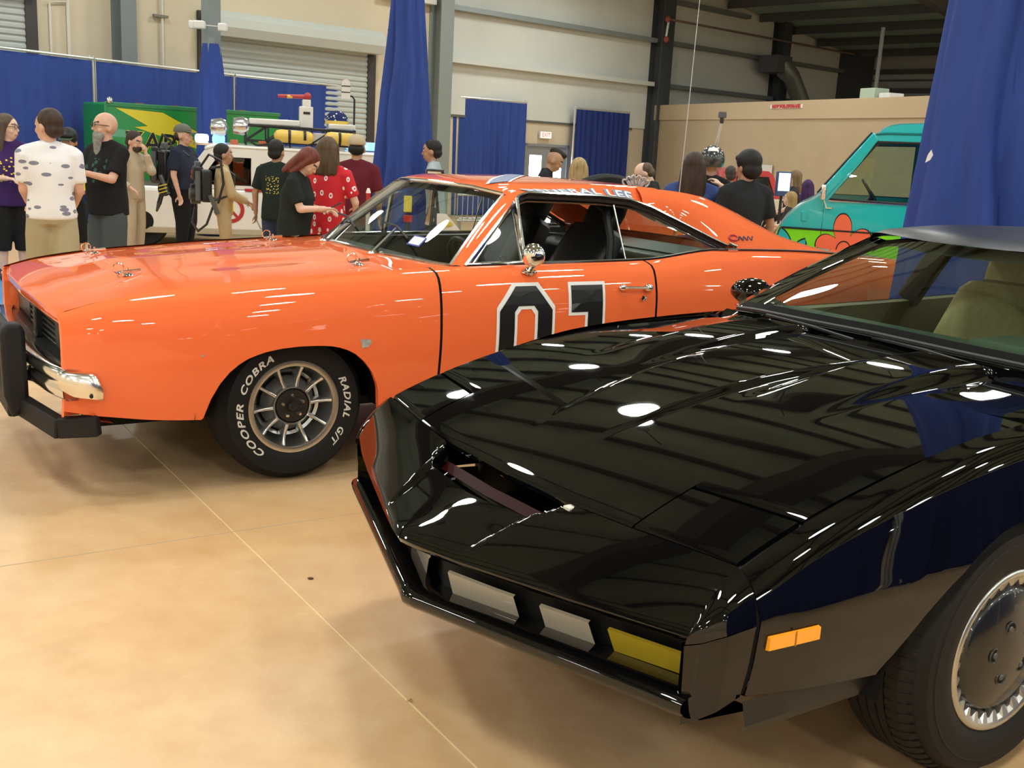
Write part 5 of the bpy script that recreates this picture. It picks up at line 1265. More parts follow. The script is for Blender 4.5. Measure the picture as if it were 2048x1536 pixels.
    if hair == 'helmet':
        mb = MB(); mb.ell(hp(-.012, 0, 1.665), (.132, .118, .128), 26, 16, H3); mb.v = [v if (inv @ Vector(v)).z > 1.60 else tuple(HM_ @ Vector(((inv @ Vector(v)).x, (inv @ Vector(v)).y, 1.60))) for v in mb.v]
        ho = mb.build('helmet', mat('helmet black', (.03, .033, .035), .25, coat=.6), R_, sharp=40)
        P = [[tuple(hp(-.012 + .134 * math.cos(a) * math.cos(e), .12 * math.sin(a) * math.cos(e), 1.665 + .131 * math.sin(e))) for e in (.62, .95)] for a in np.linspace(PI - .55, PI + .55, 8)]
        MB().grid(np.array(P)).build('helmet_sticker', mat('helmet sticker', (.75, .75, .75), .4), ho)
    if beard:
        mb = MB(); mb.ell(hp(.060, 0, 1.565), (.055, .062, .05), 14, 10, H3); n_ = 6
        if beard[1] > .1:
            for y in (-.035, 0, .035): cap(mb, hp(.075, y, 1.555), hp(.085, y * .5, 1.56 - beard[1]), .036, .020)
        me = remesh(mb, .012, 2, .6, 'beard'); me.materials.append(mat('beard ' + str(beard[0]), beard[0], .8, noise_amt=.4, noise_scale=40)); link('beard', me, None, R_)
    if glasses:
        g = MB(); gm_ = mat('spectacle frame', (.03, .025, .02), .4)
        for sd in (1, -1):
            g = MB(); g.tube([tuple(hp(.112, sd * .034 + .024 * math.cos(a), 1.645 + .018 * math.sin(a))) for a in np.linspace(0, 2 * PI, 14, endpoint=False)], .003, 5, closed=True); go = g.build('spectacle_rim', gm_, R_)
            MB().tube([tuple(hp(.110, sd * .058, 1.648)), tuple(hp(.0, sd * .083, 1.640))], .003, 5).build('spectacle_arm', gm_, go)
    return R_, arms, k
def at_hand(P, p):    # local point of a person to world
    R_, arms, k = P; a = R_.rotation_euler.z; v = Vector(p) * k
    return Vector((R_.location.x + v.x * math.cos(a) - v.y * math.sin(a), R_.location.y + v.x * math.sin(a) + v.y * math.cos(a), R_.location.z + v.z))
def phone(P, sd, label, col=(.02, .02, .025)):
    R_, arms, k = P; sh, el, wr = arms[sd]; d = (wr - el).normalized(); p = at_hand(P, wr + d * .10 + Vector((0, 0, .022)))
    r = thing('phone', label, 'phone', p, R_.rotation_euler.z); r.rotation_euler = (0, -.5, R_.rotation_euler.z)
    MB().box(-.07, .07, -.035, .035, -.005, .004).build('case', mat('phone case' + str(col), col, .4), r, bevel=.003, smooth=False); MB().box(-.064, .064, -.031, .031, .004, .0052).build('screen', mat('phone screen', (.02, .02, .03), .1), r, smooth=False)
def spots(name, base, col, scale, thr, stretch=(1, 1, 1), box=None, col2=None):
    m = bpy.data.materials.new(name); m.use_nodes = True; nt = m.node_tree; b = nt.nodes['Principled BSDF']; b.inputs['Roughness'].default_value = .85; b.inputs['Specular IOR Level'].default_value = .2
    tc = nt.nodes.new('ShaderNodeTexCoord'); mp = nt.nodes.new('ShaderNodeMapping'); mp.inputs['Scale'].default_value = stretch; nt.links.new(tc.outputs['Object'], mp.inputs[0])
    v = nt.nodes.new('ShaderNodeTexVoronoi'); v.inputs['Scale'].default_value = scale; nt.links.new(mp.outputs[0], v.inputs['Vector'])
    r = nt.nodes.new('ShaderNodeMath'); r.operation = 'LESS_THAN'; r.inputs[1].default_value = thr; nt.links.new(v.outputs['Distance'], r.inputs[0]); fac = r.outputs[0]
    if box:      # keep the print inside a patch of the garment
        sp = nt.nodes.new('ShaderNodeSeparateXYZ'); nt.links.new(tc.outputs['Object'], sp.inputs[0])
        for ax, lo, hi in box:
            for op, val in (('GREATER_THAN', lo), ('LESS_THAN', hi)):
                q = nt.nodes.new('ShaderNodeMath'); q.operation = op; q.inputs[1].default_value = val; nt.links.new(sp.outputs[ax], q.inputs[0])
                mm = nt.nodes.new('ShaderNodeMath'); mm.operation = 'MULTIPLY'; nt.links.new(fac, mm.inputs[0]); nt.links.new(q.outputs[0], mm.inputs[1]); fac = mm.outputs[0]
    mx = nt.nodes.new('ShaderNodeMixRGB'); mx.inputs[1].default_value = (*base, 1); mx.inputs[2].default_value = (*col, 1); nt.links.new(fac, mx.inputs[0])
    if col2:
        r2 = nt.nodes.new('ShaderNodeMath'); r2.operation = 'LESS_THAN'; r2.inputs[1].default_value = thr * .45; nt.links.new(v.outputs['Distance'], r2.inputs[0])
        m2 = nt.nodes.new('ShaderNodeMixRGB'); nt.links.new(mx.outputs[0], m2.inputs[1]); m2.inputs[2].default_value = (*col2, 1); nt.links.new(r2.outputs[0], m2.inputs[0]); mx = m2
    nt.links.new(mx.outputs[0], b.inputs['Base Color']); return m
black_tee = cloth((.012, .012, .013)); khaki = cloth((.36, .31, .19)); denim = cloth((.03, .045, .085)); dgrey = cloth((.06, .072, .078)); navy = cloth((.018, .022, .04)); beige = cloth((.45, .36, .25))
purple_print = spots('purple print shirt', (.045, .018, .10), (.75, .60, .05), 26, .30, (1, 1, 1.3), [(0, .04, 1), (1, -.15, .15), (2, 1.06, 1.32)])
white_print = spots('white print shirt', (.72, .72, .73), (.20, .21, .27), 8, .27, (1, .75, 1.9))
red_print = spots('red print shirt', (.55, .025, .035), (.80, .74, .72), 12.5, .32, (1, 1.35, .9), None, (.30, .05, .07))
green_print = spots('dark green print shirt', (.012, .02, .016), (.55, .48, .10), 34, .33, (1, 1, 1.6), [(0, -1, -.05), (1, -.085, .085), (2, 1.12, 1.33)])
teal_print = spots('black tee with ring print', (.011, .011, .012), (.03, .09, .07), 16, .34, (1, 1, 1), [(0, .05, 1), (1, -.13, .13), (2, 1.10, 1.33)])
white_shoe = mat('white shoe', (.6, .6, .58), .6)
P1 = person('woman in purple printed shirt, black capris and glasses with long brown hair', 14, 10.4, -52, 1.56, 1.12, .03, 'pale', lh=(.26, .10, 1.08), rh=(.24, -.08, 1.10), shirt=purple_print, hem=.80, pants=cloth((.012, .012, .012)), leg='capri', hair='long', hair_col=(.10, .065, .045), glasses=True, fem=True, head_yaw=48)
P2 = person('man in white shirt with dark blotches and khaki shorts seen from behind', 96, 8.3, 118, 1.60, 1.14, .02, 'fair', lh=(.24, .16, .98), rh=(.20, -.20, .96), lpole=(-.8, .25, -.6), rpole=(-.8, -.2, -.6), shirt=white_print, hem=.86, pants=khaki, leg='shorts', hair='short', hair_col=(.05, .028, .02), stride=.10, head_yaw=40)
P3 = person('boy in green and black cap between the white shirt and the bearded man', 136, 10.6, -82, 1.45, .88, 0, 'tan', shirt=cloth((.02, .025, .035)), pants=cloth((.012, .012, .012)), leg='shorts', hair='mop', hair_col=(.012, .012, .010), lh=(.18, .10, 1.0), cap_col=mat('dark green beanie', (.03, .055, .025), .8), head_pitch=8)
P4 = person('bald man with long grey beard, black tee and dark grey shorts', 212, 9.6, -118, 1.62, 1.16, .05, 'fair', lh=(.36, .10, 1.20), rh=(.36, -.04, 1.21), shirt=teal_print, hem=.80, pants=dgrey, leg='shorts', hair='bald', hair_col=(.25, .22, .2), beard=((.30, .29, .26), .19), glasses=True, head_yaw=-24, badge=(.175, -.09, 1.08))
phone(P4, -1, 'dark red phone held by the bearded man', (.10, .01, .03))
P5 = person('man in beige coverall resting his chin on his fist', 264, 12.6, -20, 1.46, 1.0, .01, 'fair', lh=(.18, .05, 1.47), rh=(.14, -.22, 1.0), lpole=(.1, .3, -1), shirt=beige, sleeve='long', hem=.84, pants=beige, hair='short', hair_col=(.045, .025, .018), head_pitch=15, beard=((.05, .03, .02), .03))
P6 = person('stout man in navy uniform shirt and grey cap with yellow badge', 366, 13.0, -8, 1.56, 1.42, .12, 'fair', rh=(.06, -.27, .86), lh=(.06, .26, .88), shirt=navy, hem=.92, pants=cloth((.010, .010, .011)), hair='cap', hair_col=(.05, .03, .02), cap_col=mat('grey green cap', (.11, .115, .09), .8), badge=(.30, -.08, .95))
P7 = person('youth in tan jumpsuit wearing a black equipment pack', 446, 11.4, 22, 1.38, .95, .01, 'tan', rh=(.30, -.10, 1.02), lh=(.30, .10, 1.0), shirt=cloth((.50, .37, .20)), sleeve='long', hem=.84, pants=cloth((.46, .34, .19)), hair='short', hair_col=(.015, .012, .010), badge=(.10, -.17, .95))
P8 = person('man in dark green tee with yellow back print facing the white car', 553, 11.0, 78, 1.45, 1.08, .01, 'tan', lh=(.04, .30, .80), shirt=green_print, hem=.80, pants=denim, hair='short', hair_col=(.012, .010, .009))
P9 = person('red-haired woman in black tee bent over her phone', 588, 9.2, -5, 1.43, 1.12, .04, 'pale', rh=(.36, -.10, 1.13), lh=(.34, .08, 1.10), shirt=cloth((.014, .018, .017)), hem=.82, pants=denim, hair='bob', hair_col=(.16, .038, .022), head_pitch=38, fem=True, lean=6)
phone(P9, -1, 'dark phone in the hand of the red-haired woman')
P10 = person('person with shoulder-length brown hair in a red shirt with white prints', 657, 9.6, 80, 1.50, 1.12, .02, 'pale', rh=(.25, -.22, 1.05), lh=(.24, .18, 1.05), shirt=red_print, hem=.74, pants=cloth((.05, .09, .13)), hair='bob', hair_col=(.095, .06, .028))
P11 = person('person in maroon shirt and tan cap with black hair', 714, 10.7, 92, 1.53, 1.12, .01, 'tan', lh=(.2, .22, 1.0), shirt=cloth((.105, .012, .022)), hem=.80, pants=denim, hair='cap', hair_col=(.010, .010, .010), cap_col=mat('tan cap', (.42, .34, .22), .8))
P12 = person('young man in pale grey shirt walking left past the blue drape', 876, 12.0, 176, 1.535, .95, 0, 'tan', shirt=cloth((.34, .40, .42)), hem=.84, pants=denim, hair='short', hair_col=(.015, .012, .012), stride=.12, lean=6)
P13 = person('man with raised black hair in dark jacket in front of the bright doors', 1076, 12.2, -5, 1.53, 1.0, .01, 'tan', shirt=cloth((.016, .017, .02)), sleeve='long', hem=.84, pants=denim, hair='mohawk', hair_col=(.02, .015, .013), head_pitch=14, lean=16)
P14 = person('woman with long straight blonde hair behind the orange roof', 1160, 10.95, 88, 1.425, 1.0, 0, 'pale', shirt=cloth((.30, .26, .2)), pants=denim, hair='long', hair_col=(.42, .29, .13), hair_len=.42)
P15 = person('balding man in black jacket looking down behind the roof', 1322, 11.0, 172, 1.455, 1.05, .02, 'pale', shirt=cloth((.012, .012, .012)), sleeve='long', pants=denim, hair='thin', hair_col=(.12, .075, .045), head_pitch=32, lean=10)
P16 = person('woman with very long dark brown hair in a blue shirt, hand raised', 1390, 9.1, 78, 1.53, 1.2, .02, 'pale', rh=(.20, -.26, 1.46), rpole=(.0, -1, -.6), lh=(.2, .2, 1.0), shirt=cloth((.035, .065, .20)), hem=.82, pants=denim, hair='long', hair_col=(.045, .026, .018), hair_len=.46, fem=True)
P17 = person('person in glossy black helmet and black shirt holding a camera pole', 1424, 10.2, 84, 1.57, 1.0, .01, 'tan', lh=(.30, .12, 1.30), rh=(.26, -.02, 1.45), shirt=black_tee, sleeve='long', pants=cloth((.02, .02, .022)), hair='helmet', hair_col=(.01, .01, .01))
P18 = person('tall man with thick black hair in a black tee seen from behind', 1497, 8.9, 104, 1.56, 1.12, .02, 'tan', lh=(.06, .28, .84), rh=(.05, -.30, .86), shirt=cloth((.016, .019, .021)), hem=.76, pants=cloth((.02, .022, .03)), hair='mop', hair_col=(.010, .009, .009), head_yaw=20)
P19 = person('short-haired man far behind the tall man in black', 1463, 14.5, 95, 1.40, 1.0, 0, 'tan', shirt=cloth((.06, .02, .025)), pants=denim, hair='short', hair_col=(.05, .04, .035))
P20 = person('woman with brown bun facing the screen beside the red truck', 1592, 15.0, 176, 1.385, 1.05, .01, 'pale', lh=(.3, .1, 1.0), rh=(.3, -.1, 1.0), shirt=cloth((.03, .028, .035)), pants=denim, hair='bob', hair_col=(.20, .125, .06), fem=True)
P21 = person('girl with long wavy blonde hair in front of the truck', 1588, 13.4, 165, 1.14, .9, 0, 'pale', lh=(.3, .06, 1.12), rh=(.30, -.10, .95), shirt=cloth((.03, .025, .03)), pants=denim, hair='long', hair_col=(.40, .26, .10), hair_len=.40, fem=True)
P22 = person('person with dark purple hair and purple top by the tan wall', 1620, 15.6, 92, 1.26, .9, 0, 'pale', shirt=cloth((.09, .03, .26)), pants=denim, hair='long', hair_col=(.05, .015, .09), hair_len=.25)
# packs and gear carried by two of them
pk_m = mat('equipment black', (.012, .013, .014), .35); pk_g = mat('equipment grey', (.10, .11, .115), .4, metal=.3); pk_r = mat('warning red', (.5, .05, .03), .5); pk_y = mat('hazard yellow', (.70, .60, .05), .5)
def pack(P, name, label, small=False):
    R_, arms, k = P; r = thing(name, label, 'backpack', R_.location, R_.rotation_euler.z); r.scale = (k, k, k)
    MB().box(-.30, -.16, -.16, .16, 1.0, 1.42).build('frame_plate', pk_m, r, bevel=.03)
    MB().tube([(-.30, .0, 1.10), (-.42, 0, 1.10)], .13, 20).build('drum', pk_m, r); MB().tube([(-.42, 0, 1.10), (-.44, 0, 1.10)], .07, 16).build('drum_cap', pk_g, r)
    MB().box(-.40, -.28, -.12, .06, 1.28, 1.46).build('upper_housing', pk_m, r, bevel=.02); MB().box(-.36, -.28, .06, .15, 1.22, 1.52).build('side_box', pk_g, r, bevel=.015)
    MB().tube([(-.34, -.15, 1.02), (-.34, -.15, 1.40)], .035, 12).build('side_tube', pk_g, r)
    MB().box(-.41, -.40, -.06, -.01, 1.36, 1.41).build('red_light', pk_r, r, smooth=False); MB().box(-.412, -.40, .0, .04, 1.30, 1.34).build('red_light', pk_r, r, smooth=False)
    MB().tube([(-.30, -.10, 1.46), (-.20, -.18, 1.62), (-.06, -.24, 1.55), (-.03, -.26, 1.25), (-.10, -.26, 1.0)], .017, 8).build('hose', pk_m, r)
    MB().tube([(-.34, .12, 1.0), (-.40, .06, .72), (-.34, -.10, .62), (-.24, -.20, .72), (-.16, -.22, .95)], .016, 8).build('hose', pk_m, r)
    for sd in (1, -1): MB().tube([(-.16, sd * .11, 1.44), (-.02, sd * .12, 1.475), (.13, sd * .12, 1.36), (.12, sd * .14, 1.12), (-.14, sd * .16, 1.03)], .016, 6).build('strap', pk_m, r)
    MB().tube([(-.10, -.24, .86), (-.20, -.26, 1.10)], .03, 10).build('hand_tool', pk_g, r)
    return r
pack(P6, 'equipment_pack', 'black equipment pack with hoses on the man in navy uniform'); pack(P7, 'equipment_pack', 'black equipment pack with red lights on the youth in tan')
tb = thing('tool_pouch', 'black pouch with yellow hazard stripes on the hip of the man in navy', 'pouch', at_hand(P6, (-.16, -.235, .92)), P6[0].rotation_euler.z)
MB().lathe([(0, -.03), (.07, -.03), (.085, 0), (.07, .03), (0, .03)], 20, 'y').build('pouch_body', pk_m, tb)
for i in range(3): MB().bar((-.05 + .0 * i, -.0335, -.05 + i * .04), (.05, -.0335, -.02 + i * .04), .012, .02, up=(0, 1, 0)).build('stripe', pk_y, tb, smooth=False)
# selfie pole with camera, carried by the helmeted person
sp_ = at_hand(P17, (.33, .0, 1.50)); cp = gp(1437, 10.0); cp.z = 1.5 + (317 - 250) / FPX * 10.0
st = thing('camera_pole', 'white pole with a small action camera raised by the helmeted person', 'camera')
MB().tube([sp_, cp], [.014, .012], 8).build('pole', mat('white pole', (.72, .72, .72), .4), st)
MB().box(-.035, .035, -.02, .02, .0, .055, Matrix.Translation(cp + Vector((0, 0, .045)))).build('action_camera', mat('camera grey', (.10, .10, .11), .4), st, bevel=.006); MB().tube([cp, cp + Vector((0, 0, .05))], .018, 8).build('mount', pk_m, st)
# ------------------------------------------------------------------ blue drapes
blue_m = mat('blue drape cloth', (.038, .072, .285), .8, spec=.15, noise_amt=.12, noise_scale=5, stretch=(3, 3, .3))
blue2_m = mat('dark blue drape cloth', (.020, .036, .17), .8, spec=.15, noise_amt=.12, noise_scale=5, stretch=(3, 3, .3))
pole_m = mat('drape pole', (.62, .62, .60), .35, metal=.5)
def drape(label, a, b, zt, m, z0=.02, folds=9, amp=.045, seed=0):
    rnd = random.Random(seed); a, b = Vector((*a, 0)), Vector((*b, 0)); d = b - a; Ln = d.length; d.normalize(); n = Vector((-d.y, d.x, 0))
    r = thing('blue_drape', label, 'curtain', a, 0, 'blue pipe-and-drape panels along the hall')
    N = folds * 8; ph = [rnd.uniform(-.6, .6) for _ in range(folds + 2)]; am = [rnd.uniform(.35, 1.2) for _ in range(folds + 2)]
    P = []
    for i in range(N + 1):
        t = i / N; q = t * folds; k = int(q); f = q - k; A = am[k] * (1 - f) + am[min(k + 1, folds)] * f; row = []
        for z in np.linspace(0, 1, 8):
            w = A * amp * math.sin(2 * PI * (q + (ph[k] * (1 - f) + ph[min(k + 1, folds)] * f) * (.4 + .6 * z))) * (.25 + .75 * z)
            p = d * (Ln * t) + n * w; row.append((p.x, p.y, zt - .03 + (z0 - zt + .03) * z))
        P.append(row)
    MB().grid(np.array(P)).build('cloth', m, r)
    e = Vector((0, 0, zt)); MB().tube([d * -.02 + e, d * (Ln + .02) + e], .02, 8).build('top_rod', pole_m, r)
    for x in (0, Ln): MB().tube([d * x + n * .05 + Vector((0, 0, 0)), d * x + n * .05 + Vector((0, 0, zt + .05))], .022, 8).build('upright', pole_m, r); MB().box(-.2, .2, -.2, .2, 0, .012, Matrix.Translation(d * x + n * .05)).build('base_plate', pole_m, r, smooth=False)
    return r
dp = [(-8.05, 14.05), (-6.62, 16.98), (-5.15, 19.55), (-3.19, 22.05), (-1.45, 23.6), (.04, 24.72)]
dl = ['blue drape panel at the far left behind the woman in purple', 'blue drape panel behind the green trailer', 'blue drape panel behind the rack of the white car', 'blue drape panel right of the tall gathered column drape', 'blue drape panel ending beside the exit doors']
for i in range(5):
    a, b = Vector((*dp[i], 0)), Vector((*dp[i + 1], 0)); g = (b - a).normalized() * .035
    drape(dl[i], (a + g).xy, (b - g).xy, 2.5, blue_m, folds=9 if i else 8, amp=.035 if i < 2 else .05, seed=i)
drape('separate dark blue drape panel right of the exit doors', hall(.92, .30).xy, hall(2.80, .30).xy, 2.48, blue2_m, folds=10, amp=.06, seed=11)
for k_ in range(3):
    A_ = [BK.matrix_basis @ Vector(V(u, 4.8, 0)) for u in (-2.4 + 2.6 * k_, .14 + 2.6 * k_)]
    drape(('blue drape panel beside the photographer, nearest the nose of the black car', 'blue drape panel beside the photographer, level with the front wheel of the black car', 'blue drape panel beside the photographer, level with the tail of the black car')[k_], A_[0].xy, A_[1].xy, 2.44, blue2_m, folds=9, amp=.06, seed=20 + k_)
def column_drape(label, px, depth, prof, zt, folds=9, seed=0, m=blue_m, col=None, amp=.16, phase=0.0):
    c = gp(px, depth); rnd = random.Random(seed); r = thing('column_drape', label, 'curtain', c)
    N = folds * 14; am = [rnd.uniform(.45, 1.25) for _ in range(folds)]; ws_ = [rnd.uniform(-.35, .35) for _ in range(folds)]
    zs = np.linspace(.015, zt, 26); rr = pchip([p[0] for p in prof], np.array([[p[1]] for p in prof]), zs)[:, 0]; P = []
    for i in range(N):
        t = i / N; q = t * folds; k = int(q); f = q - k; k2 = (k + 1) % folds; s_ = f * f * (3 - 2 * f); A = am[k] * (1 - s_) + am[k2] * s_; wv = ws_[k] * (1 - s_) + ws_[k2] * s_; row = []
        for z, R0 in zip(zs, rr):
            zz = z / zt; rad = R0 * (1 + A * amp * (1.15 - .55 * zz) * math.sin(2 * PI * (q + wv * (1 - zz) + .12 * math.sin(5 * z + k)))); a = 2 * PI * t + phase + .10 * math.sin(1.3 * z + seed)
            row.append((rad * math.cos(a), rad * math.sin(a), z))
        P.append(row)
    MB().grid(np.array(P), closed_u=True).build('cloth', m, r)
    MB().tube([(0, 0, zt - .10), (0, 0, zt - .06)], rr[-1] * 1.06, 20).build('tie_band', m, r)
    return c
# steel posts inside the column drapes
def post(px, depth, w, zt, m=steel_m):
    c = gp(px, depth); M = Matrix.Translation(c) @ MH
    return MB().box(-w / 2, w / 2, -w / 2, w / 2, 0, zt, M).build('steel_post', m, floor_o, smooth=False)
column_drape('gathered blue drape round the grey post left, two white floodlights above it', 424, 16.15, [(0, .24), (1.2, .215), (2.2, .18), (2.72, .125)], 2.74, 7, 3, amp=.12); post(424, 16.15, .20, 6.3, mat('post grey', (.20, .235, .235), .5))
column_drape('tall gathered blue drape standing behind the orange windscreen', 808, 12.5, [(0, .36), (1.1, .30), (2.2, .225), (3.3, .145), (4.2, .11)], 4.2, 8, 5, amp=.2); post(808, 12.5, .12, 6.2)
column_drape('broad gathered blue drape close behind the black roof', 1972, 5.95, [(0, .41), (1.2, .345), (2.4, .275), (3.4, .22), (4.3, .17)], 4.3, 9, 8, amp=.13, phase=.5); post(1972, 5.95, .2, 5.6)
fl = thing('flood_light', 'pair of white emergency floodlights on the left grey post', 'lamp', gp(424, 16.02))
fw_ = mat('white lamp housing', (.72, .72, .68), .4); zf = 1.5 + (265 - 68) / FPX * 16.1
for s_, w in ((-.13, .08), (.20, .06)): MB().box(-w, w, -.06, .06, -.055, .055, Matrix.Translation((s_, -.12, zf - .02 * (s_ > 0)))).build('floodlight_head', fw_, fl, bevel=.02)
MB().box(-.27, -.20, -.18, -.06, zf - .06, zf + .05).build('battery_box', fw_, fl, bevel=.015); MB().bar((-.08, -.12, zf), (.15, -.12, zf - .01), .012, .012).build('bracket', fw_, fl, smooth=False)
# paper tag pinned on the near drape
tg_ = thing('paper_tag', 'small torn white tag stuck on the broad blue drape', 'tag', gp(1850, 5.72)); zt_ = 1.5 + (338 - 313) / FPX * 5.75
MB().add([(-.014, -.03, zt_ - .035), (.006, -.04, zt_ - .02), (.016, -.045, zt_ + .005), (.006, -.04, zt_ + .032), (-.006, -.03, zt_ + .005)], [(0, 1, 2, 3, 4)]).build('paper', mat('paper white', (.8, .78, .74), .6), tg_, smooth=False, solid=.002)
# ------------------------------------------------------------------ green trailer with yellow bolt
TA, TB = Vector((-5.98, 15.7, 0)), Vector((-3.92, 17.6, 0)); td = (TB - TA).normalized(); tang = math.atan2(td.y, td.x); TLn = (TB - TA).length
TR = thing('box_trailer', 'green box trailer with yellow lightning bolt and ZAPP lettering', 'trailer', TA, tang)
tgm = mat('trailer green', (.015, .26, .045), .35, coat=.4); tym = mat('trailer yellow', (.74, .60, .02), .4); tkm = mat('letter black', (.01, .01, .01), .4)
TZ = 1.84
MB().box(0, TLn, 0, .85, .32, TZ).build('box_body', tgm, TR, bevel=.03)
MB().box(-.01, TLn + .01, -.015, .02, TZ - .05, TZ + .01).build('top_rail', mat('rail green', (.03, .22, .07), .4), TR, bevel=.008)
MB().box(-.015, .03, -.018, .02, .32, TZ).build('corner_post', mat('rail green', (.03, .22, .07), .4), TR, bevel=.008)
for x in (.7, 1.9): MB().lathe([(0, -.02), (.12, -.02), (.13, .0), (.26, -.02), (.29, .02), (.29, .16), (.0, .16)], 24, 'y', (x, .03, .29)).build('trailer_wheel', rubber_m, TR)
for x in (.45, 1.0, 1.55, 2.1): MB().box(x, x + .12, -.01, .04, TZ + .0, TZ + .022).build('roof_lamp', mat('rust brown', (.22, .10, .07), .6), TR, smooth=False)
MB().ell((.06, -.02, TZ + .03), (.05, .05, .05)).build('corner_lamp', chrome_m, TR)
def on_tr(poly, m, y, nm): 
    me = shape_mesh([poly]); warp(me, lambda x, yy, z: (x, y, yy)); return link(nm, me, m, TR, False)
blt = [(.10, TZ - .10), (.80, TZ - .115), (1.55, 1.42), (1.30, 1.42), (1.75, 1.10), (.50, 1.42), (.62, 1.44)]
blt = [(.14, TZ - .06), (.86, TZ - .09), (1.46, 1.47), (1.20, 1.47), (1.62, 1.18), (.42, 1.52), (.62, 1.545)]
on_tr([(x - .03 * 0, z) for x, z in blt], tkm, -.003, 'bolt_outline')
on_tr([(x * .985 + .012, z * .99 + .012) for x, z in blt], tym, -.006, 'lightning_bolt')
for nm, bold, m_, y in (('lettering_edge', .012, tym, -.008), ('lettering', .004, tkm, -.011)):
    me = text_mesh('ZAPP', .34, bold=bold, spacing=1.08, shear=.08); xs = [v.co.x for v in me.vertices]; kx = 1.02 / (max(xs) - min(xs)); warp(me, lambda x, yy, z, kx=kx, y=y: (.76 + x * kx, y, 1.29 + yy * 1.15 - .10 * x * .4)); link(nm, me, m_, TR, False)
# ------------------------------------------------------------------ white long wagon with roof gear
EC = thing('white_wagon', 'long white wagon with roof rack, blue lamps and yellow gas bottles', 'car', (-5.47, 13.8, 0), math.atan2(.26, .966))
ewm = mat('white car paint', (.74, .72, .67), .3, coat=.6); erm = mat('red trim paint', (.42, .02, .02), .4); etm = mat('tan sill', (.42, .36, .26), .6)
EW = 1.5      # local: x rearward, y away from the viewer, z up
prof = [(0, .48), (.02, .26), (.06, .20), (4.35, .20), (4.45, .34), (4.5, .60), (4.45, .86), (4.1, .82), (3.2, .785), (1.3, .785), (.25, .79), (.06, .76), (0, .66)]
M_e = Matrix(((1, 0, 0, 0), (0, 0, 1, 0), (0, 1, 0, 0), (0, 0, 0, 1)))
MB().prism(prof, 0, EW, M_e).build('lower_body', ewm, EC, bevel=.06, seg=3)
MB().box(.5, 4.4, -.008, .02, .19, .27).build('sill_strip', etm, EC, bevel=.01)
MB().box(1.9, 4.2, -.012, .03, .765, .80).build('red_stripe', erm, EC, bevel=.006)
cab = [(1.02, .78), (1.40, 1.28), (1.52, 1.325), (3.95, 1.30), (4.15, 1.18), (4.3, .80)]
# cabin: side sheets with window holes, roof skin, pillars
def side_sheet(y, nm):
    w1 = [(1.30, .84), (1.56, 1.19), (1.98, 1.19), (1.98, .84)]; w2 = [(2.10, .82), (2.10, 1.12), (2.95, 1.12), (2.95, .82)]; w3 = [(3.06, .84), (3.06, 1.14), (3.85, 1.14), (3.98, .84)]
    me = shape_mesh([cab, w1, w2, w3]); warp(me, lambda x, yy, z: (x, y, yy)); o = link(nm, me, ewm, EC, False); md = o.modifiers.new('t', 'SOLIDIFY'); md.thickness = .03; md.offset = 0
    for w in (w1, w2, w3): MB().add([(x, y, z) for x, z in w], [(0, 1, 2, 3)]).build('side_window', glass('dark wagon glass', (.06, .07, .07)), EC, smooth=False)
    for w in (w1, w2, w3): MB().tube([(x, y - .012 if y < .5 else y + .012, z) for x, z in w], .008, 5, closed=True).build('window_frame', black_m, EC)
side_sheet(.04, 'cabin_side'); side_sheet(EW - .04, 'cabin_side')
MB().grid(np.array([[(x, y, z + .035 * (1 - abs(2 * (y - EW / 2) / EW) ** 3)) for x, z in cab[1:]] for y in np.linspace(.02, EW - .02, 15)])).build('cabin_roof', ewm, EC, solid=.03, off=0)
MB().add([(1.04, .06, .79), (1.04, EW - .06, .79), (1.40, EW - .06, 1.28), (1.40, .06, 1.28)], [(0, 1, 2, 3)]).build('windscreen', glass('dark wagon glass', (.06, .07, .07)), EC, smooth=False)
MB().box(1.3, 4.0, .12, EW - .12, .60, .80).build('cabin_floor', black_m, EC, smooth=False)
for x in (.62, 3.55):
    MB().lathe([(.0, -.02), (.10, -.03), (.17, -.01), (.20, .01), (.30, -.01), (.33, .03), (.33, .16), (0, .16)], 28, 'y', (x, .02, .335)).build('wheel', rubber_m, EC)
MB().tube([(2.05, -.004, .76), (2.05, -.004, .40), (2.10, -.004, .29), (2.25, -.004, .235)], .006, 5).build('door_gap', mat('gap grey', (.2, .2, .19), .7), EC)
MB().tube([(2.98, -.004, .76), (2.98, -.004, .25)], .006, 5).build('door_gap', MATS['gap grey'], EC)
MB().box(.28, .95, .10, EW - .1, .788, .80).build('hood_vent', mat('hood dark', (.05, .05, .05), .5), EC, bevel=.01)
# round red ring emblem on the door (its cartoon figure left out)
me = MB(); 
ring_ = [[(1.72 + r * math.cos(a), -.006, .52 + r * math.sin(a)) for r in (.125, .175)] for a in np.linspace(0, 2 * PI, 32, endpoint=False)]
MB().grid(np.array(ring_), closed_u=True).build('door_emblem', erm, EC, smooth=False)
me.add([(1.72 - .11, -.0055, .62), (1.72 - .085, -.0055, .645), (1.72 + .11, -.0055, .42), (1.72 + .085, -.0055, .395)], [(0, 1, 2, 3)]).build('door_emblem_bar', erm, EC, smooth=False)
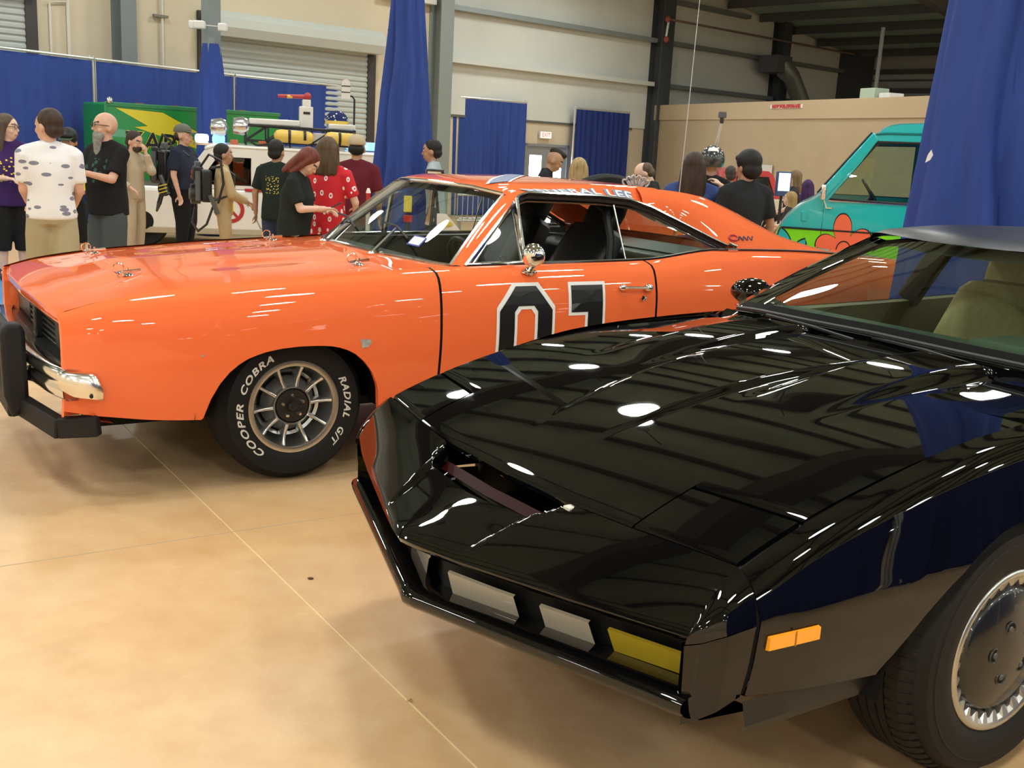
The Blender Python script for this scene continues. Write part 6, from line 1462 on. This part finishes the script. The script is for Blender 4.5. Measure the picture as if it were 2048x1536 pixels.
# roof gear
rk = mat('rack black', (.012, .012, .013), .5); blm = mat('blue beacon lens', (.10, .35, .75), .15, emit=(.25, .55, 1.0), estr=1.6); bwm = mat('beacon glow', (.7, .75, 1), .2, emit=(.75, .8, 1), estr=5)
ex0 = lambda px: (px - 1024) / FPX * 14.2 + 5.47      # rough distance along the wagon
rack = bpy.data.objects.new('roof_rack', None); COL.objects.link(rack); rack.parent = EC
for y in (.22, EW - .22):
    for z in (1.42, 1.62): MB().tube([(1.92, y, z), (3.35, y, z - .02)], .016, 6).build('rack_rail', rk, rack)
    for x in np.linspace(1.92, 3.35, 6): MB().tube([(x, y, 1.34), (x, y, 1.62)], .012, 6).build('rack_stay', rk, rack)
    for x in (1.92, 2.2, 2.78, 3.06): MB().tube([(x, y, 1.42), (x + .28, y, 1.61)], .010, 6).build('rack_brace', rk, rack)
for x in np.linspace(1.92, 3.35, 6): MB().tube([(x, .22, 1.60), (x, EW - .22, 1.60)], .012, 6).build('rack_cross', rk, rack)
yb = mat('gas bottle yellow', (.72, .50, .10), .4)
for x in (2.36, 3.02):
    b = bpy.data.objects.new('gas_bottle', None); COL.objects.link(b); b.parent = EC
    MB().tube([(x, .16, 1.50), (x + .36, .16, 1.49)], .085, 18, rnd=True).build('bottle_body', yb, b)
    for dx in (.10, .30): MB().tube([(x + dx, .16, 1.50), (x + dx + .035, .16, 1.50)], .089, 18).build('bottle_band', rk, b)
for x0_, x1_, z0_, z1_ in ((1.96, 2.62, 1.63, 1.71), (3.00, 3.36, 1.62, 1.69), (2.72, 2.98, 1.40, 1.56)): MB().box(x0_, x1_, .25, .6, z0_, z1_).build('white_case', ewm, EC, bevel=.015)
for x, z in ((1.50, 1.57), (1.78, 1.60)): MB().lathe([(0, -.14), (.10, -.12), (.12, .0), (.10, .06), (0, .10)], 20, 'x', (x + .1, .28, z)).build('chrome_lamp', mat('chrome lamp', (.75, .75, .75), .2, metal=.9), EC)
MB().box(2.62, 2.80, .35, .55, 1.62, 1.90).build('mast_housing', ewm, EC, bevel=.01); MB().box(2.66, 2.77, .37, .53, 1.90, 1.99).build('mast_top', ewm, EC, bevel=.008); MB().box(2.67, 2.76, .342, .352, 1.80, 1.83).build('mast_label', rk, EC, smooth=False)
MB().tube([(2.34, .45, 2.02), (2.74, .45, 2.03)], [.022, .03], 8).build('red_arm', mat('red pipe', (.42, .03, .04), .4), EC); MB().ell((2.73, .45, 2.035), (.05, .05, .05)).build('arm_joint', MATS['red pipe'], EC); MB().tube([(2.46, .45, 2.021), (2.53, .45, 2.023)], .026, 8).build('arm_band', yb, EC)
dmm = spots('dome print', (.02, .03, .12), (.75, .75, .7), 22, .28)
MB().lathe([(.155, 0), (.15, .05), (.125, .10), (.08, .14), (0, .155)], 24, 'z', (3.13, .5, 1.72)).build('radar_dome', dmm, EC); MB().lathe([(.158, -.03), (.158, .015)], 24, 'z', (3.13, .5, 1.72)).build('dome_band', yb, EC)
MB().tube([(3.36, .45, 1.60), (3.36, .45, 2.03), (3.33, .45, 2.07), (3.27, .45, 2.08)], .013, 6).build('sign_pole', rk, EC)
sg = [(-.06, 0), (.06, 0), (.06, .20), (.045, .245), (0, .265), (-.045, .245), (-.06, .20)]
me = shape_mesh([sg]); warp(me, lambda x, y, z: (3.24 + x, .445, 2.03 + y)); o = link('round_top_sign', me, ewm, EC, False); md = o.modifiers.new('t', 'SOLIDIFY'); md.thickness = .02; md.offset = 0
for z in (.085, .165): MB().box(3.18, 3.30, .43, .434, 2.03 + z, 2.03 + z + .012).build('sign_line', rk, EC, smooth=False)
for x0_, nm in ((1.25, 'beacon_bar'), (3.30, 'beacon_bar')):
    b = bpy.data.objects.new('light_bar', None); COL.objects.link(b); b.parent = EC
    MB().box(x0_, x0_ + .42, .30, 1.2, 1.33, 1.36).build('bar_base', chrome_m, b, smooth=False)
    MB().box(x0_ + .02, x0_ + .18, .31, 1.19, 1.36, 1.47).build('beacon', bwm if x0_ < 2 else blm, b, bevel=.03); MB().box(x0_ + .24, x0_ + .40, .31, 1.19, 1.36, 1.47).build('beacon', blm, b, bevel=.03)
MB().tube([(1.98, .2, 1.40), (2.06, .16, 1.36), (2.2, .15, 1.38), (2.3, .2, 1.42)], .014, 6).build('cable', rk, EC)
for x in (1.72, 2.08, 2.30): MB().box(x, x + .10, .20, .40, 1.33, 1.42).build('orange_case', mat('orange case', (.5, .12, .05), .5), EC, bevel=.01)
# ------------------------------------------------------------------ teal and lime van
VO = gp(1568, 10.4); VN = thing('teal_van', 'teal and lime van with a big orange flower on its side', 'van', VO, math.radians(-16)); VN.scale = (.78, 1, 1)
teal = mat('teal van paint', (.003, .44, .46), .3, coat=.7); lime = mat('lime van paint', (.20, .72, .015), .3, coat=.7); ink = mat('van outline', (.008, .008, .008), .5); flo = mat('flower orange', (.85, .14, .06), .4)
VWd = 1.75; DIV = .89
outl = [(.0, .42), (-.02, .62), (.0, .80), (.04, DIV), (.12, 1.0), (.26, 1.105), (.42, 1.175), (.50, 1.22), (1.02, 1.765), (1.05, 1.80), (1.12, 1.845), (1.20, 1.868), (1.30, 1.885), (1.8, 1.91), (4.1, 1.91), (4.25, 1.84), (4.3, 1.6), (4.3, .42)]
win1 = [(.575, 1.18), (1.06, 1.72), (1.62, 1.73), (1.62, 1.18)]; win2 = [(2.55, 1.24), (2.55, 1.70), (3.9, 1.70), (3.9, 1.24)]
def van_side(y, sgn):
    up_ = [p for p in outl if p[1] >= DIV] ; up_ = up_[:-1] + [(4.3, 1.6), (4.3, DIV)] if up_[-1] != (4.3, DIV) else up_
    lo_ = [(4.3, DIV), (4.3, .42), (3.75, .42), (3.68, .62), (3.45, .74), (3.2, .62), (3.13, .42), (1.2, .42), (1.13, .62), (.9, .74), (.66, .62), (.58, .42), (.0, .42), (-.02, .62), (0, .80), (.04, DIV)]
    for nm, poly, m_ in (('upper_side', [up_, win1, win2], teal), ('lower_side', [lo_], lime)):
        me = shape_mesh(poly, .25); warp(me, lambda x, yy, z: (x, y + sgn * (.05 * max(0, yy - .9) ** 2 * 1.2 + .03 * max(0, .75 - yy)), yy)); o = link(nm, me, m_, VN, False); md = o.modifiers.new('t', 'SOLIDIFY'); md.thickness = .02; md.offset = 0
    bend = lambda x, z, o_=0: (x, y + sgn * (.05 * max(0, z - .9) ** 2 * 1.2 + .03 * max(0, .75 - z) - o_), z)
    for w in (win1, win2):
        MB().add([bend(x, z) for x, z in w], [(0, 1, 2, 3)]).build('side_window', glass('van glass', (.62, .74, .66)), VN, smooth=False)
        MB().tube([bend(x, z, .008) for x, z in w], .014, 6, closed=True).build('window_rubber', ink, VN)
    MB().tube([bend(x, 1.165, .014) for x in np.linspace(.57, 1.64, 8)], .010, 6).build('window_sill', chrome_m, VN)
    return bend
bend = van_side(0, 1); van_side(VWd, -1)
# skin round the outline: lower nose lime, upper teal, windscreen glass
def skin(pts, nm, m_, solid=.02):
    P = []
    for x, z in pts:
        ins = .05 * max(0, z - .9) ** 2 * 1.2 + .03 * max(0, .75 - z); row = []
        for t in np.linspace(0, 1, 17):
            s_ = 2 * t - 1; row.append((x - .05 * (1 - abs(s_) ** 4) * (1 if x < 1 else 0) , ins + (VWd - 2 * ins) * t, z + .03 * (1 - abs(s_) ** 3) * (1 if z > 1.8 else 0)))
        P.append(row)
    return MB().grid(np.array(P)).build(nm, m_, VN)
skin(outl[:4], 'nose_lower', lime); skin(outl[3:8], 'nose_upper', teal); skin(outl[8:16], 'roof_panel', teal); skin(outl[15:], 'rear_panel', teal)
skin(outl[7:9], 'windscreen', glass('van glass', (.62, .74, .66)))
for y, sg_ in ((0, 1), (VWd, -1)):
    a, b = bend(.48, 1.20), bend(1.03, 1.775)
    pts = [(x, (y0 if sg_ > 0 else VWd - y0), z) for x, y0, z in (a, b)]
    MB().bar(pts[0], pts[1], .10, .05, up=(0, 1, 0)).build('windscreen_pillar', teal, VN, bevel=.015)
    MB().tube([(p[0] - .055, p[1] + sg_ * .01, p[2] + .03) for p in pts], .010, 6).build('pillar_seal', ink, VN)
    MB().tube([(x, (bend(x, z)[1] if sg_ > 0 else VWd - bend(x, z)[1]) - sg_ * .012, z) for x, z in ((1.02, 1.79), (1.14, 1.80), (2.0, 1.815), (4.2, 1.815))], .011, 6).build('drip_gutter', mat('gutter teal', (.0, .16, .17), .4), VN)
MB().tube([bend(x, DIV, .012) for x in np.linspace(.04, 4.3, 20)], .010, 6).build('divider_stripe', ink, VN)
def on_van(poly, m_, o_, nm): me = shape_mesh([poly], .1); warp(me, lambda x, yy, z: bend(x, yy, o_)); return link(nm, me, m_, VN, False)
def blossom(cx, cz, R0, n, k, rot=.3):
    pts = []
    for a in np.linspace(0, 2 * PI, 120, endpoint=False):
        r = R0 * (.40 + .60 * abs(math.sin(n * (a + rot) / 2)) ** .8) + k; pts.append((cx + r * math.cos(a) * .98, cz + r * math.sin(a)))
    return pts
FC = (.80, .715)
for o_, k_, m_, nm in ((.012, .014, ink, 'flower_outline'), (.015, 0, flo, 'flower')): on_van(blossom(*FC, .335, 5, k_, .15), m_, o_, nm)
for o_, r_, m_ in ((.018, .088, ink), (.020, .075, flo)): on_van([(FC[0] + r_ * math.cos(a), FC[1] + r_ * math.sin(a)) for a in np.linspace(0, 2 * PI, 24, endpoint=False)], m_, o_, 'flower_eye')
def leaf(cx, cz, L, w, ang, k):
    pts = []
    for t in list(np.linspace(0, 1, 12)): pts.append((t, w * math.sin(PI * t) ** .8))
    for t in list(np.linspace(1, 0, 12))[1:-1]: pts.append((t, -w * math.sin(PI * t) ** .8))
    ca, sa = math.cos(ang), math.sin(ang); out = []
    for t, q in pts: x = (t - .5) * (L + 2 * k) ; q = q + (k if q > 0 else -k if q < 0 else 0); out.append((cx + x * ca - q * sa, cz + x * sa + q * ca))
    return out
for cx_, cz_, L_, w_, an_ in ((.27, .66, .30, .075, 1.05), (.10, .72, .34, .085, 1.9)):
    on_van(leaf(cx_, cz_, L_, w_, an_, .012), ink, .012, 'leaf_outline'); on_van(leaf(cx_, cz_, L_, w_, an_, 0), teal, .015, 'painted_leaf')
on_van([(2.35, DIV - .01), (2.42, 1.02), (2.62, 1.14), (2.95, 1.17), (3.3, 1.10), (3.6, .98), (3.7, DIV - .01)], lime, .010, 'lime_wave')
MB().box(.27, .335, -.02, .03, .955, 1.06).build('side_lamp', teal, VN, bevel=.012)
b = bpy.data.objects.new('door_mirror', None); COL.objects.link(b); b.parent = VN
MB().box(-.03, .03, -.10, -.02, 1.17, 1.31, Matrix.Translation((.50, 0, 0))).build('mirror_head', chrome_m, b, bevel=.015); MB().tube([(.50, -.06, 1.2), (.55, -.05, 1.10), (.62, .0, 1.10)], .012, 6).build('mirror_arm', chrome_m, b)
for x in (.9, 3.45):
    for y, o_ in ((.04, 1), (VWd - .04, -1)): MB().lathe([(r, o_ * a) for r, a in ((0, .0), (.12, -.01), (.19, .01), (.20, .02), (.29, 0), (.31, .03), (.31, .18), (0, .18))], 28, 'y', (x, y, .315)).build('wheel', rubber_m, VN)
MB().box(.3, 4.2, .06, VWd - .06, .40, .46).build('van_floor', black_m, VN, smooth=False); MB().box(.45, .75, .1, VWd - .1, .9, 1.14).build('dashboard', black_m, VN, bevel=.03)
bucket_seat(VN, 1.5, -.45, vinyl_m, .55, .5); steering(VN, 1.08, -.45, 1.22, .20, vinyl_m, .75)
MB().tube([bend(1.70, z, .006) for z in (.5, .9, 1.2, 1.75)], .006, 5).build('door_gap', ink, VN); MB().tube([bend(.52, z, .006) for z in (1.15, .9, .75)], .006, 5).build('door_gap', ink, VN)
MB().ell(bend(1.55, 1.02, .03), (.05, .02, .02)).build('door_handle', chrome_m, VN)
# ------------------------------------------------------------------ red and cream off-road truck far right
JO = gp(1470, 17.2); JT = thing('red_truck', 'red-topped off-road truck with cream body behind the tall man', 'truck', JO, math.radians(4)); JT.scale = (.8, 1, 1)
jr = mat('truck red', (.50, .03, .04), .35, coat=.5); jc = mat('truck cream', (.58, .52, .40), .5)
jb = [(0, .45), (0, .92), (.55, .95), (1.05, .93), (1.15, .85), (1.15, .60), (1.05, .45)]
MB().prism([(x, z) for x, z in jb], 0, 1.4, M_e).build('body_tub', jc, JT, bevel=.04)
jcab = [(-.1, .92), (-.05, 1.30), (.05, 1.36), (.70, 1.34), (.80, 1.28), (1.0, .92)]; jw = [(.42, .99), (.42, 1.24), (.70, 1.24), (.84, .99)]; jw2 = [(.05, .99), (.08, 1.24), (.34, 1.24), (.34, .99)]
for y in (.02, 1.38):
    me = shape_mesh([jcab, jw, jw2]); warp(me, lambda x, yy, z, y=y: (x, y, yy)); o = link('cab_side', me, jr, JT, False); md = o.modifiers.new('t', 'SOLIDIFY'); md.thickness = .03; md.offset = 0
    for w in (jw, jw2):
        MB().add([(x, y, z) for x, z in w], [(0, 1, 2, 3)]).build('cab_window', glass('truck glass', (.75, .8, .8)), JT, smooth=False); MB().tube([(x, y - .01, z) for x, z in w], .02, 5, closed=True).build('window_rubber', black_m, JT)
MB().grid(np.array([[(x, y, z) for x, z in jcab] for y in (.03, 1.37)])).build('cab_skin', jr, JT, solid=.02)
MB().box(1.0, 1.32, .0, .32, .66, .74).build('front_fender', jc, JT, bevel=.03); MB().lathe([(0, .05), (.06, .05), (.075, 0), (.06, -.03)], 16, 'x', (1.28, .2, .86)).build('headlamp', chrome_m, JT); MB().box(1.1, 1.25, -.01, .04, .78, .81).build('marker_lamp', mat('orange marker', (.7, .18, .05), .4), JT, bevel=.006)
for x in (.22, 1.02):
    wv = bpy.data.objects.new('wheel', None); COL.objects.link(wv); wv.parent = JT; wv.location = (x, .02, .39)
    MB().lathe([(.20, -.02), (.30, -.06), (.36, -.05), (.39, .0), (.39, .2), (.2, .22)], 28, 'y').build('tyre', rubber_m, wv); MB().lathe([(0, -.06), (.08, -.05), (.10, .0), (.20, -.01)], 20, 'y').build('hub', jr, wv)
# screen on a stand near the truck
sc_ = thing('display_screen', 'small bright screen on a stand left of the woman with a bun', 'screen', gp(1571, 14.4)); sc_.rotation_euler = (0, 0, .3)
zs_ = 1.5 - (365 - 324) / FPX * 14.4
MB().box(-.11, .11, -.02, .02, zs_ - .17, zs_ + .15).build('casing', mat('screen casing blue', (.03, .06, .16), .4), sc_, bevel=.012); MB().box(-.085, .085, -.025, -.02, zs_ - .10, zs_ + .13).build('panel', mat('screen glow', (.6, .75, .9), .3, emit=(.65, .85, 1), estr=1.3), sc_, smooth=False)
MB().tube([(0, .02, 0), (0, .02, zs_ - .1)], .02, 8).build('stand_pole', rk, sc_); MB().lathe([(0, .02), (.2, .015), (.22, 0)], 20, 'z').build('stand_base', rk, sc_)
# ------------------------------------------------------------------ odds and ends round the far side of the orange car
wa = thing('spare_wheel', 'big upright spare tyre peeking over the orange roof', 'tyre', gp(1221, 10.2)); wa.rotation_euler = (0, 0, .2)
MB().lathe([(.28, -.09), (.42, -.12), (.50, -.10), (.53, -.04), (.53, .04), (.50, .10), (.42, .12), (.28, .09)], 40, 'y', (0, 0, .53)).build('tyre', rubber_m, wa); MB().lathe([(0, -.02), (.2, -.03), (.28, -.08), (.29, .08)], 32, 'y', (0, 0, .53)).build('rim', pk_g, wa)
MB().box(-.25, .25, -.14, .14, .002, .22, Matrix.Translation((0, 0, 0))).build('floor_cradle', rk, wa, bevel=.02)
wa.location.z = .25
sb = thing('wheel_plinth', 'dark plinth under the spare tyre', 'plinth', gp(1221, 10.2)); MB().box(-.3, .3, -.25, .25, 0, .248).build('plinth_block', rk, sb, smooth=False)
hl_ = thing('coil_ornament', 'silver looped wire ornament on a pole right of the spare tyre', 'ornament', gp(1276, 9.5))
for i in range(6):
    a = -.9 + i * .36; c = Vector((.10 * math.sin(a) * 1.0, 0, 1.20 + .075 * math.cos(a))); d_ = Vector((math.sin(a), 0, math.cos(a)))
    MB().tube([c + d_ * .045 * math.cos(t) + Vector((d_.z, 0, -d_.x)) * .022 * math.sin(t) for t in np.linspace(0, 2 * PI, 16, endpoint=False)], .008, 6, closed=True).build('wire_loop', mat('silver wire', (.55, .56, .56), .35, metal=.7), hl_)
MB().tube([(0, 0, 0), (0, 0, 1.2)], .018, 8).build('pole', rk, hl_); MB().lathe([(0, .02), (.16, .015), (.18, 0)], 20, 'z').build('base', rk, hl_)
# striped marker post, boards and basket seen through the windscreen
mp_ = thing('marker_post', 'slim post with white and red bands left of the orange windscreen', 'post', gp(739, 9.0)); zt2 = 1.5 - (373 - 281) / FPX * 9.0
MB().tube([(0, 0, 0), (0, 0, zt2 - .13)], .018, 8).build('lower_band', mat('post white', (.75, .73, .7), .5), mp_); MB().tube([(0, 0, zt2 - .13), (0, 0, zt2 - .04)], .019, 8).build('red_band', erm, mp_); MB().tube([(0, 0, zt2 - .04), (0, 0, zt2)], [.022, .010], 8).build('white_tip', MATS['post white'], mp_); MB().lathe([(0, .02), (.13, .015), (.15, 0)], 20, 'z').build('base', rk, mp_)
bd = thing('sign_board', 'white board with red and yellow print seen through the windscreen', 'sign', gp(903, 8.2)); bd.rotation_euler = (0, 0, .1)
zb_ = 1.5 - (452 - 289) / FPX * 8.2
me = shape_mesh([[(-.09, -.10), (.10, -.10), (.10, -.02), (-.02, .11), (-.09, .11)]]); warp(me, lambda x, y, z: (x, -.012, zb_ + y)); o = link('board', me, MATS['sign white'], bd, False); md = o.modifiers.new('t', 'SOLIDIFY'); md.thickness = .01
MB().box(-.07, .085, -.020, -.017, zb_ - .055, zb_ - .015).build('red_print', mat('sign red', (.55, .06, .05), .6), bd, smooth=False)
MB().ell((-.02, -.019, zb_ + .035), (.05, .003, .022)).build('yellow_print', pk_y, bd); MB().box(-.10, .10, -.03, .0, zb_ - .21, zb_ - .125).build('lower_board', MATS['sign white'], bd, smooth=False)
MB().tube([(0, .012, 0), (0, .012, zb_ + .05)], .014, 8).build('stand', rk, bd); MB().lathe([(0, .02), (.16, .015), (.18, 0)], 20, 'z').build('base', rk, bd)
fb = thing('banner_stand', 'yellow and red banner stand seen through the windscreen left of the white board', 'banner', gp(820, 8.8))
zf2 = 1.5 - (405 - 285) / FPX * 8.8
MB().box(-.035, .03, -.01, .01, zf2 - .06, zf2 + .07).build('yellow_panel', pk_y, fb, bevel=.005); MB().box(-.035, .035, -.01, .01, zf2 - .14, zf2 - .085).build('red_panel', erm, fb, bevel=.005); MB().tube([(0, .015, 0), (0, .015, zf2 + .05)], .012, 8).build('stand', rk, fb); MB().lathe([(0, .02), (.16, .015), (.18, 0)], 20, 'z').build('base', rk, fb)
ct = thing('wire_basket', 'wire trolley basket seen through the right side of the windscreen', 'basket', gp(962, 8.6)); zc_ = 1.5 - (412 - 292) / FPX * 8.6
wm = mat('basket wire', (.45, .46, .45), .35, metal=.7)
for z in (zc_ - .10, zc_ + .10): MB().tube([(-.16, -.1, z), (.16, -.1, z + .015), (.16, .16, z + .015), (-.16, .16, z)], .008, 6, closed=True).build('basket_rim', wm, ct)
for x in np.linspace(-.16, .16, 9): MB().tube([(x, -.1, zc_ - .10), (x, -.1, zc_ + .105)], .004, 5).build('basket_wire', wm, ct)
for x in (-.15, .15):
    for y in (-.09, .15): MB().tube([(x, y, .0), (x, y, zc_ - .10)], .009, 6).build('leg', wm, ct)
cbx = thing('camera_tripod', 'small black camera on a tripod showing above the orange roof edge', 'camera', gp(873, 9.0)); zc2 = 1.5 - (344 - 288) / FPX * 9.0
MB().box(-.075, .075, -.05, .05, zc2 - .03, zc2 + .03).build('camera_body', pk_m, cbx, bevel=.008); MB().box(-.06, .05, -.052, -.049, zc2 - .004, zc2 + .012).build('silver_band', chrome_m, cbx, smooth=False)
for a in (0, 2.1, 4.2): MB().tube([(0, 0, zc2 - .06), (.15 * math.cos(a), .15 * math.sin(a), 0.01)], .012, 6).build('leg', rk, cbx)
# blue carpet edge at far left
bc = MB().add([(-7.5, 7.4, .004), (-4.05, 9.0, .004), (-4.75, 11.1, .004), (-8.6, 10.6, .004)], [(0, 1, 2, 3)]).build('floor_mat', mat('blue floor mat', (.09, .22, .42), .8), smooth=False); tag(bc, 'flat blue floor mat under the woman in purple at far left', 'mat')
# litter on the floor
lt = MB().add([(0, 0, .002), (.012, .004, .012), (.016, .016, .003), (.002, .013, .008)], [(0, 1, 2), (0, 2, 3)]).build('paper_scrap', mat('scrap tan', (.6, .45, .2), .7), smooth=False); lt.location = (-.245, 2.69, 0); tag(lt, 'tiny tan scrap lying beside the floor joint', 'litter')
lf = MB().ell((0, 0, .004), (.011, .005, .004)).build('dead_leaf', mat('leaf brown', (.10, .06, .03), .7)); tag(lf, 'small dark dead leaf on the open floor', 'litter'); lf.location = (-.665, 3.50, 0)
